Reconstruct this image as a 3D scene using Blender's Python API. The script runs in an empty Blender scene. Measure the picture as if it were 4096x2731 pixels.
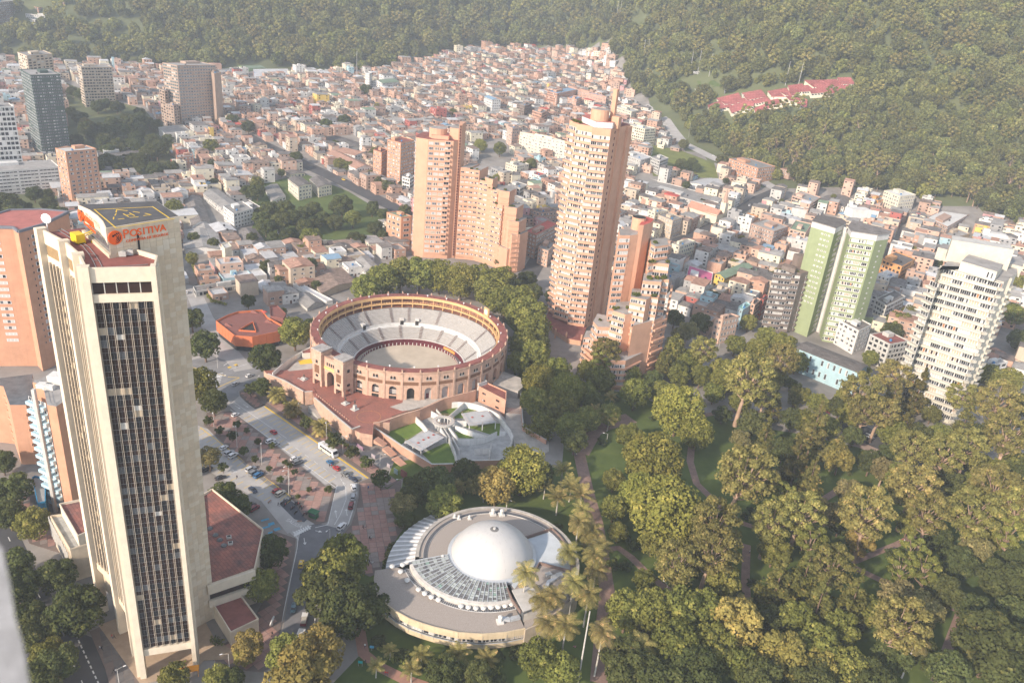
import bpy,bmesh,math,random
from mathutils import Vector,Matrix,noise
R = math.radians
rnd = random.Random(7)
scene = bpy.context.scene
col = scene.collection
# ---------------------------------------------------------------- camera
CAM_H = 180.0
PITCH = R(24.0);ND = 6931.0;FPX = ND*math.tan(PITCH);PHI = math.asin(668/6931.0)
fw = Vector((0,math.cos(PITCH),-math.sin(PITCH)))
u0 = Vector((0,math.sin(PITCH),math.cos(PITCH)))
r0 = Vector((1,0,0))
cr = (math.cos(PHI)*r0 + math.sin(PHI)*u0).normalized()
cu = (math.cos(PHI)*u0 - math.sin(PHI)*r0).normalized()
cam_d = bpy.data.cameras.new('camera');cam = bpy.data.objects.new('camera',cam_d);col.objects.link(cam)
m = Matrix((cr,cu,-fw)).transposed().to_4x4();m.translation = Vector((0,0,CAM_H))
cam.matrix_world = m
cam_d.sensor_width = 36;cam_d.lens = 36*FPX/4096;cam_d.clip_start = 0.3;cam_d.clip_end = 9000
cam_d.dof.use_dof = True;cam_d.dof.focus_distance = 340;cam_d.dof.aperture_fstop = 2.6
scene.camera = cam
# ---------------------------------------------------------------- light
SUN_EL,SUN_AZ = R(26),R(40)       # low late afternoon sun behind the camera, to the left
sun_dir = Vector((math.sin(SUN_AZ)*math.cos(SUN_EL),math.cos(SUN_AZ)*math.cos(SUN_EL),-math.sin(SUN_EL)))  # the way light travels
w = bpy.data.worlds.new('World');scene.world = w;w.use_nodes = True
nt = w.node_tree;bg = nt.nodes['Background']
sky = nt.nodes.new('ShaderNodeTexSky');sky.sky_type = 'NISHITA';sky.sun_disc = False
sky.sun_elevation = SUN_EL;sky.sun_rotation = math.atan2(-sun_dir.x,-sun_dir.y)
sky.dust_density = 3.0;sky.air_density = 1.0;sky.altitude = 2600
hz_ = nt.nodes.new('ShaderNodeHueSaturation');hz_.inputs['Saturation'].default_value = 0.5
nt.links.new(sky.outputs[0],hz_.inputs['Color']);nt.links.new(hz_.outputs[0],bg.inputs[0]);bg.inputs[1].default_value = 0.15
sl = bpy.data.lights.new('sun','SUN');sl.energy = 3.6;sl.angle = R(1.5);sl.color = (1.0,0.84,0.68)
so = bpy.data.objects.new('sun',sl);col.objects.link(so)
so.rotation_euler = sun_dir.to_track_quat('-Z','Y').to_euler();so.location = (0,0,500)
scene.view_settings.view_transform = 'Standard';scene.view_settings.look = 'None'
scene.view_settings.exposure = 1.14;scene.view_settings.gamma = 1
scene.view_settings.use_curve_mapping = False
scene.render.engine = 'CYCLES'
cy = scene.cycles
cy.use_denoising = True;cy.max_bounces = 5;cy.diffuse_bounces = 3;cy.glossy_bounces = 2
cy.transmission_bounces = 2;cy.volume_bounces = 1;cy.transparent_max_bounces = 4
cy.caustics_reflective = False;cy.caustics_refractive = False;cy.sample_clamp_indirect = 4
# ---------------------------------------------------------------- photo measurements
KEY = {'V':(0,0,1.7415),'A':(0,0,.5952),'M':(1300,0,.5952),'N':(2600,0,.6361),'L':(0,800,.5994),'R':(700,1000,.6378),
 'T':(1500,450,.7332),'E':(2600,700,.6760),'B':(0,1700,.6576),'P':(1100,1800,.5952),'K':(2300,1300,.4783),
 'Q':(2400,1900,.5527),'Z':(3100,1500,.5102),'a':(100,780,.2998),'b':(150,2250,.3401),'c':(0,780,.6504),
 'd':(0,1550,.6061),'t1':(2150,350,.38265),'t2':(2150,850,.4785),'t3':(1500,450,.4464),'t4':(3500,850,.5742),
 'g':(2950,780,.4464),'r':(1150,1150,.4145),'o':(1500,1500,.3189),'p':(1500,1950,.4782)}
def ray(k,x,y):
 a = KEY[k];X = a[0]+x*a[2];Y = a[1]+y*a[2]
 return (fw*FPX + cr*(X-2048) - cu*(Y-1365.5)).normalized()
def at(k,x,y,z=0.0):
 d = ray(k,x,y);t = (z-CAM_H)/d.z
 return Vector((d.x*t,d.y*t,z))
def proj(p):
 v = Vector(p) - Vector((0,0,CAM_H));q = FPX/max(v.dot(fw),1e-3)
 return 2048+v.dot(cr)*q,1365.5-v.dot(cu)*q
def on_ground(k,x,y):
 z = 0.0
 d = ray(k,x,y);t = 60.0
 while t < 6000:
  p = d*t;p.z += CAM_H
  if p.z < ground_z(p.x,p.y):break
  t *= 1.012
 lo,hi = t/1.012,t
 for _ in range(24):
  mid = (lo+hi)/2;p = d*mid;p.z += CAM_H
  if p.z < ground_z(p.x,p.y):hi = mid
  else:lo = mid
 return Vector((p.x,p.y,ground_z(p.x,p.y)))
# ---------------------------------------------------------------- terrain height
def softp(s,k):return k*math.log1p(math.exp(min(s/k,40))) if s/k < 40 else s
def city_z(x,y):return 0.09*softp(y+0.25*x-600,50)
FB = [(-3000,1150),(-1200,1080),(-700,1130),(-420,1180),(-250,1260),(-120,1500),(0,1530),(110,1390),(150,1150),(175,930),(240,800),(330,800),(420,760),(520,680),(650,600),(900,520),(3000,300)]
def forest_y(x):
 for (a,ya),(b,yb) in zip(FB,FB[1:]):
  if a <= x <= b:return ya+(yb-ya)*(x-a)/(b-a)
 return 1150
def hill_z(x,y):
 # distance beyond the wood's edge, smoothed over neighbouring columns
 d = 0
 for k in (-120,-60,0,60,120):d += y-forest_y(x+k)
 d /= 5
 n = noise.noise(Vector((x/420,y/420,3.1)))*0.5 + noise.noise(Vector((x/170,y/170,7.7)))*0.2
 g = softp(d-30,40)*(0.40+0.22*n)
 return min(g,900)
RC = Vector((-52.5,363,0))     # centre of the bullring
def ground_z(x,y):
 if y < 450 and x < 600:z = city_z(x,y)
 else:z = city_z(x,y) + hill_z(x,y)
 return z
# ---------------------------------------------------------------- mesh helpers
class MB:
 def __init__(s):s.v = [];s.f = [];s.m = []
 def quad(s,a,b,c,d,m=0):
  n = len(s.v);s.v += [tuple(a),tuple(b),tuple(c),tuple(d)];s.f.append((n,n+1,n+2,n+3));s.m.append(m)
 def tri(s,a,b,c,m=0):
  n = len(s.v);s.v += [tuple(a),tuple(b),tuple(c)];s.f.append((n,n+1,n+2));s.m.append(m)
 def box(s,c,size,rz=0.0,m=0,top=None):
  # c = centre of the bottom face
  n = len(s.v);hx,hy,hz = size[0]/2,size[1]/2,size[2];ca,sa = math.cos(rz),math.sin(rz)
  for z in (0,hz):
   for (x,y) in ((-hx,-hy),(hx,-hy),(hx,hy),(-hx,hy)):
    s.v.append((c[0]+x*ca-y*sa,c[1]+x*sa+y*ca,c[2]+z))
  s.f += [(n,n+3,n+2,n+1),(n+4,n+5,n+6,n+7),(n,n+1,n+5,n+4),(n+1,n+2,n+6,n+5),(n+2,n+3,n+7,n+6),(n+3,n,n+4,n+7)]
  s.m += [m,m if top is None else top,m,m,m,m]
 def prism(s,poly,z0,z1,m=0,top=None,bottom=True,z1s=None):
  a = sum(poly[i][0]*poly[(i+1) % len(poly)][1]-poly[(i+1) % len(poly)][0]*poly[i][1] for i in range(len(poly)))
  if a < 0:poly = poly[::-1];z1s = z1s[::-1] if z1s else None
  n = len(s.v);k = len(poly)
  for p in poly:s.v.append((p[0],p[1],z0))
  for i,p in enumerate(poly):s.v.append((p[0],p[1],z1s[i] if z1s else z1))
  for i in range(k):
   j = (i+1) % k;s.f.append((n+i,n+j,n+k+j,n+k+i));s.m.append(m)
  s.f.append(tuple(range(n+k,n+2*k)));s.m.append(m if top is None else top)
  if bottom:s.f.append(tuple(range(n+k-1,n-1,-1)));s.m.append(m)
 def bar(s,a,b,w=0.1,h=None,m=0):
  a = Vector(a);b = Vector(b);h = h or w;d = (b-a)
  if d.length < 1e-6:return
  d.normalize();up = Vector((0,0,1)) if abs(d.z) < 0.95 else Vector((1,0,0))
  x = d.cross(up).normalized()*w/2;y = d.cross(x).normalized()*h/2;n = len(s.v)
  for p in (a,b):
   for q in (-x-y,x-y,x+y,-x+y):s.v.append(tuple(p+q))
  s.f += [(n,n+3,n+2,n+1),(n+4,n+5,n+6,n+7),(n,n+1,n+5,n+4),(n+1,n+2,n+6,n+5),(n+2,n+3,n+7,n+6),(n+3,n,n+4,n+7)]
  s.m += [m]*6
 def tube(s,pts,rad,seg=7,m=0,cap=True):
  rings = []
  for i,p in enumerate(pts):
   p = Vector(p);d = (Vector(pts[min(i+1,len(pts)-1)])-Vector(pts[max(i-1,0)])).normalized()
   up = Vector((0,0,1)) if abs(d.z) < 0.9 else Vector((1,0,0))
   x = d.cross(up).normalized();y = d.cross(x).normalized();r = rad[i] if isinstance(rad,(list,tuple)) else rad
   n = len(s.v);rings.append(n)
   for k in range(seg):
    t = 2*math.pi*k/seg;s.v.append(tuple(p+x*r*math.cos(t)+y*r*math.sin(t)))
  for a,b in zip(rings,rings[1:]):
   for k in range(seg):
    j = (k+1) % seg;s.f.append((a+k,a+j,b+j,b+k));s.m.append(m)
  if cap:s.f.append(tuple(rings[-1]+k for k in range(seg)));s.m.append(m)
 def ring(s,c,prof,a0=0.0,a1=2*math.pi,n=64,ms=None,m=0):
  # prof: list of (r, z) swept about c
  full = abs(a1-a0-2*math.pi) < 1e-6;k = len(prof);base = len(s.v);cols = n if full else n+1
  for i in range(cols):
   t = a0+(a1-a0)*i/n
   for (r,z) in prof:s.v.append((c[0]+r*math.cos(t),c[1]+r*math.sin(t),c[2]+z))
  for i in range(n):
   j = (i+1) % cols
   for q in range(k-1):
    s.f.append((base+i*k+q,base+j*k+q,base+j*k+q+1,base+i*k+q+1));s.m.append(ms[q] if ms else m)
 def mesh(s,name,mats,smooth=False):
  me = bpy.data.meshes.new(name);me.from_pydata(s.v,[],s.f)
  for a in mats:me.materials.append(a)
  me.polygons.foreach_set('material_index',s.m)
  if smooth:me.polygons.foreach_set('use_smooth',[True]*len(s.f))
  me.update();return me
 def build(s,name,mats,parent=None,smooth=False,loc=None):
  if not isinstance(mats,(list,tuple)):mats = [mats]
  return obj(name,s.mesh(name,mats,smooth),parent,loc or (0,0,0))
def obj(name,data,parent=None,loc=(0,0,0),rz=0.0,scale=None,rot=None):
 o = bpy.data.objects.new(name,data);col.objects.link(o);o.location = loc
 o.rotation_euler = rot if rot else (0,0,rz)
 if scale:o.scale = scale
 if parent:o.parent = parent
 return o
def tag(o,label=None,cat=None,group=None,kind=None):
 if label:o['label'] = label
 if cat:o['category'] = cat
 if group:o['group'] = group
 if kind:o['kind'] = kind
 return o
def root(name,loc,label,cat,group=None,rz=0.0):
 return tag(obj(name,None,None,loc,rz),label,cat,group)
def shared(name,fn,mats,smooth=False):
 b = MB();fn(b);return b.mesh(name,mats if isinstance(mats,(list,tuple)) else [mats],smooth)
# ---------------------------------------------------------------- materials
_mc = {}
def mat(name,c=None,rough=0.8,var=0.18,scale=0.6,c2=None,bump=0.0,metal=0.0,spec=0.3,streak=0.0,stripes=None,objvar=0.0,coord='Object',mort=None):
 if name in _mc:return _mc[name]
 M = bpy.data.materials.new(name);M.use_nodes = True;T = M.node_tree;N = T.nodes;Lk = T.links
 B = N['Principled BSDF'];B.inputs['Roughness'].default_value = rough;B.inputs['Metallic'].default_value = metal
 B.inputs['Specular IOR Level'].default_value = spec
 tc = N.new('ShaderNodeTexCoord');vec = tc.outputs[coord]
 oi = N.new('ShaderNodeObjectInfo');ad = N.new('ShaderNodeVectorMath');ad.operation = 'MULTIPLY_ADD'
 Lk.new(oi.outputs['Random'],ad.inputs[0]);ad.inputs[1].default_value = (37,91,53);Lk.new(vec,ad.inputs[2]);vec = ad.outputs[0]
 n1 = N.new('ShaderNodeTexNoise');n1.inputs['Scale'].default_value = scale;n1.inputs['Detail'].default_value = 6;n1.inputs['Roughness'].default_value = 0.65
 Lk.new(vec,n1.inputs['Vector'])
 ramp = N.new('ShaderNodeValToRGB');ramp.color_ramp.elements[0].position = 0.3;ramp.color_ramp.elements[1].position = 0.7
 c2 = c2 or tuple(v*(1-var*1.6) for v in c)
 ramp.color_ramp.elements[0].color = (*c2,1);ramp.color_ramp.elements[1].color = (*[min(v*(1+var*0.5),1) for v in c],1)
 Lk.new(n1.outputs['Fac'],ramp.inputs[0]);out = ramp.outputs[0]
 if streak:
  mp = N.new('ShaderNodeMapping');mp.inputs['Scale'].default_value = (1.3,1.3,0.06);Lk.new(vec,mp.inputs[0])
  n2 = N.new('ShaderNodeTexNoise');n2.inputs['Scale'].default_value = 1.0;n2.inputs['Detail'].default_value = 4;Lk.new(mp.outputs[0],n2.inputs['Vector'])
  rp = N.new('ShaderNodeMapRange');rp.inputs[1].default_value = 0.52;rp.inputs[2].default_value = 0.75;rp.inputs[3].default_value = 0;rp.inputs[4].default_value = streak
  Lk.new(n2.outputs['Fac'],rp.inputs[0])
  mx = N.new('ShaderNodeMixRGB');mx.inputs[2].default_value = (*[v*0.35 for v in c],1);Lk.new(rp.outputs[0],mx.inputs[0]);Lk.new(out,mx.inputs[1]);out = mx.outputs[0]
 if stripes:
  wv = N.new('ShaderNodeTexWave');wv.inputs['Scale'].default_value = stripes[0];wv.bands_direction = stripes[1];Lk.new(tc.outputs[coord],wv.inputs['Vector'])
  mx = N.new('ShaderNodeMixRGB');mx.blend_type = 'MULTIPLY';mx.inputs[0].default_value = stripes[2];Lk.new(out,mx.inputs[1]);Lk.new(wv.outputs['Color'],mx.inputs[2]);out = mx.outputs[0]
 if mort:  # brick or sheet courses seen as fine relief
  br = N.new('ShaderNodeTexBrick');br.inputs['Scale'].default_value = mort[0];br.inputs['Mortar Size'].default_value = mort[1]
  br.inputs['Color1'].default_value = (1,1,1,1);br.inputs['Color2'].default_value = (*mort[2],1);br.inputs['Mortar'].default_value = (*mort[3],1)
  mp = N.new('ShaderNodeMapping');mp.inputs['Rotation'].default_value = mort[4];Lk.new(tc.outputs[coord],mp.inputs[0]);Lk.new(mp.outputs[0],br.inputs['Vector'])
  mx = N.new('ShaderNodeMixRGB');mx.blend_type = 'MULTIPLY';mx.inputs[0].default_value = 1;Lk.new(out,mx.inputs[1]);Lk.new(br.outputs['Color'],mx.inputs[2]);out = mx.outputs[0]
 if objvar:
  hs = N.new('ShaderNodeHueSaturation');mr = N.new('ShaderNodeMapRange');mr.inputs[3].default_value = 1-objvar;mr.inputs[4].default_value = 1+objvar
  Lk.new(oi.outputs['Random'],mr.inputs[0]);Lk.new(mr.outputs[0],hs.inputs['Value']);Lk.new(out,hs.inputs['Color']);out = hs.outputs[0]
 Lk.new(out,B.inputs['Base Color'])
 if bump:
  bp = N.new('ShaderNodeBump');bp.inputs['Strength'].default_value = bump;bp.inputs['Distance'].default_value = 0.05
  n3 = N.new('ShaderNodeTexNoise');n3.inputs['Scale'].default_value = scale*8;Lk.new(vec,n3.inputs['Vector']);Lk.new(n3.outputs['Fac'],bp.inputs['Height']);Lk.new(bp.outputs[0],B.inputs['Normal'])
 _mc[name] = M;return M
def leaf(name,c,c2,c3=None,objvar=0.25):
 if name in _mc:return _mc[name]
 M = bpy.data.materials.new(name);M.use_nodes = True;T = M.node_tree;N = T.nodes;Lk = T.links
 N.remove(N['Principled BSDF']);O = N['Material Output']
 tc = N.new('ShaderNodeTexCoord');oi = N.new('ShaderNodeObjectInfo');ge = N.new('ShaderNodeNewGeometry')
 n1 = N.new('ShaderNodeTexNoise');n1.inputs['Scale'].default_value = 0.35;n1.inputs['Detail'].default_value = 5;Lk.new(tc.outputs['Object'],n1.inputs['Vector'])
 ad = N.new('ShaderNodeMath');ad.operation = 'MULTIPLY_ADD';ad.inputs[1].default_value = 0.35;Lk.new(ge.outputs['Random Per Island'],ad.inputs[0]);Lk.new(n1.outputs['Fac'],ad.inputs[2])
 rp = N.new('ShaderNodeValToRGB');e = rp.color_ramp.elements;e[0].position = 0.38;e[1].position = 0.85
 e[0].color = (*c2,1);e[1].color = (*c,1)
 if c3:q = e.new(0.95);q.color = (*c3,1)
 Lk.new(ad.outputs[0],rp.inputs[0])
 hs = N.new('ShaderNodeHueSaturation');mr = N.new('ShaderNodeMapRange');mr.inputs[3].default_value = 1-objvar;mr.inputs[4].default_value = 1+objvar
 Lk.new(oi.outputs['Random'],mr.inputs[0]);Lk.new(mr.outputs[0],hs.inputs['Value']);Lk.new(rp.outputs[0],hs.inputs['Color'])
 mh = N.new('ShaderNodeMapRange');mh.inputs[3].default_value = 0.485;mh.inputs[4].default_value = 0.515
 ml = N.new('ShaderNodeMath');ml.operation = 'FRACT';m2 = N.new('ShaderNodeMath');m2.operation = 'MULTIPLY';m2.inputs[1].default_value = 7.13
 Lk.new(oi.outputs['Random'],m2.inputs[0]);Lk.new(m2.outputs[0],ml.inputs[0]);Lk.new(ml.outputs[0],mh.inputs[0]);Lk.new(mh.outputs[0],hs.inputs['Hue'])
 d = N.new('ShaderNodeBsdfDiffuse');t = N.new('ShaderNodeBsdfTranslucent');mx = N.new('ShaderNodeMixShader');mx.inputs[0].default_value = 0.3
 Lk.new(hs.outputs[0],d.inputs[0]);Lk.new(hs.outputs[0],t.inputs[0]);Lk.new(d.outputs[0],mx.inputs[1]);Lk.new(t.outputs[0],mx.inputs[2]);Lk.new(mx.outputs[0],O.inputs[0])
 _mc[name] = M;return M
def glass(name,c,rough=0.08,spec=0.5):
 return mat(name,c,rough,0.3,0.35,spec=spec)
BRK = (2.2,0.02,(0.88,0.86,0.84),(0.72,0.70,0.68),(R(90),0,0))
brick_o = mat('brick_orange',(0.53,0.285,0.18),0.9,0.10,0.25,bump=0.3,streak=0.12)
brick_p = mat('brick_pink',(0.54,0.31,0.22),0.9,0.10,0.3,bump=0.3,streak=0.12)
brick_r = mat('brick_ring',(0.56,0.375,0.28),0.9,0.16,0.5,bump=0.5,streak=0.2)
brick_rd = mat('brick_ring_dark',(0.36,0.20,0.13),0.95,0.2,0.8,bump=0.5)
brick_d = mat('brick_brown',(0.30,0.15,0.10),0.9,0.2,0.6,streak=0.3)
maroon = mat('maroon_roofing',(0.26,0.095,0.08),0.85,0.22,0.25)
pinkroof = mat('pink_red_roofing',(0.42,0.15,0.13),0.85,0.16,0.2)
stone = mat('beige_stone',(0.60,0.50,0.37),0.75,0.12,0.35,streak=0.12)
stone2 = mat('beige_stone_pale',(0.64,0.56,0.44),0.75,0.08,0.5)
stone3 = mat('beige_stone_warm',(0.61,0.50,0.36),0.75,0.10,0.5)
concrete = mat('concrete',(0.36,0.34,0.31),0.9,0.2,0.15,streak=0.25)
conc_l = mat('concrete_pale',(0.52,0.51,0.48),0.85,0.14,0.3,streak=0.2)
white = mat('white_paint',(0.66,0.65,0.62),0.7,0.12,0.4,streak=0.25)
cream = mat('cream_paint',(0.68,0.62,0.48),0.7,0.08,0.4,streak=0.15)
ivory = mat('ivory_concrete',(0.54,0.51,0.43),0.75,0.10,0.4,streak=0.2)
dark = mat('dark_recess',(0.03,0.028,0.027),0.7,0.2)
black = mat('black_metal',(0.02,0.02,0.022),0.5,0.1)
grey_m = mat('grey_metal',(0.32,0.33,0.34),0.5,0.1,metal=0.3)
white_m = mat('white_metal',(0.72,0.72,0.72),0.45,0.06)
yellow_p = mat('yellow_paint',(0.75,0.50,0.05),0.7,0.15,2.0)
white_line = mat('white_line_paint',(0.70,0.70,0.68),0.8,0.2,1.5)
gl_dark = glass('window_glass_dark',(0.028,0.029,0.034),0.15,.35)
gl_brown = glass('window_glass_bronze',(0.035,0.020,0.018),0.2,.25)
gl_mid = glass('window_glass_grey',(0.12,0.13,0.14),0.15)
curt_w = mat('curtain_white',(0.50,0.49,0.46),0.5,0.08,1.0)
curt_b = mat('curtain_beige',(0.45,0.37,0.27),0.5,0.12,1.0)
curt_o = mat('curtain_orange',(0.38,0.16,0.06),0.5,0.2,1.0)
gl_teal = glass('window_glass_teal',(0.09,0.15,0.17),0.12)
asphalt = mat('asphalt',(0.075,0.075,0.08),0.9,0.18,0.12)
asphalt_l = mat('worn_concrete_road',(0.40,0.385,0.37),0.9,0.15,0.10,streak=0)
grass_m = mat('lawn_grass',(0.095,0.125,0.028),0.95,0.25,0.07,c2=(0.05,0.08,0.018),bump=0.4)
def text_mesh(name,body,size,mt,extrude=.1,align='LEFT',offset=0.0):
 c = bpy.data.curves.new(name,'FONT');c.body = body;c.size = size;c.extrude = extrude;c.align_x = align;c.offset = offset
 if extrude < .001:c.align_y = 'CENTER'
 o = bpy.data.objects.new(name,c);col.objects.link(o);dg = bpy.context.evaluated_depsgraph_get()
 me = bpy.data.meshes.new_from_object(o.evaluated_get(dg));me.name = name;bpy.data.objects.remove(o);me.materials.clear();me.materials.append(mt);return me
# ================================================================ terrain and sky side setting
def grid_axis(lo,hi,near_lo,near_hi,fine,coarse):
 a = [];x = lo
 while x < hi:a.append(x);x += fine if near_lo <= x < near_hi else coarse
 a.append(hi);return a
tb = MB();xs = grid_axis(-3000,3000,-700,900,20,60);ys = grid_axis(-400,4200,380,1800,20,70)
soil = mat('terrain_soil',(0.12,0.13,0.055),0.95,0.3,0.02,c2=(0.075,0.09,0.04),coord='Object')
urban = mat('city_ground',(0.28,0.26,0.24),0.95,0.25,0.05)
for y in ys:
 for x in xs:
  z = ground_z(x,y)
  if (Vector((x,y,0))-RC).length < 62:z -= 4
  tb.v.append((x,y,z-0.02))
nx = len(xs)
for j in range(len(ys)-1):
 for i in range(nx-1):
  tb.f.append((j*nx+i,j*nx+i+1,(j+1)*nx+i+1,(j+1)*nx+i));cxm = xs[i];tb.m.append(0 if ys[j] > forest_y(cxm)-15 else 1)
tag(tb.build('ground',[soil,urban],smooth=True),kind='structure')
def sheet(name,pts,z,mt,kind='structure',thick=0.0):
 b = MB();P = [(p.x,p.y) for p in pts]
 if thick:b.prism(P,z-thick,z,bottom=False)
 else:
  b.v = [(x,y,z) for x,y in P];f = tuple(range(len(P)))
  a = sum(P[i][0]*P[(i+1) % len(P)][1]-P[(i+1) % len(P)][0]*P[i][1] for i in range(len(P)))
  b.f = [f if a > 0 else f[::-1]];b.m = [0]
 me = b.mesh(name,[mt]);bm = bmesh.new();bm.from_mesh(me);bmesh.ops.triangulate(bm,faces=bm.faces[:]);bm.to_mesh(me);bm.free()
 o = obj(name,me);return tag(o,kind=kind)
def K_(k,*pts):return [at(k,x,y) for x,y in pts]
def inside(p,poly):
 x,y = p[0],p[1];c = False;n = len(poly);j = n-1
 for i in range(n):
  xi,yi = poly[i][0],poly[i][1];xj,yj = poly[j][0],poly[j][1]
  if (yi > y) != (yj > y) and x < (xj-xi)*(y-yi)/(yj-yi)+xi:c = not c
  j = i
 return c
# lawn of the park (everything right of the planetarium and below the towers)
park = K_('V',(870,1150),(905,1060),(1150,1030),(1290,1080),(1300,960),(1180,900),(1180,760),(1110,690),(830,690),(830,600),(1180,600),(1290,690),(1310,800),(1400,740),(1530,775),(1640,850),(1780,912),(1990,1022),(2130,1085),(2400,1175),(2500,1700),(640,1700),(830,1500),(820,1300))
sheet('park_lawn',park,0.03,grass_m)
# ---- roads
road_av = K_('R',(-60,640),(60,690),(230,640),(250,600),(330,690),(480,690),(600,720),(590,850),(420,870),(400,885),(405,915),(440,950),(505,998),(560,975),(1213,1427),(1140,1440),(1150,1568)) \
  + K_('P',(552,300),(530,400),(500,490),(400,595),(300,680),(283,740),(270,800),(230,960)) + K_('B',(1880,1100),(1800,1370),(1700,1568),(1640,1568),(1640,1510),(1680,1470),(1720,1250),(1770,950),(1805,780),(1815,700),(1760,650)) \
  + K_('P',(190,500),(270,510),(340,500),(365,470),(375,400),(408,270),(412,235),(385,215)) + K_('R',(940,1470),(850,1395),(660,1240),(480,1095),(400,1030),(330,965),(290,905),(100,800),(-60,760))
sheet('avenue',road_av,0.02,asphalt_l)
sheet('old_asphalt_patch',K_('B',(1850,560),(1815,700),(1805,780),(1770,950),(1720,1250),(1680,1470),(1640,1568),(1700,1568),(1800,1370),(1880,1100),(1925,870),(1990,790),(2110,640),(1950,600)),0.026,mat('asphalt_old',(0.17,0.17,0.18),0.9,0.15,0.2))
sheet('junction_asphalt',K_('R',(60,700),(230,660),(330,700),(480,700),(590,740),(580,840),(420,868),(398,885),(403,915),(350,960),(290,905),(100,800)),0.03,mat('asphalt_junction',(0.24,0.24,0.245),.9,.15,.2))
sheet('parking_lot_surface',K_('V',(450,975),(478,985),(520,1030),(610,1110),(745,1195),(700,1210),(660,1225),(600,1150),(440,1060)),0.028,asphalt_l)
sheet('motorcycle_bay_surface',K_('B',(1700,480),(1745,445),(1900,540),(1850,590),(1790,570)),0.034,mat('asphalt_dark_bay',(0.09,0.095,0.11),0.9,0.15,0.3))
street_l = K_('B',(-300,330),(20,480),(80,560),(260,930),(420,1180),(560,1568),(700,1900),(-600,1900),(-500,600))
sheet('tree_lined_street',K_('B',(-200,300),(-60,380),(60,540),(230,900),(440,1240),(560,1290),(700,1568),(860,1900),(-400,1900)),0.02,asphalt)
def strip(k,pts,w,z,mt,name,kind='structure',terrain=False,side=0.15):
 P = [on_ground(k,x,y) if terrain else at(k,x,y) for x,y in pts]
 # densify
 Q = []
 for a,b in zip(P,P[1:]):
  n = max(1,int((b-a).length/12))
  for i in range(n):Q.append(a.lerp(b,i/n))
 Q.append(P[-1]);b = MB()
 L = []
 for i,p in enumerate(Q):
  d = (Q[min(i+1,len(Q)-1)]-Q[max(i-1,0)]);n = Vector((-d.y,d.x,0)).normalized()*w/2
  for s_ in (1,-1):
   q = p+n*s_;L.append((q.x,q.y,(ground_z(q.x,q.y) if terrain else 0)+z))
 b.v = L;b.f = [(2*i,2*i+1,2*i+3,2*i+2) for i in range(len(Q)-1)];b.m = [0]*len(b.f)
 ST.append((Q,w));return tag(b.build(name,[mt],smooth=True),kind=kind)
ST = []
def patch(name,k,pts,z,mt):
 P = [on_ground(k,x,y) for x,y in pts];bm = bmesh.new();bm.faces.new([bm.verts.new(p) for p in P]);bmesh.ops.triangulate(bm,faces=bm.faces[:])
 for _ in range(6):
  L_ = [e for e in bm.edges if e.calc_length() > 16]
  if not L_:break
  bmesh.ops.subdivide_edges(bm,edges=L_,cuts=1);bmesh.ops.triangulate(bm,faces=[f for f in bm.faces if len(f.verts) > 3])
 for v in bm.verts:v.co.z = ground_z(v.co.x,v.co.y)+z
 for f in bm.faces:
  f.normal_update()
  if f.normal.z < 0:f.normal_flip()
 me = bpy.data.meshes.new(name);bm.to_mesh(me);bm.free();me.materials.append(mt);return tag(obj(name,me),kind='structure')
patch('garden_lawn','V',[(560,430),(700,400),(800,440),(900,500),(890,560),(700,560),(640,575),(560,560),(590,500)],.15,grass_m)
patch('hill_terrace','V',[(1540,170),(1640,185),(1660,200),(1600,206),(1540,200)],.2,grass_m)
patch('tree_bank','V',[(150,190),(250,230),(330,250),(400,330),(400,400),(230,400),(150,330)],.15,soil)
patch('hill_lawn','V',[(1480,330),(1560,345),(1640,375),(1650,410),(1500,405)],.2,mat('meadow',(0.16,0.18,0.045),.95,.2,.1))
patch('corner_grove_ground','V',[(-100,440),(130,450),(150,530),(-100,540)],.15,soil)
patch('east_grass_bank','V',[(2120,560),(2230,640),(2400,700),(2400,900),(2230,640)][:4],.1,grass_m) if 0 else None
paver = mat('path_paving',(0.30,0.20,0.165),0.9,0.16,0.4,mort=(0.8,0.02,(0.9,0.9,0.9),(0.6,0.6,0.6),(0,0,0.5)))
# streets of the city (used later to keep houses clear)
strip('V',[(560,310),(700,378),(800,425),(930,490),(1010,530)],15,0.35,asphalt,'city_avenue',terrain=True)
strip('V',[(1400,215),(1480,245),(1530,280),(1570,330),(1640,365),(1700,390),(1790,440)],13,0.6,asphalt_l,'hill_road',terrain=True)
strip('V',[(1800,432),(1745,455),(1690,490),(1610,535),(1540,560),(1500,575)],12,0.35,asphalt,'sloping_street',terrain=True)
strip('V',[(1180,700),(1210,640),(1240,590),(1300,500),(1330,450)],13,0.12,asphalt,'side_street',terrain=True)
strip('V',[(1480,730),(1560,770),(1640,830),(1780,890),(1900,950),(1990,1000),(2130,1060),(2352,1130),(2500,1180)],30,0.045,mat('pavement_pink',(0.34,0.26,0.225),.9,.15,.3),'boulevard_pavement')
strip('V',[(1480,730),(1560,770),(1640,830),(1780,890),(1900,950),(1990,1000),(2130,1060),(2352,1130),(2500,1180)],17,0.06,asphalt,'boulevard')
strip('V',[(1600,800),(1700,775),(1790,750),(1850,760)],9,0.075,mat('street_pink',(0.30,0.24,0.21),0.9,0.15,0.3),'paved_side_street')
strip('V',[(425,600),(440,660),(470,730),(520,800),(560,850)],9,0.05,asphalt_l,'narrow_street')
strip('V',[(2352,760),(2290,800),(2250,820)],10,0.05,asphalt,'far_street')
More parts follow.
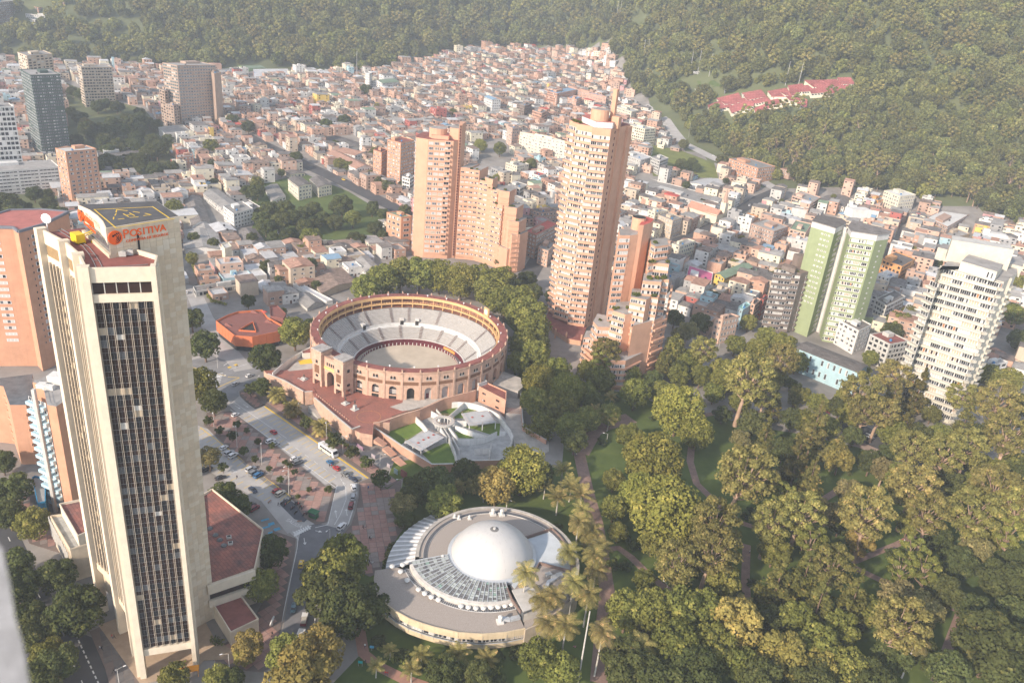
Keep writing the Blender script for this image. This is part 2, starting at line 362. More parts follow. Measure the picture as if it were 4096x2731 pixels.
# park paths
strip('V',[(1330,1040),(1340,1085),(1350,1130),(1370,1200),(1385,1290),(1395,1360),(1385,1450),(1375,1568)],5.2,0.07,paver,'stepped_path')
strip('V',[(1395,1262),(1420,1258),(1450,1280),(1500,1330),(1560,1370),(1640,1400),(1700,1410)],3.0,0.09,paver,'winding_path')
strip('V',[(1330,1040),(1360,990),(1390,975),(1450,960)],9,0.065,paver,'stair_landing')
strip('V',[(1590,1010),(1585,1060),(1600,1110),(1650,1160),(1700,1200),(1750,1215)],3.2,0.06,paver,'curving_path')
strip('V',[(1590,960),(1660,945),(1740,945),(1800,960)],3.0,0.065,paver,'loop_path')
strip('V',[(1715,1250),(1712,1330),(1716,1390)],3.0,0.10,paver,'stair_path')
strip('V',[(1750,1215),(1800,1200),(1870,1160),(1950,1110)],3.0,0.075,paver,'crossing_path')
strip('V',[(1955,1300),(2030,1335),(2110,1370),(2200,1400),(2352,1440)],3.2,0.065,paver,'far_path')
strip('V',[(2210,1400),(2180,1480),(2150,1568)],3.2,0.055,paver,'edge_path')
strip('V',[(1960,1290),(2060,1250),(2100,1230)],2.6,0.085,paver,'short_path')
strip('V',[(825,1440),(835,1500),(870,1530),(930,1560),(990,1580)],3.4,0.065,mat('brick_path',(0.36,0.20,0.15),0.9,0.15,0.4),'brick_path')
NSTREET = len(ST)
# steps across the stepped path
def steps(k,pts,n,w,z,name,label,rise=0.16,mt=None,run=0.5):
 P = [at(k,x,y) for x,y in pts];d = (P[1]-P[0]);rz = math.atan2(d.y,d.x);b = MB();ln = d.length
 o = root(name,(P[0].x,P[0].y,z),label,'steps',rz=rz)
 for i in range(n):
  s_ = MB();s_.box((ln*(i+.5)/n,0,0),(ln/n-0.02,w,rise*(i+1)));s_.build('tread',[mt or brick_rd],o)
 return o
# ---- paved squares: individual slabs over a joint-coloured bed
def tiles(name,poly,z,size,rz,mts,bedmat,limit=280,thick=0.10,gap=0.14,piece='paving_slab',skip=None):
 bed = sheet(name,poly,z-0.03,bedmat,thick=z-0.03+0.02)
 cx = sum(p.x for p in poly)/len(poly);cyy = sum(p.y for p in poly)/len(poly);ca,sa = math.cos(rz),math.sin(rz)
 P = [(p.x,p.y) for p in poly];cells = []
 for i in range(-60,60):
  for j in range(-60,60):
   lx,ly = i*size,j*size;x = cx+lx*ca-ly*sa;y = cyy+lx*sa+ly*ca
   h = size*0.46
   if all(inside((x+(dx*ca-dy*sa)*h,y+(dx*sa+dy*ca)*h),P) for dx in (-1,1) for dy in (-1,1)):
    if skip and skip(x,y):continue
    cells.append((x,y))
 cells.sort(key=lambda c:c[0]**2+c[1]**2)
 ms = [shared(piece,lambda b:b.box((0,0,0),(size-gap,size-gap,0.035)),[q]) for q in mts]
 for x,y in cells[:limit]:obj(piece,rnd.choice(ms),bed,(x,y,z-0.028),rz)
 if len(cells) > limit:
  b = MB()
  for x,y in cells[limit:]:b.box((x,y,z-0.028),(size-gap,size-gap,0.035),rz,m=rnd.randrange(len(mts)))
  tag(b.build(piece+'s_far',mts,bed),kind='stuff')
 return bed
pv1 = mat('paver_pink',(0.36,0.225,0.19),0.9,0.14,0.6);pv2 = mat('paver_rose',(0.33,0.195,0.165),0.9,0.14,0.6)
pv3 = mat('paver_grey',(0.27,0.23,0.21),0.9,0.14,0.6);bedm = mat('paver_joint',(0.17,0.135,0.12),0.9,0.1)
d_ = at('R',1213,1427)-at('R',560,975);AVZ = math.atan2(d_.y,d_.x)      # heading of the avenue
tiles('parking_square',K_('R',(345,1010),(400,1045),(480,1105),(660,1250),(850,1405),(940,1480)) + K_('P',(405,262),(372,400),(350,480),(275,500),(200,455),(85,280)) + K_('R',(600,1450),(440,1330),(270,1180),(180,1095),(200,1020)),0.16,3.1,AVZ+0.79,[pv1,pv2,pv3],bedm)
tiles('round_square',K_('R',(1225,1430),(1330,1500),(1440,1420)) + K_('P',(820,330),(790,430),(880,500),(800,620),(745,800),(640,850),(520,800),(300,800),(320,700),(420,610),(512,500),(545,400),(565,300),(565,215)),0.16,2.6,0.3,[pv1,pv2,pv3],bedm)
tiles('roadside_pavement',K_('B',(1660,640),(1800,690),(1790,790),(1755,950),(1705,1250),(1665,1465),(1600,1500),(1540,1500),(1400,1480),(1240,1400),(1500,1250),(1590,1090),(1590,900),(1640,780)),0.16,2.4,0.9,[pv2,pv1],bedm)
tiles('shop_pavement',K_('B',(545,1255),(600,1230),(700,1180),(760,1250),(860,1568),(900,1700),(700,1700),(640,1480)),0.16,2.2,-1.0,[mat('slab_grey',(0.13,0.125,0.125),0.9,0.15,0.5),mat('slab_grey2',(0.15,0.14,0.135),0.9,0.15,0.5)],bedm)
tiles('corner_pavement',K_('B',(60,420),(200,420),(240,540),(330,640),(370,780),(180,720),(120,600)),0.16,2.2,-1.0,[pv2,pv3],bedm)
tiles('traffic_island',K_('R',(405,888),(430,882),(500,893),(556,970),(503,992),(442,944),(408,913)),0.18,1.8,AVZ+.79,[pv2,pv1],bedm)
tiles('wall_foot_pavement',K_('R',(600,870),(760,990),(1100,1230),(1180,1290),(1400,1450),(1330,1490),(1220,1425),(565,970)),0.16,2.4,AVZ,[pv1,pv2,pv3],bedm)
sheet('tower_forecourt',K_('B',(600,1220),(700,1180),(1240,1180),(1300,1290),(1480,1420),(1240,1430),(1180,1500),(900,1568),(850,1568)),0.19,mat('forecourt_tan',(0.40,0.30,0.21),0.9,0.12,0.5),thick=0.15)
# ---- road markings
def line(k,a,b,w=0.16,z=0.045,mt=None,store=None):
 w *= 1.5
 p,q = at(k,*a),at(k,*b);store.bar((p.x,p.y,z),(q.x,q.y,z),w,0.012,m=mt or 0)
mk = MB()
def bays(k,a,b,n,dx,dy,mt=1,dashed=True):
 p,q = at(k,*a),at(k,*b);t = at(k,a[0]+dx,a[1]+dy)-p
 for i in range(n+1):
  s_ = p.lerp(q,i/n);e = s_+t
  mk.bar((s_.x,s_.y,.045),(e.x,e.y,.045),0.2,.012,m=mt)
line('R',(348,1000),(1010,1490),store=mk);line('R',(372,955),(700,1180),.12,store=mk)
for i in range(9):
 x0 = 640+i*58;line('R',(x0,1155+i*42),(x0+24,1155+i*42+18),.12,store=mk)
line('R',(562,980),(1211,1430),0.45,.05,1,mk)
bays('R',(548,990),(1180,1425),24,-50,22)
bays('R',(430,1060),(960,1455),19,45,-22)
bays('R',(165,1120),(735,1560),20,-45,26)
bays('R',(150,1330),(560,1568),10,40,-18)
line('R',(158,1112),(745,1560),0.2,.05,1,mk)
for pts in ([(385,240),(345,500)],[(440,300),(455,400)],[(470,260),(520,400)]):pass
for a,b in zip([(418,235),(400,300),(378,400),(355,500)],[(400,300),(378,400),(355,500),(270,520)]):line('P',a,b,.14,store=mk)
for a,b in zip([(120,545),(155,595),(148,660),(110,840),(60,1080)],[(155,595),(148,660),(110,840),(60,1080),(5,1340)]):line('P',a,b,.14,store=mk)
for a,b in zip([(440,190),(475,250),(478,330),(440,430)],[(475,250),(478,330),(440,430),(400,500)]):line('P',a,b,.14,store=mk)
for a,b in zip([(550,220),(545,300),(520,410),(490,500),(395,590),(292,690),(275,790)],[(545,300),(520,410),(490,500),(395,590),(292,690),(275,790),(262,830)]):line('P',a,b,.14,store=mk)
for i in range(8):line('P',(135+i*15,565-i*8),(150+i*15,583-i*8)if 0 else (118+i*14+18,560-i*9+18),.5,store=mk)
for i in range(7):line('P',(128+i*15,548-i*7),(146+i*15,572-i*7),.45,.055,0,mk)
# zebra and hatch at the junction
for i in range(11):line('R',(180+i*13,770-i*-2),(235+i*9,815+i*2) if 0 else (196+i*12,822-i*4),.5,store=mk)
for i in range(8):line('R',(235,790+i*9),(300-i*3,770+i*11),.35,.05,0,mk)
for i in range(6):line('R',(120+i*8,745+i*16),(175+i*14,750+i*13),.7,.048,0,mk)
for a,b in (((110,735),(320,790)),((180,840),(250,870)),((250,870),(405,800)),((405,800),(330,795))):line('R',a,b,.2,.05,1,mk)
for k_,c0 in (('R',(342,735)),('R',(382,720))):
 p = at(k_,*c0);mk.box((p.x,p.y,.045),(1.7,1.7,.012),AVZ,m=1)
line('R',(305,725),(335,705),.2,store=mk);line('R',(340,750),(450,715),.2,store=mk)
# lane arrows
def arrow(k,a,b,z=.05):
 p,q = at(k,*a),at(k,*b);d = (q-p).normalized();n = Vector((-d.y,d.x,0));mk.bar((p.x,p.y,z),(q.x,q.y,z),.22,.012)
 mk.prism([(q+n*.6).to_2d(),(q-n*.6).to_2d(),(q+d*1.3).to_2d()],z-.006,z+.006)
arrow('P',(415,455),(408,415));arrow('P',(485,440),(480,405));arrow('P',(195,590),(200,620));arrow('P',(270,540),(295,545));arrow('R',(375,975),(400,990));arrow('R',(425,965),(450,980));arrow('R',(355,1375),(375,1385))
for i in range(12):
 line('B',(372+i*2-i*0+0,1310),(372,1310),.1,store=mk) if 0 else None
for (a,b) in (((378,1320),(400,1355)),((430,1425),(455,1470)),((495,1550),(515,1600)),((225,1015),(245,1050)),((50,680),(62,705)),((15,610),(22,630))):line('B',a,b,.18,store=mk)
for i in range(11):line('B',(462+i*14.5,1275+i*31),(470+i*14.5,1293+i*31),.25,.045,0,mk)
for i in range(5):line('Z',(1500+i*42+i*4,700+i*8),(1545+i*42,770+i*9),.35,.085,0,mk)
for i in range(14):
 p0 = on_ground('V',1575+i*57,772+i*30);
line('E',(190,960),(255,990),.2,.09,0,mk);line('E',(270,1000),(310,1015),.2,.09,0,mk);line('E',(330,1030),(370,1045),.2,.09,0,mk)
line('Z',(365,240),(470,290),.2,.09,0,mk);line('Z',(640,500),(690,525),.2,.09,0,mk)
for i in range(8):line('V',(1213+i*9,598+i*1.5),(1225+i*9,610+i*1),.5,.3,0,mk)
tag(mk.build('road_markings',[white_line,yellow_p]),kind='structure')
# accessible bays (blue)
ab = MB()
blue_p = mat('blue_paint',(0.08,0.32,0.50),0.8,0.2,2.0)
for x,y in ((1650,600),(1685,632)):
 p = at('B',x,y);ab.box((p.x,p.y,.05),(2.2,1.5,.012),.6)
for x,y in ((1612,575),(1620,620),(1655,650)):
 p = at('B',x,y);ab.box((p.x,p.y,.045),(2.8,.9,.012),.6,m=0)
tag(ab.build('accessible_bay_markings',[blue_p,white_line]),kind='structure')
def ground_text(s_,k,x,y,size,rz,mt,name='lettering'):
 p = at(k,x,y);return tag(obj(name,text_mesh(name,s_,size,mt,0.0,'CENTER'),None,(p.x,p.y,.075),rz),kind='structure')
ground_text('SALIDA','B',1790,598,2.3,AVZ+.2+math.pi*0,white_line,'exit_lettering')
# ================================================================ windows and generic buildings
def win_mesh(name,fr,pane,cols=2,d=0.07,fw_=0.05,rows=1,accent=None):
 def f(b):
  b.box((0,d/2,0),(1,d,fw_),m=0);b.box((0,d/2,1-fw_),(1,d,fw_),m=0)
  for i in range(cols+1):
   b.box((-0.5+fw_*.5+(1-fw_)*i/cols,d/2,fw_),(fw_ if i in (0,cols) else fw_*.7,d,1-2*fw_),m=0)
  for i in range(cols):
   x0 = -0.5+i/cols;x1 = -0.5+(i+1)/cols;mm = 1+(i % len(pane))
   b.quad((x1,d*.4,0),(x0,d*.4,0),(x0,d*.4,1),(x1,d*.4,1),mm)
 return shared(name,f,[fr]+list(pane))
W_DARK = [win_mesh('window',white_m,p,2) for p in ([gl_dark,gl_mid],[gl_dark],[curt_w,gl_dark],[gl_mid,curt_w],[gl_dark,curt_b])]
W_CURT = [win_mesh('window',white_m,p,3) for p in ([curt_w],[curt_w,gl_mid,curt_w],[gl_dark,curt_w,gl_mid],[gl_dark],[curt_b,curt_w,gl_dark],[curt_w,curt_w,gl_dark],[gl_mid])]
W_WARM = [win_mesh('window',white_m,p,4) for p in ([curt_w],[curt_b],[gl_dark,curt_o,gl_dark],[gl_dark,gl_mid],[curt_w,gl_mid,curt_w,gl_dark],[gl_brown,curt_b],[curt_w,curt_w,gl_teal,curt_w])]
W_FRD = [win_mesh('window',black,p,2) for p in ([gl_dark],[gl_mid,gl_dark],[gl_dark,curt_w],[gl_dark])]
W_TEAL = [win_mesh('window',white_m,p,3) for p in ([gl_teal,gl_mid],[gl_teal],[gl_dark,gl_teal],[gl_mid])]
W_BAND = [win_mesh('window',white_m,p,5,fw_=.03) for p in ([gl_dark,gl_mid,gl_dark],[gl_dark],[gl_mid,curt_w,gl_dark,gl_dark,gl_mid])]
W_FAR = [win_mesh('window',white_m,[p],1) for p in (gl_dark,gl_dark,gl_mid,curt_w)]
WSET = dict(dark=W_DARK,curt=W_CURT,warm=W_WARM,frd=W_FRD,teal=W_TEAL,band=W_BAND,far=W_FAR)
bal_m = {}
def wall_axes(p0,p1,out=None):
 p0 = Vector(p0[:2]);p1 = Vector(p1[:2]);mid = (p0+p1)/2;u = (p1-p0);L = u.length;u.normalize();n = Vector((-u.y,u.x))
 o = out if out is not None else -mid
 if n.dot(o) < 0:p0,p1 = p1,p0;u = -u;n = -n
 return p0,u,n,L
def facade(rt,p0,p1,zs,h,cols,wf=0.7,mset=None,margin=0.5,off=0.01,skip=0.0,name='window',out=None,budget=None):
 # one window object per opening; rt is the building's root, its location subtracted
 p,u,n,L = wall_axes(p0,p1,out);rz = math.atan2(u.y,u.x);b = rt.location;step = (L-2*margin)/cols
 for z in zs:
  for i in range(cols):
   if skip and rnd.random() < skip:continue
   if budget is not None:
    if budget[0] <= 0:budget[1].append((p+u*(margin+step*(i+.5))+n*off,z,rz,step*wf,h));continue
    budget[0] -= 1
   c = p+u*(margin+step*(i+.5))+n*off
   obj(name,rnd.choice(mset),rt,(c.x-b.x,c.y-b.y,z-b.z),rz,(step*wf,1,h))
def poly3(k,p1,p2,p3,h,zg=None):
 # parallelogram footprint from three roof corners seen in the photo, roof at world height z
 a,b,c = at(k,*p1,h),at(k,*p2,h),at(k,*p3,h);return [a,b,c,a+c-b]
def solve_h(k,p2,base):
 g = on_ground(k,*base);lo,hi = 1,220;ky = KEY[k][1]+p2[1]*KEY[k][2]
 for _ in range(40):
  mid = (lo+hi)/2
  if proj((g.x,g.y,g.z+mid))[1] > ky:lo = mid
  else:hi = mid
 return g,lo
HAND = []       # footprints already built, to keep the filler houses clear
def building(label,cat,poly,z0,h,wall,roof,fl=None,sp=3.2,wset='dark',wf=.6,wh=.5,parapet=.7,group=None,name='building',base_wall=None,tank=True,allsides=False,gable=False,budget=None,skip=0.04,clutter=True,foot=True,ridge=2.2):
 c = sum((Vector(p[:2]) for p in poly),Vector((0,0)))/len(poly)
 if foot:HAND.append([Vector(p[:2]) for p in poly])
 rt = root(name,(c.x,c.y,z0),label,cat,group)
 P = [(p[0]-c.x,p[1]-c.y) for p in poly]
 fl = fl or max(1,round(h/3.1));fh = h/fl
 b = MB();b.prism(P,-3,h,bottom=False);b.build('walls',wall,rt)
 if gable:
  a_,b_,c_,d_2 = [Vector(p) for p in P]
  if (a_-b_).length < (b_-c_).length:a_,b_,c_,d_2 = b_,c_,d_2,a_
  m1 = (b_+c_)/2;m0 = (a_+d_2)/2;e = .35;b = MB();dirl = (b_-a_).normalized()*e;dn = (b_-c_).normalized()*e
  A = a_-dirl+dn;B2 = b_+dirl+dn;C_ = c_+dirl-dn;D = d_2-dirl-dn;M0 = m0-dirl;M1 = m1+dirl;t = .18
  for off in (0,t):
   pass
  def P3(v,z):return (v.x,v.y,z)
  b.quad(P3(A,h),P3(B2,h),P3(M1,h+ridge),P3(M0,h+ridge));b.quad(P3(C_,h),P3(D,h),P3(M0,h+ridge),P3(M1,h+ridge))
  b.quad(P3(B2,h-t),P3(A,h-t),P3(M0,h+ridge-t),P3(M1,h+ridge-t));b.quad(P3(D,h-t),P3(C_,h-t),P3(M1,h+ridge-t),P3(M0,h+ridge-t))
  b.quad(P3(A,h-t),P3(B2,h-t),P3(B2,h),P3(A,h));b.quad(P3(C_,h-t),P3(D,h-t),P3(D,h),P3(C_,h))
  b.build('roof',roof,rt)
  g = MB();g.tri(P3(a_,h),P3(m0,h+ridge-.1),P3(d_2,h));g.build('gable',wall,rt)
  g = MB();g.tri(P3(c_,h),P3(m1,h+ridge-.1),P3(b_,h));g.build('gable',wall,rt)
 else:
  ins = []
  n_ = len(P)
  for q in P:v = Vector(q);ins.append(tuple(v*(1-0.35/max(v.length,1))))
  b = MB();b.prism(ins,h-.2,h+.03,bottom=False);b.build('roof',roof,rt)
  b = MB()
  for i in range(n_):
   a1,b1 = P[i],P[(i+1) % n_];b.bar((*a1,h+parapet/2),(*b1,h+parapet/2),.28,parapet)
  b.build('parapet',wall,rt)
 bx = rt.location
 def seen(i):
  a1,b1 = Vector(poly[i][:2]),Vector(poly[(i+1) % len(poly)][:2]);mid = (a1+b1)/2;return -(mid-c).normalized().dot(-mid.normalized())*(b1-a1).length
 for i in sorted(range(len(poly)),key=seen):
  a1,b1 = Vector(poly[i][:2]),Vector(poly[(i+1) % len(poly)][:2]);mid = (a1+b1)/2;L = (b1-a1).length
  n = mid-c;u = (b1-a1).normalized();nn = Vector((-u.y,u.x));nn = nn if nn.dot(n) > 0 else -nn
  if nn.dot(-mid) <= 0.12*mid.length and not allsides:continue
  if wset is None or L < 2.5:continue
  facade(rt,a1,b1,[z0+fh*(k+.32) for k in range(fl)],fh*wh,max(1,int(L/sp)),wf,WSET[wset],skip=skip,out=nn,budget=budget,off=.02)
 if budget and budget[1]:
  fb_ = MB()
  for q,z,rz_,ww,hh in budget[1]:
   fb_.box((q.x-c.x,q.y-c.y,z-z0),(ww,.08,hh),rz_,m=0 if rnd.random() < .75 else 1)
  tag(fb_.build('windows_small',[gl_teal if wset == 'teal' else gl_dark,curt_w],rt),kind='stuff')
 if clutter and not gable and len(poly) == 4:
  A,Bq,D = Vector(P[0]),Vector(P[1]),Vector(P[3])
  s_ = .28+.1*rnd.random();o_ = A.lerp(Bq,.2+.4*rnd.random())+(D-A)*(.25+.4*rnd.random())
  hw = (Bq-A)*s_/2;hd = (D-A)*s_/2
  b = MB();b.prism([tuple(o_-hw-hd),tuple(o_+hw-hd),tuple(o_+hw+hd),tuple(o_-hw+hd)],h,h+2.3,bottom=False);b.build('stair_head',wall,rt)
  if tank:
   q = A.lerp(Bq,.75)+(D-A)*.3;obj('water_tank',TANK[rnd.randrange(2)],rt,(q.x,q.y,h))
 return rt
def cyl(b,c,r,h,n=12,m=0,top=None,r2=None):
 r2 = r if r2 is None else r2;k = len(b.v)
 for z,rr in ((0,r),(h,r2)):
  for i in range(n):t = 2*math.pi*i/n;b.v.append((c[0]+rr*math.cos(t),c[1]+rr*math.sin(t),c[2]+z))
 for i in range(n):j = (i+1) % n;b.f.append((k+i,k+j,k+n+j,k+n+i));b.m.append(m)
 b.f.append(tuple(range(k+n,k+2*n)));b.m.append(m if top is None else top)
tank_b = mat('tank_black',(0.04,0.04,0.045),0.6,0.1);tank_c = mat('tank_blue',(0.05,0.17,0.35),0.5,0.1)
def tankf(b):cyl(b,(0,0,.25),.75,1.0,10);cyl(b,(0,0,1.25),.75,.3,10,r2=.3)
TANK = [shared('water_tank',tankf,[tank_b],True),shared('water_tank',tankf,[tank_c],True)]
# roofing
gal = mat('roof_corrugated_grey',(0.38,0.365,0.345),0.8,0.2,0.15,mort=(0.35,0.015,(0.75,0.75,0.76),(0.6,0.6,0.6),(0,0,0.3)),objvar=.2)
gal2 = mat('roof_corrugated_old',(0.22,0.205,0.195),0.85,0.25,0.2,mort=(0.3,0.02,(0.7,0.68,0.66),(0.55,0.5,0.5),(0,0,0.9)),objvar=.2)
galw = mat('roof_sheet_pale',(0.60,0.60,0.60),0.6,0.14,0.2,mort=(0.4,0.02,(0.85,0.86,0.88),(0.7,0.7,0.7),(0,0,1.2)),objvar=.12)
terra = mat('roof_terracotta',(0.40,0.235,0.175),0.9,0.25,0.4,objvar=.15)
rusty = mat('roof_rusted',(0.31,0.23,0.19),0.85,0.3,0.3,mort=(0.3,0.02,(0.7,0.7,0.7),(0.6,0.6,0.6),(0,0,0.6)),objvar=.2)
slabr = mat('roof_slab',(0.33,0.315,0.30),0.9,0.2,0.2,objvar=.15)
greenr = mat('roof_green',(0.20,0.27,0.19),0.85,0.15,0.2);bluer = mat('roof_blue',(0.22,0.34,0.46),0.8,0.15,0.2)
redr = mat('roof_red',(0.50,0.10,0.08),0.8,0.15,0.3);teal_m = mat('tarp_teal',(0.06,0.28,0.28),0.8,0.2,0.4)
aqua = mat('roof_aqua',(0.30,0.52,0.45),0.8,0.15,0.4)
def paint(n,c):return mat('paint_'+n,c,0.75,0.10,0.3,streak=0.18)
p_yel = paint('yellow',(0.68,0.47,0.12));p_org = paint('orange',(0.60,0.30,0.12));p_red = paint('red',(0.40,0.12,0.10))
p_lbl = paint('light_blue',(0.36,0.52,0.57));p_pnk = paint('pink',(0.50,0.27,0.27));p_sal = paint('salmon',(0.57,0.39,0.30));brick_h = mat('brick_house',(0.50,0.315,0.23),.9,.16,.5,streak=.25)
p_gry = paint('grey',(0.33,0.33,0.33));p_sla = paint('slate',(0.14,0.155,0.18));p_grn = paint('green',(0.27,0.38,0.18))
p_bei = paint('beige',(0.52,0.43,0.33));p_brn = paint('brown_grey',(0.22,0.17,0.145))
# ================================================================ the beige office tower
def office_tower():
 P = dict(p1=(-116,175.6),p2=(-106.4,168.6),p3=(-98.8,161.2),fl=(-92.7,152.9),fr=(-79.6,157.8),d=(-92.3,163.2),c=(-82.0,177.3),a=(-107,178.6),b=(-92.2,188))
 V2 = {k:Vector(v) for k,v in P.items()}
 c0 = Vector((-97,170));HT = 119.0;HC = 125.2
 rt = root('office_tower',(c0.x,c0.y,0),'tall beige stone office tower with a dark glass front and a helipad on top','office tower')
 L = lambda v:(v.x-c0.x,v.y-c0.y)
 # body set back behind pillars
 n = (V2['fr']-V2['fl']).normalized();ny = Vector((-n.y,n.x))
 body = [V2['p1']+Vector((1.2,1.0)),V2['p2']+Vector((1.1,1.1)),V2['p3']+Vector((1.1,1.1)),V2['fl']+ny*1.0+n*.4,V2['fr']+ny*1.0-n*.4,V2['fr']+ny*7.5,V2['d']+Vector((4,5)),V2['b']+Vector((-3,-2)),Vector((-108,184))]
 b = MB();b.prism([L(v) for v in body],8,HT-1.2,bottom=True);b.build('walls',stone,rt)
 b = MB();b.prism([L(v) for v in body],HT-1.2,HT-.9,bottom=False);b.build('roof_deck',maroon,rt)
 # core shaft behind with the helipad
 core = [V2['d'],V2['c'],V2['b'],V2['a']]
 b = MB();b.prism([L(v) for v in core],0,HT,bottom=False);b.build('core_shaft',stone,rt)
 mid = V2['a'].lerp(V2['d'],.5)+Vector((.8,.9))    # the left sign wall bows inwards
 cb = [V2['d'],V2['c'],V2['b'],V2['a'],V2['a'].lerp(mid,.5)+Vector((.25,.3)),mid,V2['d'].lerp(mid,.5)+Vector((.2,.25))]
 b = MB();b.prism([L(v) for v in cb],HT+2.3,HC,bottom=True);b.build('sign_storey',stone2,rt)
 ins = [Vector(L(v))*.93+Vector(L(sum(core,Vector((0,0)))/4))*.07 for v in core]
 b = MB();b.prism([tuple(v) for v in ins],HT-1,HT+2.3,bottom=False);b.build('plant_room',gl_mid,rt)
 # right-hand cladding wall below and beside: panels, individual near the top
 def panels(p0,p1,z0,z1,w_,h_,k,big):
  p,u,nn,Ln = wall_axes(p0,p1,Vector((1,-0.6)));rz = math.atan2(u.y,u.x);nc = max(1,round(Ln/w_));nr = round((z1-z0)/h_);ww = Ln/nc;hh = (z1-z0)/nr
  mb = MB();done = 0
  for r_ in range(nr-1,-1,-1):
   for i in range(nc):
    x = (i+.5)*ww+(0 if r_ % 2 else .0);q = p+u*x;mm = rnd.choice([0,0,0,1,1,2])
    if done < big:
     obj('stone_panel',PANEL[mm],rt,(q.x-c0.x,q.y-c0.y,z0+r_*hh+.02),rz,(ww-.04,1,hh-.04));done += 1
    else:mb.box((q.x-c0.x,q.y-c0.y,z0+r_*hh+.02),(ww-.04,.07+.02*rnd.random(),hh-.04),rz,m=mm)
  if mb.f:tag(mb.build('stone_panels_low',[stone,stone2,stone3],rt),kind='stuff')
 PANEL = [shared('stone_panel',lambda b:b.box((0,0,0),(1,.08,1)),[m_]) for m_ in (stone,stone2,stone3)]
 panels(V2['d'].lerp(V2['c'],.02),V2['c'],0.5,HC-.05,1.55,1.25,0,200)
 # pillars
 def pillar(v,w_,d_,rz,z1,z0=0,nm='pillar',m_=stone2):
  b = MB();b.box((v.x-c0.x,v.y-c0.y,z0),(w_,d_,z1-z0),rz);return b.build(nm,m_,rt)
 rzf = math.atan2(n.y,n.x)
 pillar(V2['fl']+ny*.6+n*.5,1.5,2.2,rzf,HT+.5);pillar(V2['fl']+ny*1.2-n*.7,.9,1.6,rzf,HT+.5,nm='pillar')
 pillar(V2['fr']+ny*.6-n*.2,1.1,2.2,rzf,HT+.5);pillar(V2['fr']+ny*3+n*.25,.8,3.4,rzf,HT-.4)
 for a_,b_ in (('p1','p2'),('p2','p3'),('p3','fl')):
  d = (V2[b_]-V2[a_]).normalized();rz = math.atan2(d.y,d.x);pillar(V2[a_]+d*.6+Vector((.3,.3)),1.7,2.4,rz,HT+.6)
 # parapets
 for i,(a_,b_) in enumerate((('p1','p2'),('p2','p3'),('p3','fl'),('fl','fr'))):
  q0,q1 = V2[a_]+Vector((.5,.6)),V2[b_]+Vector((.5,.6));b = MB()
  b.bar((*L(q0),HT-1.5),(*L(q1),HT-1.5),.5,3.4);b.build('parapet',stone2,rt)
  b = MB();b.bar((*L(q0+Vector((.1,.1))),HT-6.9),(*L(q1+Vector((.1,.1))),HT-6.9),.6,1.9);b.build('top_band',stone2,rt)
 q0,q1 = V2['fr']+ny*1.5,V2['fr']+ny*8;b = MB();b.bar((*L(q0),HT-.6),(*L(q1),HT-.6),.4,1.6);b.bar((*L(q1),HT-.6),(*L(V2['d']+Vector((4,4.8))),HT-.6),.4,1.6);b.build('side_parapet',stone2,rt)
 # front curtain wall: 33 floors x 7 bays
 NF = 33;Z0 = 10.0;Z1 = HT-8.0;fh = (Z1-Z0)/NF;base = V2['fl']+ny*.93+n*1.25;Lf = (V2['fr']-V2['fl']).length-2.1
 NB = 7;bw = Lf/NB;rz = rzf+math.pi
 # facade faces the camera: use wall_axes so local y points outwards
 p,u,nn,_ = wall_axes(base,base+n*Lf);rz = math.atan2(u.y,u.x)
 gls = []
 for hi,lo in (((gl_dark,gl_brown)),((curt_b,gl_dark)),((gl_mid,gl_brown)),((gl_dark,curt_w)),((curt_w,gl_brown)),((gl_brown,gl_brown))):
  def f(b,hi=hi,lo=lo):
   b.quad((.5,.0,.42),(-.5,.0,.42),(-.5,.0,1),(.5,.0,1),0);b.quad((.5,.03,0),(-.5,.03,0),(-.5,.03,.4),(.5,.03,.4),1)
   b.box((0,.03,.395),(1,.06,.012),m=2);b.box((0,.03,.985),(1,.06,.012),m=2);b.box((.04,.02,0),(.012,.05,1),m=2)
  gls.append(shared('glass_bay',f,[hi,lo,grey_m]))
 rw = random.Random(3)
 for fl_ in range(NF):
  for i in range(NB):
   q = p+u*(bw*(i+.5));g = gls[rw.choices(range(6),(12,.7,2.0,.15,.1,8))[0]] if fl_ % 5 else gls[rw.choices(range(6),(6,2.2,3,.6,.5,5))[0]]
   obj('glass_bay',g,rt,(q.x-c0.x,q.y-c0.y,Z0+fl_*fh),rz,(bw,1,fh))
 finm = mat('fin_stone',(0.42,0.37,0.30),.8,.1,.6)
 for i in range(NB+1):
  for s_ in (-.17,.17):
   q = p+u*(bw*i+s_)+nn*.42;b = MB();b.box((q.x-c0.x,q.y-c0.y,Z0-1.0),(.09,.22,Z1-Z0+1.5),rz);b.build('fin',finm,rt)
 # storey under the parapet
 b = MB();q = p+u*(Lf/2)+nn*.05;b.box((q.x-c0.x,q.y-c0.y,HT-6.0),(Lf,.1,2.9),rz);b.build('top_storey_glass',gl_brown,rt)
 for i in range(6):
  q = p+u*(Lf*i/5)+nn*.12;b = MB();b.box((q.x-c0.x,q.y-c0.y,HT-6.0),(.18,.12,2.9),rz);b.build('mullion',conc_l,rt)
 b = MB();q = p+u*(Lf/2)+nn*.25;b.box((q.x-c0.x,q.y-c0.y,7.6),(Lf+1,.9,2.3),rz);b.build('bottom_band',stone2,rt)
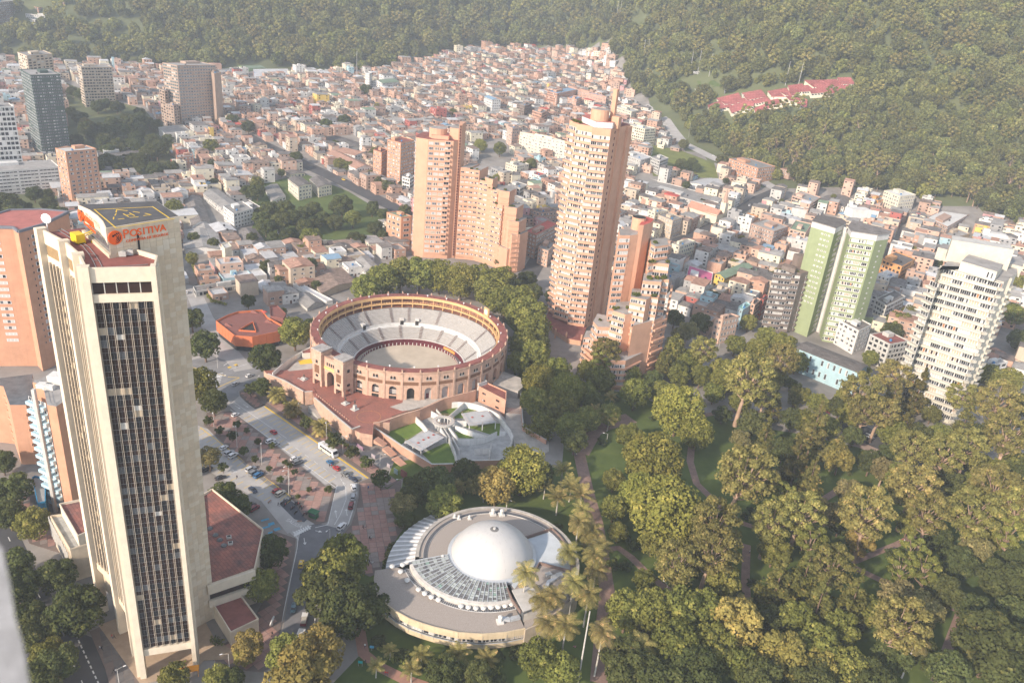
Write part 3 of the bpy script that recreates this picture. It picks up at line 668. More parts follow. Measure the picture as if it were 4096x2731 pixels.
 # left serrated faces with fins
 for a_,b_ in (('p1','p2'),('p2','p3'),('p3','fl')):
  q0 = V2[a_];q1 = V2[b_];d = (q1-q0).normalized();q0 = q0+d*2.2+Vector((.45,.45));q1 = q1-d*.6+Vector((.45,.45))
  p_,u_,n_,L_ = wall_axes(q0,q1,Vector((-1,-1.2)));rz_ = math.atan2(u_.y,u_.x)
  zz = 20 if a_ == 'p1' else (15 if a_ == 'p2' else 11)
  b = MB();q = p_+u_*L_/2;b.box((q.x-c0.x,q.y-c0.y,zz),(L_,.12,Z1-zz),rz_);b.build('strip_glazing',gl_brown,rt)
  b = MB()
  for k in range(int((Z1-zz)/fh)):
   if rw.random() < .8:q = p_+u_*(L_*rw.random()*.8+L_*.1)+n_*.1;b.box((q.x-c0.x,q.y-c0.y,zz+k*fh+.2),(L_*.16,.06,fh*.5),rz_)
   q = p_+u_*L_/2+n_*.08;b.box((q.x-c0.x,q.y-c0.y,zz+k*fh),(L_,.08,.12),rz_)
  tag(b.build('spandrels',curt_b,rt),kind='stuff')
  for k in range(5):
   q = p_+u_*(L_*(k+.5)/5)+n_*.35;b = MB();b.box((q.x-c0.x,q.y-c0.y,zz-.8),(.3,.45,Z1-zz+1.4),rz_);b.build('fin',stone3,rt)
  b = MB();q = p_+u_*L_/2+n_*.2;b.box((q.x-c0.x,q.y-c0.y,zz-3),(L_+.6,.6,2.4),rz_);b.build('bottom_band',stone3,rt)
  b = MB();q = p_+u_*L_/2+n_*.02;b.box((q.x-c0.x,q.y-c0.y,HT-6.0),(L_,.14,3.0),rz_);b.build('top_storey_glass',mat('bronze_blind',(0.30,0.20,0.10),0.6,0.15,1),rt)
 # slit window in the core wall
 p_,u_,n_,L_ = wall_axes(V2['d'],V2['c'],Vector((1,-.6)))
 b = MB();q = p_+u_*(L_*.60)+n_*.02;b.box((q.x-c0.x,q.y-c0.y,HT-6),(.45,.3,9.8),math.atan2(u_.y,u_.x));b.build('slit_window',gl_dark,rt)
 # helipad deck and markings
 HD = HC+.02
 top = [v for v in cb];cc = Vector((-93.4,176.8))
 ins = [cc+(v-cc)*.97 for v in top];b = MB();b.prism([L(v) for v in ins],HC,HC+.12,bottom=False)
 hp = b.build('helipad',mat('helipad_deck',(0.10,0.10,0.105),0.9,0.2,0.3),rt)
 def hl(a,c,w_=.24,k='a'):
  s0,s1 = at(k,*a,HC+.13),at(k,*c,HC+.13);yb.bar((s0.x-c0.x,s0.y-c0.y,HC+.14),(s1.x-c0.x,s1.y-c0.y,HC+.14),w_,.03)
 yb = MB();M_ = [((920,190),(1215,440)),((1215,440),(2000,315)),((1700,155),(1930,310)),((920,195),(1700,160)),
      ((1225,195),(1215,235)),((1225,195),(1370,212)),((1215,250),(1200,275)),((1185,295),(1180,325)),((1240,325),(1325,315)),((1310,250),(1385,292)),((1395,240),(1465,278)),((1345,272),(1430,258)),((1395,302),(1515,293)),((1440,222),(1530,235)),((1600,245),(1685,265)),((1580,278),(1685,265))]
 for a,c in M_:hl(a,c)
 yb.build('helipad_marking',yellow_p,hp)
 # signs
 orange = mat('sign_orange',(0.85,0.13,0.02),0.5,0.05)
 def sign(p0,p1,z,flip,sc,out):
  p_,u_,n_,L_ = wall_axes(p0,p1,out);ang = math.atan2(u_.y,u_.x)
  # text must read left to right as seen from outside: local x = -u
  rot = (R(90),0,ang+math.pi);e = p_+u_*L_      # left end seen from outside
  def pos(s_,zz,off=.12):v = e-u_*s_+n_*off;return (v.x-c0.x,v.y-c0.y,zz)
  s_ = obj('sign_letters',None,rt,(0,0,0))
  c = text_mesh('letter','P',3.0*sc,orange)
  obj('letter',c,s_,pos(3.6*sc,z-.9*sc),rot=rot)
  x = 5.25*sc
  for ch,w_ in zip('OSITIVA',(1.75,1.3,.75,1.3,.75,1.35,1.4)):
   c = text_mesh('letter',ch,2.35*sc,orange,offset=.02)
   obj('letter',c,s_,pos(x,z-.75*sc),rot=rot);x += w_*sc*1.02
  c = text_mesh('small_lettering','COMPAÑIA DE SEGUROS',.92*sc,orange,.06)
  obj('small_lettering',c,s_,pos(4.2*sc,z-2.0*sc),rot=rot)
  dsc = MB();k = 28;ctr = pos(1.75*sc,z-.35*sc,.15);r = 1.65*sc
  pts = [(math.cos(2*math.pi*i/k)*r,math.sin(2*math.pi*i/k)*r) for i in range(k)]
  dsc.v = [(x_,y_,0) for x_,y_ in pts]+[(x_,y_,.2) for x_,y_ in pts];dsc.f = [tuple(range(k,2*k))]+[(i,(i+1) % k,k+(i+1) % k,k+i) for i in range(k)];dsc.m = [0]*len(dsc.f)
  dd = dsc.build('sign_disc',orange,rt);dd.location = ctr;dd.rotation_euler = rot
  em = MB()      # the dark emblem: swooping fingers rising from the lower right
  for q,(r0_,a0_,a1_) in enumerate(((1.32,-100,40),(.95,-95,55),(.58,-90,75))):
   N_ = 10
   for i in range(N_):
    t0,t1 = R(a0_+(a1_-a0_)*i/N_),R(a0_+(a1_-a0_)*(i+1)/N_);w0 = .26*(math.sin(math.pi*(i)/N_)*.8+.2);w1 = .26*(math.sin(math.pi*(i+1)/N_)*.8+.2)
    f_ = lambda t,rr:((math.cos(t)*rr*.95)*sc,(math.sin(t)*rr-.05)*sc,.215+q*.004)
    em.quad(f_(t0,r0_-w0),f_(t0,r0_),f_(t1,r0_),f_(t1,r0_-w1))
   t = R(a1_);x_,y_ = math.cos(t)*r0_*.95*sc,(math.sin(t)*r0_)*sc;em.tri((x_-.35*sc,y_-.1*sc,.23),(x_+.15*sc,y_,.23),(x_-.25*sc,y_+.42*sc,.23))
  em.quad((-.75*sc,.35*sc,.235),(-.3*sc,.2*sc,.235),(-.1*sc,.7*sc,.235),(-.55*sc,.8*sc,.235))
  ee = em.build('emblem',mat('sign_black',(0.015,0.015,0.02),0.5,0.05),dd)
 sign(V2['d'],V2['c'],HC-2.1,False,.98,Vector((1,-.6)))
 sign(V2['a'],V2['d'],HC-1.9,True,.88,Vector((-1,-1)))
 # roof plant: window-cleaning cradle, rails, condensers, dish
 yw = MB();a = at('a',715,640,HT-.9);yw.box((a.x,a.y,HT-.5),(2.0,3.2,2.0),.9)
 for k in range(4):yw.box((a.x+(-.6,.6,1.4,2.6)[k],a.y+(1,-1,.4,1)[k],HT-.9),(.25,.25,.5),.9)
 yw.bar((a.x+.8,a.y+.4,HT+1.0),(a.x+4.2,a.y+2.6,HT+2.6),.18);yw.bar((a.x+.8,a.y+1.2,HT+.4),(a.x+4.4,a.y+3.4,HT+2.2),.18);yw.bar((a.x+2.4,a.y+1.4,HT-.7),(a.x+4,a.y+3,HT+2.4),.14)
 yw.box((a.x+4.4,a.y+2.2,HT-.6),(1.8,1.3,1.4),.9)
 cr_ = yw.build('window_cleaning_cradle',mat('machine_yellow',(0.72,0.52,0.02),0.5,0.1),None);tag(cr_,'yellow window cleaning machine on the red roof deck of the beige tower','machine')
 rb = MB()
 pts = [(440,470),(560,540),(680,620),(770,680),(850,780),(910,880),(950,970)];pts2 = [(480,450),(620,530),(740,620),(850,690),(930,790),(990,880),(1030,960)]
 A_ = [at('a',x,y,HT-.8) for x,y in pts];B_ = [at('a',x,y,HT-.8) for x,y in pts2]
 for PP in (A_,B_):
  for s0,s1 in zip(PP,PP[1:]):rb.bar(s0-Vector((c0.x,c0.y,0)),s1-Vector((c0.x,c0.y,0)),.12)
 for s0,s1 in zip(A_,B_):
  for t in (0,.5):rb.bar(s0-Vector((c0.x,c0.y,0)),s1-Vector((c0.x,c0.y,0)),.1)
 s0,s1 = at('a',960,975,HT-.8),at('a',1640,925,HT-.8);rb.bar(s0-Vector((c0.x,c0.y,0)),s1-Vector((c0.x,c0.y,0)),.12)
 rb.build('rails',grey_m,rt)
 for x,y in ((1305,820),(1400,800)):
  a = at('a',x,y,HT-.9);b = MB();b.box((0,0,.15),(1.5,1.3,1.1),0);cyl(b,(0,0,1.25),.5,.12,12)
  o = b.build('condenser',conc_l);o.location = (a.x,a.y,HT-.9);o.rotation_euler.z = rzf;tag(o,('left' if x < 1350 else 'right')+'-hand pale condenser of the pair on the red tower roof deck','condenser','condensers on the tower roof')
 a = at('a',250,340,HT+.5);b = MB();b.bar((0,0,0),(0,0,2.2),.12)
 for i in range(10):
  t0,t1 = 2*math.pi*i/10,2*math.pi*(i+1)/10;b.tri((0,-.25,2.4),(.9*math.cos(t0),0,2.4+.9*math.sin(t0)),(.9*math.cos(t1),0,2.4+.9*math.sin(t1)))
 o = b.build('satellite_dish',white_m);o.location = (V2['p1'].x+1.5,V2['p1'].y+1.6,HT-.9);o.scale = (1.4,)*3;tag(o,'white satellite dish at the rear left corner of the beige tower roof','satellite dish')
 HAND.append(body)
office_tower()
# low wings of the tower
def slab_building(label,cat,k,pts,h,wall,roof,band=None,name='building',z0=0,over=0.0,wset=None,**kw):
 P = [at(k,x,y,h) for x,y in pts];return building(label,cat,P,z0,h-z0,wall,roof,wset=wset,clutter=False,tank=False,name=name,**kw)
red_old = mat('roof_worn_red',(0.34,0.13,0.095),0.9,0.35,0.22,c2=(0.13,0.085,0.08),mort=(0.25,0.015,(0.8,0.78,0.8),(0.55,0.5,0.5),(0,0,0.75)))
ax = slab_building('low annex with a worn red roof right of the beige tower','building','B',[(1235,430),(1290,395),(1600,640),(1548,880),(1275,975)],13,stone2,red_old,name='annex')
def along(k,a,c,z,zz0,zz1,w_,mt,nm,rt):
 s0,s1 = at(k,*a,z),at(k,*c,z);b = MB();l = rt.location;b.bar((s0.x-l.x,s0.y-l.y,(zz0+zz1)/2),(s1.x-l.x,s1.y-l.y,(zz0+zz1)/2),w_,zz1-zz0);return b.build(nm,mt,rt)
along('B',(1270,975),(1550,880),13,8.0,10.6,.5,gl_brown,'window_band',ax);along('B',(1262,990),(1552,893),13,10.6,13.8,.9,stone2,'fascia',ax);along('B',(1262,990),(1552,893),13,5.6,8.0,.9,stone2,'lower_fascia',ax)
for x,y in ((1277,630),(1312,670),(1337,700),(1363,733)):
 a = at('B',x,y,13);b = MB();b.ring((0,0,0),[(.95,0),(.95,.35),(.6,.65),(0,.75)],n=12);o = b.build('roof_dome_light',gl_mid,ax,True);o.location = (a.x-ax.location.x,a.y-ax.location.y,13)
for x,y in ((1393,685),(1402,722)):
 a = at('B',x,y,13);b = MB();b.box((0,0,0),(1.5,1.3,.7),.4);b.box((0,0,.7),(1.0,.8,.1),.4,m=1);o = b.build('roof_vent',[conc_l,dark],ax);o.location = (a.x-ax.location.x,a.y-ax.location.y,13)
slab_building('small canopy building with a smooth maroon roof below the annex','building','B',[(1290,1080),(1440,1010),(1572,1185),(1405,1265)],5.5,stone2,maroon,name='canopy_building')
lf = slab_building('low grey-roofed wing left of the beige tower','building','d',[(335,855),(410,845),(640,1020),(465,1075)],12,stone,mat('roof_grey_lichen',(0.36,0.36,0.34),0.9,0.25,0.5),name='annex')
slab_building('raised block with a red roof behind the low grey wing','building','d',[(395,775),(560,740),(640,930),(515,985)],16,stone2,red_old,name='annex')
for i in range(14):
 a = at('d',340+i*9.5,875+i*18,9);b = MB();b.box((0,0,0),(.25,.35,8),0);o = b.build('fin',conc_l,lf);o.location = (a.x-lf.location.x-.3,a.y-lf.location.y-.6,3)
# orange awning, steps
b = MB();a = at('b',1740,1260,2.6);b.box((0,0,2.4),(7.0,2.0,.25),.35)
for dx in (-3.2,3.2):
 for dy in (-.8,.8):b.box((dx*math.cos(.35)-dy*math.sin(.35),dx*math.sin(.35)+dy*math.cos(.35),0),(.1,.1,2.4))
o = b.build('awning',mat('awning_orange',(0.75,0.30,0.02),0.7,0.1));o.location = (a.x,a.y,.2);tag(o,'orange awning at the foot of the beige tower','awning')
steps('b',[(2160,1120),(2060,1000)],6,5,6,.2,'pale stone steps beside the beige tower foot','x',mt=conc_l) if 0 else None
# ---- camera parapet edge at the bottom left corner
b = MB();rough = mat('parapet_render',(0.22,0.23,0.25),0.95,0.2,30.0,bump=.4)
def edgept(X,Y,dist):
 d = (fw*FPX + cr*(X-2048) - cu*(Y-1365.5)).normalized();return Vector((0,0,CAM_H))+d*dist
prof = [(-60,2120),(8,2190),(40,2330),(58,2460),(88,2560),(112,2700),(135,2860)]
front = [edgept(x,y,1.15) for x,y in prof];back = [edgept(x-30,y+10,1.9) for x,y in prof];lft = [edgept(-500,y+40,1.3) for x,y in prof];lb = [edgept(-500,y+40,2.0) for x,y in prof]
for i in range(len(prof)-1):
 b.quad(front[i],front[i+1],back[i+1],back[i]);b.quad(front[i+1],front[i],lft[i],lft[i+1]);b.quad(back[i],back[i+1],lb[i+1],lb[i])
b.quad(front[0],back[0],lb[0],lft[0]);
o = b.build('viewing_deck_parapet',rough);tag(o,'rough grey rendered parapet edge of the viewing deck at the lower left corner','parapet')
# ================================================================ bullring
def bullring():
 cx,cy_ = RC.x,RC.y;rt = root('bullring',(cx,cy_,-1),'round brick bullring with tiered pale seats round a sand floor','bullring');Z = lambda z:z+1
 sand = mat('arena_sand',(0.52,0.45,0.36),0.95,0.10,0.12,c2=(0.43,0.37,0.29),bump=.3)
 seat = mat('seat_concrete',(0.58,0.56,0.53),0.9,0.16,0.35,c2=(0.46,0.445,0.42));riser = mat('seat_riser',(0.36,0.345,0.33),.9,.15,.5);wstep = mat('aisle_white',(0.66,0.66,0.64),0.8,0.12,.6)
 b = MB();b.ring((0,0,0),[(25.2,Z(-.98)),(0.01,Z(-.95))],n=72);b.build('sand_floor',sand,rt)
 b = MB();b.ring((0,0,0),[(28.1,Z(-.97)),(25.2,Z(-.97))],n=72);b.build('passage_floor',sand,rt)
 # barrier: white posts and maroon boards
 mar = mat('maroon_paint',(0.13,0.025,0.035),0.7,0.15,1);n = 72
 bp = shared('barrier_board',lambda b:b.box((0,0,0),(1.55,.12,1.25)),[mar]);wp = shared('barrier_post',lambda b:b.box((0,0,0),(.35,.35,1.45)),[white])
 for i in range(n):
  t = 2*math.pi*(i+.5)/n;orange_ = 5 < i-12 < 0
  obj('barrier_board',bp,rt,(25.6*math.cos(t),25.6*math.sin(t),Z(-1)),t+math.pi/2,(1.36,1,1));t -= math.pi/n;obj('barrier_post',wp,rt,(25.6*math.cos(t),25.6*math.sin(t),Z(-1)),t)
 b = MB();b.ring((0,0,0),[(28.0,Z(-1)),(28.0,Z(1.2)),(28.5,Z(1.2))],n=72);b.build('ring_wall',mar,rt)
 b = MB();b.ring((0,0,0),[(28.5,Z(1.2)),(28.5,Z(1.5)),(29.2,Z(1.5)),(29.2,Z(1.3))],n=72);b.build('ring_wall_coping',white,rt)
 ad = mat('banner_orange',(0.75,0.33,0.10),0.7,0.1,2)
 b = MB();b.ring((0,0,0),[(27.93,Z(-.6)),(27.93,Z(1.0))],a0=R(57),a1=R(38),n=8);b.build('banner',ad,rt)
 # tiers
 lo = [29.2+.62*i for i in range(11)];z = 1.3
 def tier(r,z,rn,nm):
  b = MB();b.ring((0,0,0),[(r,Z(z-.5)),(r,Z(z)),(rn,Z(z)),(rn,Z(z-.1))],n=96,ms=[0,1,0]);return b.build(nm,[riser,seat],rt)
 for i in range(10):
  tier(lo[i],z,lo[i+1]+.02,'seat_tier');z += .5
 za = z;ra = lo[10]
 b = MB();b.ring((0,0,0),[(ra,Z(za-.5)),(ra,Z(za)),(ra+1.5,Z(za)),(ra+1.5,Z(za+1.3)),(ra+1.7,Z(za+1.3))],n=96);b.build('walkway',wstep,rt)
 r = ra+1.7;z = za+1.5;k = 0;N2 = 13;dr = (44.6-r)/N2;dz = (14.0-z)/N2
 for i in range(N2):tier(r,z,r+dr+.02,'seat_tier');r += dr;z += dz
 # aisles of dark steps
 stp = mat('step_brown',(0.20,0.155,0.15),0.9,0.1)
 def aisle(deg,r0,z0,r1,z1,n_,w_=1.5):
  t = R(deg);b = MB()
  for i in range(n_):
   rr = r0+(r1-r0)*(i+.5)/n_;zz = z0+(z1-z0)*(i+.6)/n_;b.box((rr*math.cos(t),rr*math.sin(t),Z(zz)),((r1-r0)/n_*.45,w_,.28),t)
  b.build('aisle_steps',stp,rt)
 for dg in (15,38,52,68,88,108,128,146,165,-8,188):aisle(dg,lo[0],1.3,ra,za,9)
 for dg in (30,76,100,114,134,150,5,172,195,-15):aisle(dg,ra+1.7,za+1.5,44.6,14.0,12)
 for dg in (106,93,141):     # entrance mouths in the tiers
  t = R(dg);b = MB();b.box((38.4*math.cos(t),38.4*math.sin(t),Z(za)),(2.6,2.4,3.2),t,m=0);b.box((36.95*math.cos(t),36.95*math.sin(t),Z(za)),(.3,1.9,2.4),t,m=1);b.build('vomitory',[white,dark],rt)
 # gallery: back wall, floors, columns, beam
 och = mat('ochre_paint',(0.66,0.42,0.20),0.8,0.10,.5,streak=.1)
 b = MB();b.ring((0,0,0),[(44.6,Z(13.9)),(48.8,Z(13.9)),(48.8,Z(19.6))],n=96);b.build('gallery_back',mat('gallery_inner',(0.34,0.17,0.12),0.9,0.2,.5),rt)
 b = MB();b.ring((0,0,0),[(45.6,Z(18.4)),(45.6,Z(19.95)),(46.1,Z(19.95)),(46.1,Z(18.4)),(45.6,Z(18.4))],n=120);b.build('gallery_beam',och,rt)
 b = MB();b.ring((0,0,0),[(44.7,Z(15.6)),(44.7,Z(16.2)),(46.4,Z(16.2)),(46.4,Z(15.6)),(44.7,Z(15.6))],n=120);b.build('gallery_floor',och,rt)
 NC = 48
 cb = shared('gallery_column',lambda b:b.box((0,0,0),(.42,.42,4.6)),[och]);ub = shared('gallery_upper_column',lambda b:b.box((0,0,0),(.35,.35,2.4)),[och]);rp = shared('gallery_baluster',lambda b:b.box((0,0,0),(.16,.16,1.0)),[och])
 for i in range(NC):
  t = 2*math.pi*i/NC;obj('gallery_column',cb,rt,(45.0*math.cos(t),45.0*math.sin(t),Z(11.4)),t);obj('gallery_upper_column',ub,rt,(45.4*math.cos(t),45.4*math.sin(t),Z(16.1)),t)
  for q in (1,2,3):tt = t+2*math.pi*q/4/NC;obj('gallery_baluster',rp,rt,(44.85*math.cos(tt),44.85*math.sin(tt),Z(16.2)),tt)
 b = MB();b.ring((0,0,0),[(46.0,Z(19.96)),(46.0,Z(20.2)),(49.7,Z(20.2)),(49.7,Z(19.96))],n=120);b.build('rim_roof',maroon,rt)
 # outer wall with arched openings, bay by bay
 NB = 38;ROUT = 49.8;zt = 19.9;zp = 5.8;zl = 4
 def bay(kind):
  def f(b):
   hw = ROUT*math.tan(math.pi/NB);D = 1.5
   # coordinates: x along wall, y outward (0 = outer face), z up from plaza
   def Q(x0,x1,z0,z1,y=0.0,m=0):b.quad((x1,y,z0),(x0,y,z0),(x0,y,z1),(x1,y,z1),m)
   H = zt-zp;zl_ = -8
   ow = 1.75 if kind != 'plain' else 0;cz = 4.9 if kind == 'balcony' else 4.4    # arch spring
   if kind == 'plain':Q(-hw,hw,zl_,H)
   else:
    Q(-hw,-ow,zl_,H);Q(ow,hw,zl_,H);Q(-ow,ow,cz+ow+.1,H)
    n_ = 10;pts = [(-ow*math.cos(math.pi*i/n_),cz+ow*math.sin(math.pi*i/n_)) for i in range(n_+1)]
    for (xa,za_),(xb,zb_) in zip(pts,pts[1:]):b.quad((xb,0,zb_),(xa,0,za_),(xa,0,cz+ow+.1),(xb,0,cz+ow+.1));b.quad((xa,0,za_),(xb,0,zb_),(xb,-D,zb_),(xa,-D,za_),1)
    z0 = 2.0 if kind == 'balcony' else 0
    for s_ in (-1,1):b.quad((s_*ow,0,z0),(s_*ow,0,cz),(s_*ow,-D,cz),(s_*ow,-D,z0),1)
    if kind == 'balcony':
     Q(-ow,ow,zl_,.0,0);Q(-ow,ow,1.6,2.0,0);Q(-ow,ow,0,1.6,-.3,3);b.box((0,-.1,1.95),(2*ow+.5,.5,.25),m=0)
    else:Q(-ow,ow,zl_,0,0)
    back = 2 if kind in ('open','balcony') else 2
    Q(-ow,ow,z0,cz+ow,-D,back)
    if kind == 'door':b.box((.1,-D+.06,z0),(1.3,.1,2.6),m=4)
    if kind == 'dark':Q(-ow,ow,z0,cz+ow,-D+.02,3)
    if kind == 'balcony':b.box((0,-D+.2,cz-.4),(2*ow,.2,.8),m=3)
   for s_ in (-1,1):b.box((s_*(hw-.28),.1,zl_),(.62,.3,H-zl_),m=0)      # pilasters
   b.box((0,.1,H-.9),(2*hw,.3,.35),m=0);b.box((0,.12,H-.25),(2*hw,.34,.3),m=0);b.box((0,.08,7.15),(2*hw-1,.2,.25),m=0)
   b.quad((hw-.6,.03,7.5),(-hw+.6,.03,7.5),(-hw+.6,.03,9.2),(hw-.6,.03,9.2),5)    # lattice brick panel
   for dx in (-.75,.75):       # paired window at the top
    b.quad((dx+.5,.035,10.3),(dx-.5,.035,10.3),(dx-.5,.035,11.5),(dx+.5,.035,11.5),3);b.quad((dx+.32,.035,11.5),(dx-.32,.035,11.5),(dx-.2,.035,11.85),(dx+.2,.035,11.85),3)
   b.box((0,.1,10.0),(2.9,.22,.25),m=2);b.box((0,.08,10.3),(.24,.16,1.3),m=2)
  return shared('arched_bay',f,[brick_r,brick_p,arch_in,dark,mar,lattice])
 arch_in = mat('arch_inner_wall',(0.46,0.44,0.42),.9,.15,.5);lattice = mat('lattice_brick',(0.44,0.26,0.17),0.9,0.2,1.5,mort=(1.6,0.18,(0.75,0.7,0.68),(0.5,0.45,0.42),(R(90),R(45),0)))
 kinds = {k:bay(k) for k in ('door','open','balcony','plain','dark')}
 # index by angle: -90 deg faces the camera
 for i in range(NB):
  t = 2*math.pi*(i+.5)/NB;deg = math.degrees(t);deg = deg-360 if deg > 180 else deg
  if -137 < deg < -109:continue      # the gatehouse stands there
  if -110 <= deg < -88:kd = 'balcony'
  elif -88 <= deg < -79:kd = 'dark'
  elif -79 <= deg < -62:kd = 'door'
  elif -62 <= deg < -25:kd = 'open'
  elif -25 <= deg < -10:kd = 'dark'
  else:kd = 'plain'
  obj('arched_bay',kinds[kd],rt,(ROUT*math.cos(t),ROUT*math.sin(t),Z(zp)),t-math.pi/2)
 fin = shared('finial',lambda b:(b.box((0,0,0),(.7,.7,.9)),b.prism([(-.35,-.35),(.35,-.35),(.35,.35),(-.35,.35)],.9,.9),cyl(b,(0,0,.9),.4,.8,4,r2=.05)),[brick_r])
 for i in range(NB):
  t = 2*math.pi*i/NB;obj('finial',fin,rt,(49.95*math.cos(t),49.95*math.sin(t),Z(19.95)),t)
 fl = shared('floodlight',lambda b:(b.box((0,0,0),(.12,.12,.8)),b.box((0,-.15,.7),(.7,.5,.5))),[white_m])
 for i in range(26):
  t = 2*math.pi*(i+.3)/26;obj('floodlight',fl,rt,(46.3*math.cos(t),46.3*math.sin(t),Z(20.2)),t+math.pi/2)
 # clock
 t = R(36);c = Vector((46.0*math.cos(t),46.0*math.sin(t),Z(20.2)));ck = obj('clock',shared('clock',lambda b:b.box((0,0,0),(4.2,.9,4.4)),[och]),rt,c,t-math.pi/2)
 fa = MB();k = 24
 for i in range(k):
  a0,a1 = 2*math.pi*i/k,2*math.pi*(i+1)/k;fa.tri((0,-.50,2.25),(1.55*math.cos(a0),-.50,2.25+1.55*math.sin(a0)),(1.55*math.cos(a1),-.50,2.25+1.55*math.sin(a1)))
 for i in range(12):a0 = math.pi*i/6;fa.bar((1.25*math.cos(a0),-.52,2.25+1.25*math.sin(a0)),(1.5*math.cos(a0),-.52,2.25+1.5*math.sin(a0)),.14,.04,m=1)
 fa.bar((0,-.53,2.25),(.6,-.53,3.05),.14,.04,m=1);fa.bar((0,-.53,2.25),(-.5,-.53,3.35),.12,.04,m=1)
 fa.build('clock_face',[white,black],ck)
 # gatehouse: two towers, arch block between
 tg = R(-123);gx = Vector((math.cos(tg),math.sin(tg),0));ang = tg+math.pi/2
 gt = obj('gatehouse',None,rt,(gx.x*53.0,gx.y*53.0,Z(zp)),ang)      # local -y outward
 def tower(x):
  b = MB();H = 17.9
  b.box((x,-.2,2.8),(5.8,6.4,H-2.8))
  for dx in (-2.5,2.5):
   for dy in (-2.7,2.3):b.box((x+dx,dy,-8),(1.2,1.2,10.9))
  b.box((x,-.2,H-1.2),(6.8,7,.4));b.box((x,-.2,H),(6.6,6.8,.5),m=1)
  b.box((x,-3.42,11.6),(1.3,.2,1.5),m=2);b.box((x,-3.44,4.6),(1.6,.2,1.1),m=2)
  for s_ in (-1,1):b.box((x+s_*3.12,-.2,11.6),(.2,1.3,1.5),m=2);b.box((x+s_*3.12,-.2,4.6),(.2,1.6,1.1),m=2)
  b.quad((x-1.6,-3.43,6.4),(x+1.6,-3.43,6.4),(x+1.6,-3.43,10.6),(x-1.6,-3.43,10.6),3)
  b.build('gate_tower',[brick_r,mat('tower_roof_grey',(0.40,0.38,0.36),0.9,.3,.6),dark,lattice],gt)
 tower(-7.2);tower(7.2)
 b = MB();ow = 2.4;y = -1.6;H = 15.2;cz = 6.2
 b.box((-3.75,.2,0),(2.7,3.6,H));b.box((3.75,.2,0),(2.7,3.6,H));b.box((0,.2,cz+ow),(4.8,3.6,H-cz-ow))
 n_ = 12;pts = [(-ow*math.cos(math.pi*i/n_),cz+ow*math.sin(math.pi*i/n_)) for i in range(n_+1)]
 for (xa,za_),(xb,zb_) in zip(pts,pts[1:]):b.quad((xa,y,za_),(xb,y,zb_),(xb,y,cz+ow),(xa,y,cz+ow));b.quad((xa,y,za_),(xb,y,zb_),(xb,1.8,zb_),(xa,1.8,za_))
 b.quad((-ow,1.7,0),(ow,1.7,0),(ow,1.7,cz+ow),(-ow,1.7,cz+ow),1)
 for i in range(4):b.box((-2.1+1.4*i,-1.64,11.4),(.8,.12,1.5),m=2)
 for i in range(12):b.box((-4.6+.84*i,-1.5,H),(.42,.5,.7))
 b.build('arch_block',[brick_r,dark,dark],gt)
 b = MB();b.box((0,-1.75,9.3),(9.4,.12,1.3));bb = b.build('name_board',mat('name_board_yellow',(0.78,0.50,0.10),0.7,.08,2),gt)
 c = text_mesh('lettering','PLAZA DE SANTAMARIA',.82,white,.02,'CENTER')
 obj('lettering',c,bb,(0,-1.84,9.65),rot=(R(90),0,0))
 HAND.append([Vector((cx+52*math.cos(i*.4),cy_+52*math.sin(i*.4))) for i in range(16)])
bullring()
# ---- plaza platform in front of the ring
ZP = 5.8
def block(name,label,cat,k,pts,z0,z1,side,top,group=None,coping=None,extra=None):
 P = [at(k,x,y,z1) for x,y in pts]+(extra or []);c = sum(P,Vector((0,0,0)))/len(P)
 b = MB();b.prism([(p.x-c.x,p.y-c.y) for p in P],z0,z1,m=0,top=1,bottom=False)
 me = b.mesh(name,[side,top]);bm = bmesh.new();bm.from_mesh(me);bmesh.ops.triangulate(bm,faces=[f for f in bm.faces if len(f.verts) > 4]);bm.to_mesh(me);bm.free()
 o = obj(name,me,None,(c.x,c.y,0));HAND.append([p.to_2d() for p in P])
 if cat:tag(o,label,cat,group)
 else:o['kind'] = 'structure'
 return o
plz = mat('plaza_red_tiles',(0.36,0.135,0.10),0.55,0.28,0.16,c2=(0.25,0.12,0.10),mort=(0.5,0.02,(0.82,0.85,0.85),(0.6,0.6,0.6),(0,0,0.6)))
plat = block('ring_plaza',None,None,'r',[(1960,890),(1790,960),(1560,1030),(1340,1110),(1180,1180),(1010,1240),(985,1300),(860,1300),(830,1330),(820,1420),(700,1400),(620,1360),(270,1060),(255,1075),(240,1000),(155,1005),(-30,900),(-200,830),(-230,800),(0,795),(110,690),(200,640),(250,600)],-3.5,ZP,brick_r,plz,extra=[Vector((RC.x+49.5*math.cos(R(d_)),RC.y+49.5*math.sin(R(d_)),ZP)) for d_ in range(180,340,5)])
concp = mat('apron_concrete',(0.47,0.44,0.40),0.9,0.2,0.3)
def zsheet(name,k,pts,z,mt,thick=0.0,parent=None):
 P = [at(k,x,y,z) for x,y in pts];return sheet(name,P,z,mt,thick=thick)
zsheet('ring_apron','r',[(1120,1060),(1300,1070),(1560,1030),(1780,960),(1800,985),(1560,1060),(1380,1130),(1200,1180),(1110,1190),(985,1150),(1110,1110)],ZP+.02,concp)
zsheet('east_yard','r',[(1960,885),(2060,800),(2250,870),(2270,960),(2225,1000),(2095,975),(1990,940)],4.5,concp,thick=5)
zsheet('west_yard','r',[(0,800),(110,690),(270,660),(275,780),(20,805)],ZP+.03,mat('yard_pale',(0.45,0.43,0.40),0.9,.2,.2))
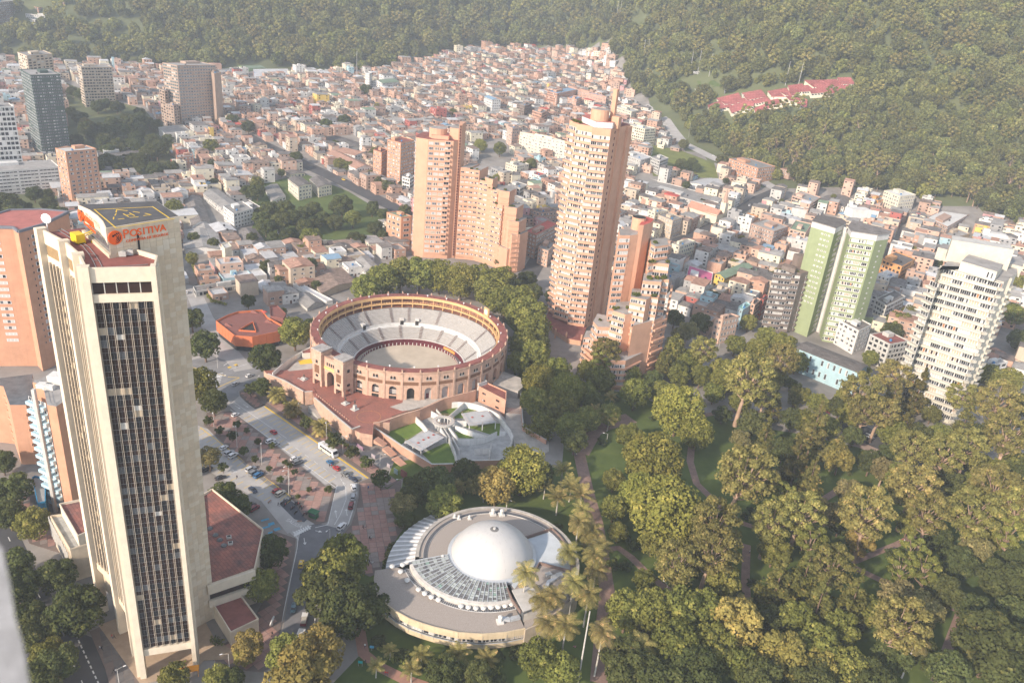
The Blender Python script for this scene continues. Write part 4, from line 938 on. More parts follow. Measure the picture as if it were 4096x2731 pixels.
# walls round the plaza
def wall(name,label,k,pts,z0,z1,w_,mt,cop=None,cat='wall',group=None,zpt=None):
 P = [at(k,x,y,zpt if zpt is not None else z1) for x,y in pts];c = P[0];rt = MB()
 for a,q in zip(P,P[1:]):rt.bar((a.x-c.x,a.y-c.y,(z0+z1)/2),(q.x-c.x,q.y-c.y,(z0+z1)/2),w_,z1-z0)
 o = rt.build(name,mt,None);o.location = (c.x,c.y,0);tag(o,label,cat,group)
 if cop:
  b = MB()
  for a,q in zip(P,P[1:]):b.bar((a.x-c.x,a.y-c.y,z1+.06),(q.x-c.x,q.y-c.y,z1+.06),w_+.15,.12)
  b.build('coping',cop,o)
 return o
wall('retaining_wall','long brick retaining wall with a lattice pattern above the palm-lined pavement','r',[(-190,830),(-30,895),(155,1000)],0,ZP+1,.5,brick_r,conc_l)
wall('retaining_wall','brick parapet wall along the front edge of the red plaza','r',[(260,1060),(440,1215),(620,1365),(700,1335)],0,ZP+1,.5,brick_r,conc_l)
wall('retaining_wall','short brick wall beside the stairs of the red plaza','r',[(240,1000),(165,1005)],0,ZP+1,.5,brick_r,conc_l)
def wall_bits(k,a,c,n,z,w_,h_,mt,nm,label_o):
 p,q = at(k,*a,z),at(k,*c,z);d = q-p;nn = Vector((-d.y,d.x,0)).normalized()
 if nn.dot(-p) < 0:nn = -nn
 m_ = shared(nm,lambda b:b.box((0,0,0),(w_,.14,h_)),[mt]);l = label_o.location
 for i in range(n):c_ = p.lerp(q,(i+.5)/n)+nn*.3;obj(nm,m_,label_o,(c_.x-l.x,c_.y-l.y,z-l.z),math.atan2(d.y,d.x))
for w_o in [o for o in col.objects if o.name.startswith('retaining_wall')][:2]:
 if w_o.name == 'retaining_wall':wall_bits('r',(-150,900),(130,1010),5,3.2,1.0,1.2,dark,'wall_window',w_o);wall_bits('r',(-190,870),(150,1020),7,6.9,.5,.5,concrete,'coping_block',w_o)
 else:wall_bits('r',(330,1180),(600,1390),9,2.6,.9,1.1,dark,'wall_window',w_o);wall_bits('r',(280,1130),(610,1400),16,.2,.8,6.0,brick_r,'pilaster',w_o);wall_bits('r',(490,1310),(540,1350),2,0,1.6,2.4,maroon,'door',w_o)
wall('corral_wall','stepped brick wall between the bullring apron and the grass pens','o',[(1260,190),(1050,245),(850,300),(700,370),(560,430),(350,490),(240,530),(60,590),(-20,600)],0,ZP+.4,.7,brick_p,brick_r)
wall('corral_wall','long brick outer wall of the grass pens above the graffiti pavement','o',[(-20,650),(60,700),(330,880),(560,1020),(715,1115),(1000,1110),(1240,1070),(1600,1060)],-.5,4.0,.6,brick_p,conc_l,zpt=4.0)
white_s = mat('whitewash',(0.74,0.74,0.72),0.8,0.10,.4,streak=.3)
zsheet('pen_ground','o',[(-10,600),(60,610),(350,510),(560,460),(760,380),(1050,300),(1280,330),(1540,430),(1640,560),(1740,800),(1680,980),(1600,1080),(715,1130),(560,1040),(330,900)],.06,mat('pen_concrete',(0.42,0.42,0.41),0.9,.2,.4))
grs = mat('pen_grass',(0.13,0.19,0.035),0.95,.2,.3,c2=(0.09,0.145,0.03),bump=.3)
for i,pts in enumerate(([(85,690),(330,610),(500,600),(600,690),(500,760),(370,840),(330,870)],[(590,985),(880,850),(960,870),(990,960),(1010,1100),(715,1110)],[(790,440),(900,400),(1060,390),(930,520),(830,500)],[(960,545),(1110,440),(1200,405),(1340,435),(1090,480),(1120,540)],[(990,695),(1150,720),(1330,780),(1200,795),(1050,790)],[(1100,640),(1240,680),(1440,745),(1560,760),(1570,610),(1500,600),(1300,640)])):
 sheet('pen_lawn',K_('o',*pts),.10,grs)
# radial walls of the pens (white)
for i,(pts,z1) in enumerate((([(498,510),(610,620),(665,690)],3.0),([(690,440),(830,520)],3.0),([(750,400),(830,500)],3.0),([(915,525),(1115,350)],3.0),([(760,400),(900,345),(1040,335),(1180,345),(1340,385),(1480,450),(1560,500),(1600,560),(1700,690),(1735,770),(1680,930),(1670,980)],3.2),([(960,570),(1150,575)],2.8),([(1010,635),(1420,770)],2.8),([(920,640),(1040,800)],2.6),([(1040,800),(1200,800),(1400,770),(1530,710)],3.2),([(820,660),(900,780)],2.6),([(930,780),(1000,950),(1030,1080)],2.8),([(970,780),(1060,940)],2.4),([(1565,700),(1640,700)],2.8),([(1250,930),(1440,920)],2.8),([(1430,1020),(1460,850)],2.6),([(850,640),(960,820)],2.4))):
 wall('pen_wall',('white wall dividing the grass pens below the bullring, running '+['along the lower left lawn','left of the hub passage','right of the hub passage','between the two upper lawns','round the outer rim of the pens','behind the right-hand canopy lawn','under the right-hand canopy slope','from the hub towards the lower yard','curved round the small middle lawn','beside the hub gate','down to the front brick wall','beside the lower yard steps','at the far right lawn','across the lower yard','at the end of the lower yard','in the middle of the hub passage'][i]),'o',pts,0,z1,.35,white_s,conc_l,cat='wall',zpt=z1)
# hub ring and raised canopies
def hub():
 c = at('o',860,575,3.4);b = MB();b.ring((0,0,0),[(3.4,2.9),(3.4,3.5),(5.0,3.5),(5.0,2.9),(3.4,2.9)],n=28)
 o = b.build('pen_hub',conc_l);o.location = (c.x,c.y,0);tag(o,'round concrete hub gallery where the white pen walls meet','gallery')
 b = MB()
 for i in range(12):
  t = 2*math.pi*i/12;b.box((3.6*math.cos(t),3.6*math.sin(t),0),(.7,.3,2.9),t)
 b.build('hub_wall',white_s,o)
 b = MB()
 for r_ in (3.45,4.95):
  for i in range(20):
   t,t2 = 2*math.pi*i/20,2*math.pi*(i+1)/20;b.bar((r_*math.cos(t),r_*math.sin(t),4.4),(r_*math.cos(t2),r_*math.sin(t2),4.4),.06);b.bar((r_*math.cos(t),r_*math.sin(t),3.5),(r_*math.cos(t),r_*math.sin(t),4.4),.05)
 b.build('railing',p_sal,o)
hub()
def canopy(label,pts,z,hatch):
 P = [at('o',x,y,z) for x,y in pts];c = sum(P,Vector((0,0,0)))/len(P);b = MB();b.prism([(p.x-c.x,p.y-c.y) for p in P],z-.3,z)
 o = b.build('canopy_slab',mat('canopy_concrete',(0.44,0.45,0.46),0.85,.12,.4));o.location = (c.x,c.y,0);tag(o,label,'canopy')
 n = len(P);b = MB()
 for i in range(n):
  a,q = P[i]-c,P[(i+1) % n]-c;a.z = q.z = 0
  for t in (0,.25,.5,.75):m_ = a.lerp(q,t)*.97;b.bar((m_.x,m_.y,z),(m_.x,m_.y,z+1),.06)
  b.bar((a.x*.97,a.y*.97,z+1),(q.x*.97,q.y*.97,z+1),.06)
 b.build('railing',p_sal,o)
 pc = MB()
 for i in (0,1,2):
  a = P[-2].lerp(P[-1],i/2.0)*.97+c*.03;obj('post',COLM,o,(a.x-c.x,a.y-c.y,0))
 for x,y in hatch:
  h_ = at('o',x,y,z);q = MB();q.box((h_.x-c.x,h_.y-c.y,z),(.9,.9,.25),.7);q.build('hatch',p_red,o)
COLM = shared('post',lambda b:b.box((0,0,0),(.45,.45,3.2)),[white])
canopy('flat concrete canopy on white posts over the lower left grass pen',[(670,690),(870,780),(575,950),(370,830)],3.6,[(733,750),(670,785),(607,812),(543,850)])
canopy('flat concrete canopy with two hatches over the right grass pens',[(1080,480),(1410,440),(1520,590),(1180,630)],3.6,[(1220,530),(1348,515)])
# east service building with maroon roof
building('low brick service building with a maroon roof east of the bullring','building',[at('o',x,y,7.2) for x,y in ((1280,140),(1400,105),(1645,215),(1640,325))],0,7.2,brick_p,maroon,wset='frd',fl=2,sp=7,wf=.25,wh=.25,clutter=False)
building('small pale flat-roofed hut at the brick wall beside the bullring','building',[at('o',x,y,8.6) for x,y in ((1250,85),(1330,60),(1405,85),(1300,120))],4,4.6,white,conc_l,wset=None,clutter=False)
zsheet('service_ramp','o',[(1640,180),(1830,190),(1840,560),(1640,560)],.2,concp);zsheet('turning_yard','o',[(1640,560),(1840,560),(1880,690),(2180,830),(2180,960),(2060,1010),(1900,930),(1740,920),(1740,790)],.08,concp)
wall('boundary_wall','curved brick boundary wall between the service ramp and the bamboo','o',[(1820,170),(1840,400),(1860,640),(2000,720),(2150,810)],0,2.4,.4,brick_p,conc_l)
def railing_gate(label,k,a,c,h,mt,n=14,z=0.2):
 p,q = at(k,*a,z),at(k,*c,z);o = root('gate',p,label,'gate');b = MB();d = q-p
 for zz in (.2,h*.6,h):b.bar((0,0,zz),(d.x,d.y,zz),.1)
 b.build('rail',mt,o)
 pm = shared('gate_bar',lambda b:b.box((0,0,0),(.08,.08,h)),[mt])
 for i in range(n+1):obj('gate_bar',pm,o,(d.x*i/n,d.y*i/n,0))
railing_gate('dark red barred gate across the service ramp','o',(1645,470),(1835,480),2.4,maroon)
# stairs on the plaza and along the wall
def stair_flight(label,k,a,c,w_,n,z0,z1,mt):
 p,q = at(k,*a,z0),at(k,*c,z1);d = q-p;d.z = 0;L_ = d.length;rz = math.atan2(d.y,d.x);o = root('steps',(p.x,p.y,z0),label,'steps',rz=rz)
 st = [shared('step',lambda b:b.box((0,0,0),(L_/n,w_,(z1-z0)/n*(i+1))),[mt]) for i in range(n)]
 for i in range(n):obj('step',st[i],o,(L_*(i+.5)/n,0,0))
stair_flight('broad grey stone stairs climbing through the front wall of the red plaza','r',(330,1250),(235,1130),4.0,16,0,3,conc_l)
stair_flight('pale stone stairs at the plaza corner beside the lattice wall','r',(200,1060),(270,990),5.0,14,2.6,ZP,conc_l)
for i,(a,c) in enumerate((((1000,850),(960,780)),((400,1170),(340,1090)))):pass
stair_flight('upper flight of brick steps climbing along the pen wall','o',(130,880),(10,790),3.2,10,2.2,4.0,brick_p)
stair_flight('middle flight of brick steps climbing along the pen wall','o',(240,1010),(130,900),3.2,10,.9,2.2,brick_p)
stair_flight('lowest flight of brick steps beside the graffiti on the pen wall','o',(360,1130),(250,1030),3.2,8,.1,.9,brick_p)
# whitewashed yard wall left of the bullring
wall('yard_wall','white yard wall with a maroon foot left of the bullring','R',[(612,770),(700,690),(790,640),(880,590)],0,ZP+2.0,.4,white_s,conc_l,zpt=ZP+2)
building('small maroon roofed shed with white walls behind the yard wall','shed',[at('R',x,y,8) for x,y in ((795,640),(860,615),(878,650),(800,655))],5,3,white,maroon,wset=None,clutter=False)
b = MB();q = at('r',180,715,ZP)
b.box((q.x,q.y,ZP+.03),(7,5,.04),.5);tag(b.build('yellow_yard_marking',yellow_p),kind='structure')
rg = MB();cq = at('r',785,1245,ZP)
for i in range(30):
 t,t2 = 2*math.pi*i/30,2*math.pi*(i+1)/30;rg.bar((cq.x+5.2*math.cos(t),cq.y+5.2*math.sin(t),ZP+.03),(cq.x+5.2*math.cos(t2),cq.y+5.2*math.sin(t2),ZP+.03),.18,.02)
tag(rg.build('painted_circle',mat('faded_orange_paint',(0.55,0.25,0.10),.8,.2,2)),kind='structure')
# statues
bronze = mat('bronze_dark',(0.10,0.095,0.085),0.45,.2,2,metal=.5)
def skinmesh(name,pts,edges,radii,mats,sub=1):
 me = bpy.data.meshes.new(name+'_cage');me.from_pydata(pts,edges,[]);o = bpy.data.objects.new(name+'_cage',me);col.objects.link(o)
 o.modifiers.new('s','SKIN');sv = me.skin_vertices[0].data
 for i,r_ in enumerate(radii):sv[i].radius = (r_,r_) if not isinstance(r_,tuple) else r_
 sv[0].use_root = True
 ss = o.modifiers.new('d','SUBSURF');ss.levels = sub;ss.render_levels = sub
 dg = bpy.context.evaluated_depsgraph_get();out = bpy.data.meshes.new_from_object(o.evaluated_get(dg));out.name = name
 bpy.data.objects.remove(o);bpy.data.meshes.remove(me)
 for m_ in mats:out.materials.append(m_)
 out.polygons.foreach_set('use_smooth',[True]*len(out.polygons));return out
PB = [(0,0,.95),(0,0,1.2),(0,0,1.42),(0,0,1.53),(0,0,1.66),(0,0,1.74),(.18,0,1.42),(.24,.02,1.14),(.25,.1,.9),(-.18,0,1.42),(-.24,-.02,1.14),(-.25,.05,.9),(.1,0,.9),(.11,.06,.5),(.11,-.02,.08),(.11,.1,.04),(-.1,0,.9),(-.11,-.04,.5),(-.12,-.12,.08),(-.12,0,.04)]
PE = [(0,1),(1,2),(2,3),(3,4),(4,5),(2,6),(6,7),(7,8),(2,9),(9,10),(10,11),(0,12),(12,13),(13,14),(14,15),(0,16),(16,17),(17,18),(18,19)]
PR = [(.16,.11),(.15,.11),(.17,.11),.06,.10,.085,.07,.05,.035,.07,.05,.035,.095,.07,.045,.04,.095,.07,.045,.04]
statue_m = skinmesh('figure',PB,PE,PR,[bronze])
def statue(label,k,x,y,z,seated=False,ped=1.4,s_=1.35,mt=None):
 p = at(k,x,y,z);o = root('statue',p,label,'statue',rz=-.6);b = MB();b.box((0,0,0),(3.0,3.0,.35));b.box((0,0,.35),(1.3 if not seated else 2.4,1.3,ped));b.build('pedestal',conc_l,o)
 obj('figure',statue_m,o,(0,0,.35+ped),.4,(s_*1.2,s_*1.2,s_*(.75 if seated else 1)))
statue('pale bronze figure on a tall pedestal in the middle of the red plaza','r',650,1175,ZP,ped=1.9)
statue('small bronze figure on a square base nearer the gate arches','r',560,1120,ZP,ped=.8)
statue('crouching dark bronze figure at the left end of the red plaza','r',160,885,ZP,seated=True,ped=.6)
# white sculpture on the roadside pavement
def sculpture():
 p = at('B',1655,1215,.2);o = root('sculpture',p,'white winged sculpture on the brick roadside pavement','sculpture');b = MB()
 b.tube([(0,0,0),(0,0,1.2),(.3,0,2.2),(.2,0,3)],[.35,.25,.35,.1],7);b.build('body',white,o,True)
 for s_ in (-1,1):
  b = MB();b.tube([(.2,0,1.9),(.3,s_*.8,2.5),(.1,s_*1.5,2.1),(0,s_*1.9,1.5)],[.2,.3,.22,.05],6);b.build('wing',white,o,True)
sculpture()
# ================================================================ planetarium
def planetarium():
 C = Vector((2.2,206.5,0));rt = root('planetarium',(C.x,C.y,0),'round planetarium with a pale dome, gravel roof and fan of glass ribs','planetarium');l = C
 gravel = mat('roof_gravel',(0.37,0.325,0.29),0.95,0.22,6.0,bump=.4);wallm = mat('ochre_render',(0.60,0.49,0.33),0.85,.12,.3,streak=.3);wp = mat('white_roof_coating',(0.50,0.54,0.57),0.6,.08,.3)
 ribm = mat('aluminium_rib',(0.50,0.53,0.56),0.4,.08,1,metal=.3)
 b = MB();b.ring((0,0,0),[(27.4,-1),(27.4,9.4),(26.2,9.4),(26.2,9.0)],a0=R(-70),a1=R(189),n=80);b.build('outer_wall',mat('drum_concrete',(0.44,0.41,0.37),0.9,.2,.3,streak=.3),rt)
 b = MB();b.ring((0,0,0),[(26.2,8.95),(.1,8.95)],a0=R(-70),a1=R(189),n=80);b.build('gravel_roof',gravel,rt)
 b = MB();b.ring((0,0,0),[(24.9,8.96),(24.9,9.15),(23.6,9.15),(23.6,8.96)],a0=R(14),a1=R(189),n=70);b.build('vent_kerb',white,rt)
 vm = shared('vent_slot',lambda b:b.box((0,0,0),(1.1,.75,.08)),[mat('vent_grille',(0.13,0.135,0.15),.6,.2,1)])
 for i in range(150):
  dg = 18+i*1.27
  if dg < 205:t = R(dg);obj('vent_slot',vm,rt,(24.25*math.cos(t),24.25*math.sin(t),9.16),t)
 # dome
 D = Vector((0.2,207.2,0))-C;r0_ = 13.8;hh = 9.6;Rs = (r0_**2+hh**2)/(2*hh);prof = []
 for i in range(19):
  a_ = math.asin(r0_/Rs)*(1-i/18);prof.append((max(Rs*math.sin(a_),.01),10.2+Rs*math.cos(a_)-(Rs-hh)))
 b = MB();b.ring(D,prof,n=80);dm = b.build('dome',mat('dome_coating',(0.50,0.49,0.47),0.5,.06,.12,c2=(0.44,0.44,0.44),spec=.3),rt,True)
 b = MB();b.ring(D,[(14.9,8.9),(14.9,10.0),(13.7,10.5)],n=80);b.build('dome_kerb',ribm,rt)
 b = MB();b.ring(D,[(1.7,19.62),(1.2,19.83),(.5,19.86)],n=20,m=0);b.build('apex_stain',mat('apex_dirt',(0.20,0.195,0.19),.8,.3,2),dm)
 for i in range(16):
  t = 2*math.pi*i/16;b = MB()
  for (r0a,z0a),(r1a,z1a) in zip(prof[:-2:3],prof[3::3]):b.bar((D.x+r0a*math.cos(t),D.y+r0a*math.sin(t),z0a),(D.x+r1a*math.cos(t),D.y+r1a*math.sin(t),z1a),.09,.07)
  b.build('dome_seam',mat('seam_grey',(.36,.36,.36),.6,.1,1),dm)
 b = MB();cyl(b,(D.x,D.y,19.8),.45,.55,10);b.build('apex_cap',conc_l,dm)
 # left fan of ribs (outside the drum)
 t0,t1 = R(133),R(188)
 fn = MB();fn.ring((0,0,0),[(37.0,0),(37.0,3.4),(27.3,6.6)],a0=t0,a1=t1,n=24);o = fn.build('ribbed_apron',mat('apron_aluminium',(0.47,0.47,0.47),.55,.15,.4,metal=.2),rt)
 rm = shared('rib',lambda b:b.box((0,0,0),(1,.75,.42)),[white_m])
 for i in range(13):
  t = t0+(t1-t0)*(i+.5)/13;a_ = Vector((36.9*math.cos(t),36.9*math.sin(t),3.5));q = Vector((27.5*math.cos(t),27.5*math.sin(t),6.7));m_ = MB();m_.bar(a_,q,.8,.3);m_.build('rib',white_m,o)
 # glass fan in front
 ta,tb_ = R(194),R(290);ri = 14.9;F_ = Vector((-3,210,0))-C;RF = 24.7;fa,fb_ = R(205),R(297)
 def ro(t):
  d = Vector((math.cos(t),math.sin(t),0));q = D-F_;bq = q.dot(d);return -bq+math.sqrt(bq*bq-q.length_squared+RF*RF)
 zi,zo = 10.4,8.6
 pane = [shared('glass_pane',lambda b:b.box((0,0,0),(1,1,.06)),[g]) for g in (mat('pane_frosted',(0.27,0.29,0.285),.3,.1,1),mat('pane_grey',(0.15,0.15,0.155),.3,.1,1),mat('pane_pale',(0.38,0.42,0.41),.3,.1,1),mat('pane_green',(0.22,0.32,0.28),.3,.1,1))]
 b = MB()
 for i in range(48):
  t0_,t1_ = ta+(tb_-ta)*i/48,ta+(tb_-ta)*(i+1)/48;q = lambda t,r_,z:(D.x+r_*math.cos(t),D.y+r_*math.sin(t),z);b.quad(q(t0_,ro(t0_),zo-.12),q(t1_,ro(t1_),zo-.12),q(t1_,ri,zi-.12),q(t0_,ri,zi-.12))
 gf = b.build('glass_fan',dark,rt)
 NR = 24;NP = 9;
 for i in range(NR):
  t = ta+(tb_-ta)*(i+.5)/NR;rO = ro(t);sl_ = math.atan2(zi-zo,rO-ri)
  for j in range(NP):
   f_ = (j+.5)/NP;r_ = rO+(ri-rO)*f_;z_ = zo+(zi-zo)*f_;wd = r_*(tb_-ta)/NR-.32
   obj('glass_pane',rnd.choices(pane,(5,4,2,.4))[0],gf,(D.x+r_*math.cos(t),D.y+r_*math.sin(t),z_),rot=Matrix.Rotation(t,3,'Z').to_quaternion().to_euler() if 0 else (0,0,t),scale=((rO-ri)/NP-.12,wd,1)).rotation_euler = (Matrix.Rotation(t,3,'Z') @ Matrix.Rotation(sl_,3,'Y')).to_euler()
 for i in range(NR+1):
  t = ta+(tb_-ta)*i/NR;m_ = MB();m_.bar((D.x+ro(t)*math.cos(t),D.y+ro(t)*math.sin(t),zo+.1),(D.x+ri*math.cos(t),D.y+ri*math.sin(t),zi+.1),.22,.35);m_.build('glazing_bar',ribm,gf)
 b = MB();b.ring(F_,[(RF+.9,6.5),(RF+.9,8.6),(RF,8.8),(RF,7)],a0=fa,a1=fb_,n=60);b.build('fan_kerb',mat('kerb_pale',(0.52,0.50,0.47),.8,.15,.6),rt)
 # lower terrace roof
 edge = [(0,690),(-10,760),(20,900),(80,965),(180,1040),(290,1100),(400,1140),(500,1170),(700,1215),(900,1228),(1100,1212),(1255,1180),(1140,930),(700,900),(300,700),(180,665)]
 P = [at('p',x,y,6.9)-C for x,y in edge]
 b = MB();b.prism([(p.x,p.y) for p in P],6.2,6.9,m=0,top=0,bottom=True);me = b.mesh('terrace_roof',[gravel]);bm = bmesh.new();bm.from_mesh(me);bmesh.ops.triangulate(bm,faces=[f for f in bm.faces if len(f.verts) > 4]);bm.to_mesh(me);bm.free();obj('terrace_roof',me,rt)
 arc = [P[i] for i in range(2,12)]
 def band(z0,z1,off,mt,nm,w_=.4,seq=None):
  b = MB();s_ = seq or arc
  for a,q in zip(s_,s_[1:]):
   n_ = Vector((-(q-a).y,(q-a).x,0)).normalized()
   if n_.dot(-(a+C)) < 0:n_ = -n_
   b.bar((a.x+n_.x*off,a.y+n_.y*off,(z0+z1)/2),(q.x+n_.x*off,q.y+n_.y*off,(z0+z1)/2),w_,z1-z0)
  return b.build(nm,mt,rt)
 band(5.1,7.4,.15,wallm,'upper_fascia');band(3.2,5.1,-.7,gl_dark,'window_recess',.2);band(1.4,3.3,.1,wallm,'lower_fascia');band(-.5,1.4,-1.6,concrete,'plinth_wall');band(3.25,3.4,.2,ribm,'sill_rail',.3)
 wset = W_DARK+W_WARM[:2]
 rtn = obj('window_bays',None,rt)
 for a,q in zip(arc,arc[1:]):
  p_,u_,n_,L_ = wall_axes((a+C).to_2d(),(q+C).to_2d());n2 = max(1,int(L_/2.3));rz = math.atan2(u_.y,u_.x)
  for i in range(n2):
   c_ = p_+u_*(L_*(i+.5)/n2)-n_*.35;obj('window',rnd.choice(wset),rtn,(c_.x-C.x,c_.y-C.y,3.4),rz,(L_/n2*.92,1,1.6))
   c_ = p_+u_*(L_*(i+.5)/n2)-n_*1.35
   if rnd.random() < .7:obj('window',rnd.choice(W_DARK),rtn,(c_.x-C.x,c_.y-C.y,.1),rz,(L_/n2*.9,1,1.1))
  if 1:
   for k_ in (0,):
    c_ = p_+n_*.25;m_ = MB();m_.box((c_.x-C.x-.1,c_.y-C.y,2.4),(.12,.12,4.0));m_.box((c_.x-C.x+.25,c_.y-C.y,2.4),(.12,.12,4.0));m_.build('bracket',grey_m,rtn)
 # right side: white deck, hut, ducts
 dk = [at('p',x,y,9.2)-C for x,y in ((1270,430),(1480,360),(1530,400),(1600,500),(1640,600),(1630,680),(1380,620),(1290,740),(1200,800),(1170,840),(1110,780),(1250,720),(1300,620),(1320,520))]
 b = MB();b.prism([(p.x,p.y) for p in dk],9.0,9.12,bottom=False);me = b.mesh('white_deck',[wp]);bm = bmesh.new();bm.from_mesh(me);bmesh.ops.triangulate(bm,faces=[f for f in bm.faces if len(f.verts) > 4]);bm.to_mesh(me);bm.free();obj('white_deck',me,rt)
 pb = mat('parapet_brown',(0.20,0.14,0.12),.8,.2,.6)
 b = MB()
 for seq in ([(1240,415),(1480,335),(1550,400),(1620,500),(1650,600),(1640,690),(1375,620),(1340,690)],[(1075,760),(1240,710)],[(1075,765),(1150,930),(1220,1030)],[(1200,800),(1250,830)]):
  Q_ = [at('p',x,y,10)-C for x,y in seq]
  for a,q in zip(Q_,Q_[1:]):b.bar((a.x,a.y,9.5),(q.x,q.y,9.5),.35,1.1)
 b.build('deck_parapet',pb,rt)
 h4 = [at('p',x,y,11.2)-C for x,y in ((1145,855),(1310,820),(1430,965),(1240,1035))]
 b = MB();b.prism([(p.x,p.y) for p in h4],10.9,11.25);b.build('hut_roof',mat('hut_slab',(0.50,0.48,0.45),.9,.14,.4),rt)
 cc = sum(h4,Vector((0,0,0)))/4;b = MB();b.prism([(cc.x+(p.x-cc.x)*.88,cc.y+(p.y-cc.y)*.88) for p in h4],5,10.9);b.build('hut_walls',[gl_mid],rt)
 lw = [at('p',x,y,7.4)-C for x,y in ((1255,1180),(1400,1120),(1550,1010),(1640,940),(1700,860))];band(-.5,7.2,0,mat('east_wall_render',(0.50,0.42,0.33),.9,.15,.3,streak=.3),'east_wall',.5,lw)
 gl2 = [at('p',x,y,7.0)-C for x,y in ((1250,1180),(1400,1110),(1560,1000),(1690,870),(1640,700),(1380,640),(1250,1040))]
 b = MB();b.prism([(p.x,p.y) for p in gl2],6.6,7.05,bottom=True);me = b.mesh('east_roof',[gravel]);bm = bmesh.new();bm.from_mesh(me);bmesh.ops.triangulate(bm,faces=[f for f in bm.faces if len(f.verts) > 4]);bm.to_mesh(me);bm.free();obj('east_roof',me,rt)
 dct = MB();Q_ = [at('p',x,y,9.6)-C for x,y in ((1415,915),(1430,840),(1450,790),(1490,770),(1530,740))]
 for a,q in zip(Q_,Q_[1:]):dct.bar((a.x,a.y,9.6),(q.x,q.y,9.6),1.1,.9)
 dct.build('duct',ribm,rt)
 dct = MB();Q_ = [at('p',x,y,7.6)-C for x,y in ((1060,1095),(1130,1100),(1210,1080))]
 for a,q in zip(Q_,Q_[1:]):dct.bar((a.x,a.y,7.6),(q.x,q.y,7.6),1.3,.9)
 dct.build('duct',ribm,rt)
 for x,y,z_ in ((1450,735,9.1),(1500,760,9.1),(1540,740,9.1)):
  a = at('p',x,y,z_)-C;m_ = MB();m_.box((a.x,a.y,z_),(2,1.6,1),.5);m_.build('roof_unit',conc_l,rt)
 # mushroom vents
 mv = MB();cyl(mv,(0,0,0),.45,.55,14);cyl(mv,(0,0,.55),.85,.35,16);cyl(mv,(0,0,.9),.85,.3,16,r2=.25);mvm = mv.mesh('mushroom_vent',[white],True)
 for x,y in ((143,668),(230,655),(213,712),(268,785),(363,862),(415,895),(470,925),(529,948),(718,1000),(780,1010),(843,1018),(906,1018),(969,1012),(1029,1008),(1086,997),(1139,983)):
  a = at('p',x,y,7.0)-C;obj('mushroom_vent',mvm,rt,(a.x,a.y,6.95))
 for x,y,z_ in ((565,595,9),(790,262,9),(700,262,9),(665,252,9),(985,225,9),(1058,230,9),(1045,1125,6.9)):
  a = at('p',x,y,z_)-C;big = 1.3 if x in (985,1058,1045) else .8;m_ = MB();m_.box((a.x,a.y,z_),(1.6*big,1.6*big,.5*big),.3);cyl(m_,(a.x,a.y,z_+.5*big),.5*big,1.2*big,12);cyl(m_,(a.x,a.y,z_+1.7*big),.6*big,.35*big,12,r2=.3);m_.build('chimney_vent',white,rt)
 vm2 = MB()
 for i in range(60):
  t = fa+(fb_-fa)*i/60;r_ = RF+1.9;vm2.box((F_.x+r_*math.cos(t),F_.y+r_*math.sin(t),6.95),(1.0,.5,.12),t)
 tag(vm2.build('vent_slots',mat('vent_grille',(0.13,0.135,0.15)),rt),kind='stuff')
 b = MB();b.ring(F_,[(RF+2.7,6.93),(RF+1.1,6.93)],a0=fa,a1=fb_,n=48);b.build('vent_kerb',white,rt)
planetarium()
# ================================================================ high towers
def balcony_mesh(nm,mt,soil_=None):
 return shared(nm,lambda b:b.box((0,.45,0),(1,.9,1)),[mt])
BAL = {}
def bay(rt,p0,p1,z0,z1,fh,nwin,wall,wset,ph=1.05,prot=.8,wh=None,wf=.94,budget=None,jut=None,bn='balcony',out=None,first=0.0):
 p,u,n,L = wall_axes(p0,p1,out);rz = math.atan2(u.y,u.x);b = rt.location
 key = (wall.name,bn)
 if key not in BAL:BAL[key] = balcony_mesh(bn,wall)
 k = 0;z = z0+first
 while z+fh*.6 < z1:
  c = p+u*(L/2)
  pr = prot if jut is None or k % jut[0] else prot+jut[1]
  obj(bn,BAL[key],rt,(c.x-b.x,c.y-b.y,z-b.z),rz,(L+.05,pr/.9,ph))
  h = (wh or fh-ph-.35)
  for i in range(nwin):
   q = p+u*(L*(i+.5)/nwin)
   if budget is not None:
    if budget[0] <= 0:continue
    budget[0] -= 1
   obj('window',rnd.choice(wset),rt,(q.x-b.x+n.x*.02,q.y-b.y+n.y*.02,z+ph+.02-b.z),rz,(L/nwin*wf,1,h))
  z += fh;k += 1
def prism_part(rt,nm,poly,z0,z1,mt,top=None):
 b = MB();l = rt.location;b.prism([(p[0]-l.x,p[1]-l.y) for p in poly],z0-l.z,z1-l.z,m=0,top=1 if top else None,bottom=True)
 return b.build(nm,[mt,top] if top else mt,rt)
brick_t = mat('brick_torres',(0.60,0.34,0.225),0.9,0.08,0.2,bump=.3,streak=.10)
plant_m = leaf('terrace_plants',(0.16,0.17,0.04),(0.06,0.08,0.025),(0.28,0.18,0.08))
def bush(nm,rt,p,r,n=40,mt=None,mesh=None):
 b = MB()
 for i in range(n):
  d = Vector((rnd.gauss(0,1),rnd.gauss(0,1),abs(rnd.gauss(0,.8)))).normalized()*r*rnd.uniform(.5,1);s = r*.28
  a = Vector((rnd.gauss(0,1),rnd.gauss(0,1),rnd.gauss(0,1))).normalized();t = a.orthogonal().normalized();c = Vector(p)+d
  b.quad(c-a*s-t*s,c+a*s-t*s,c+a*s+t*s,c-a*s+t*s)
 return b.build(nm,mt or plant_m,rt)
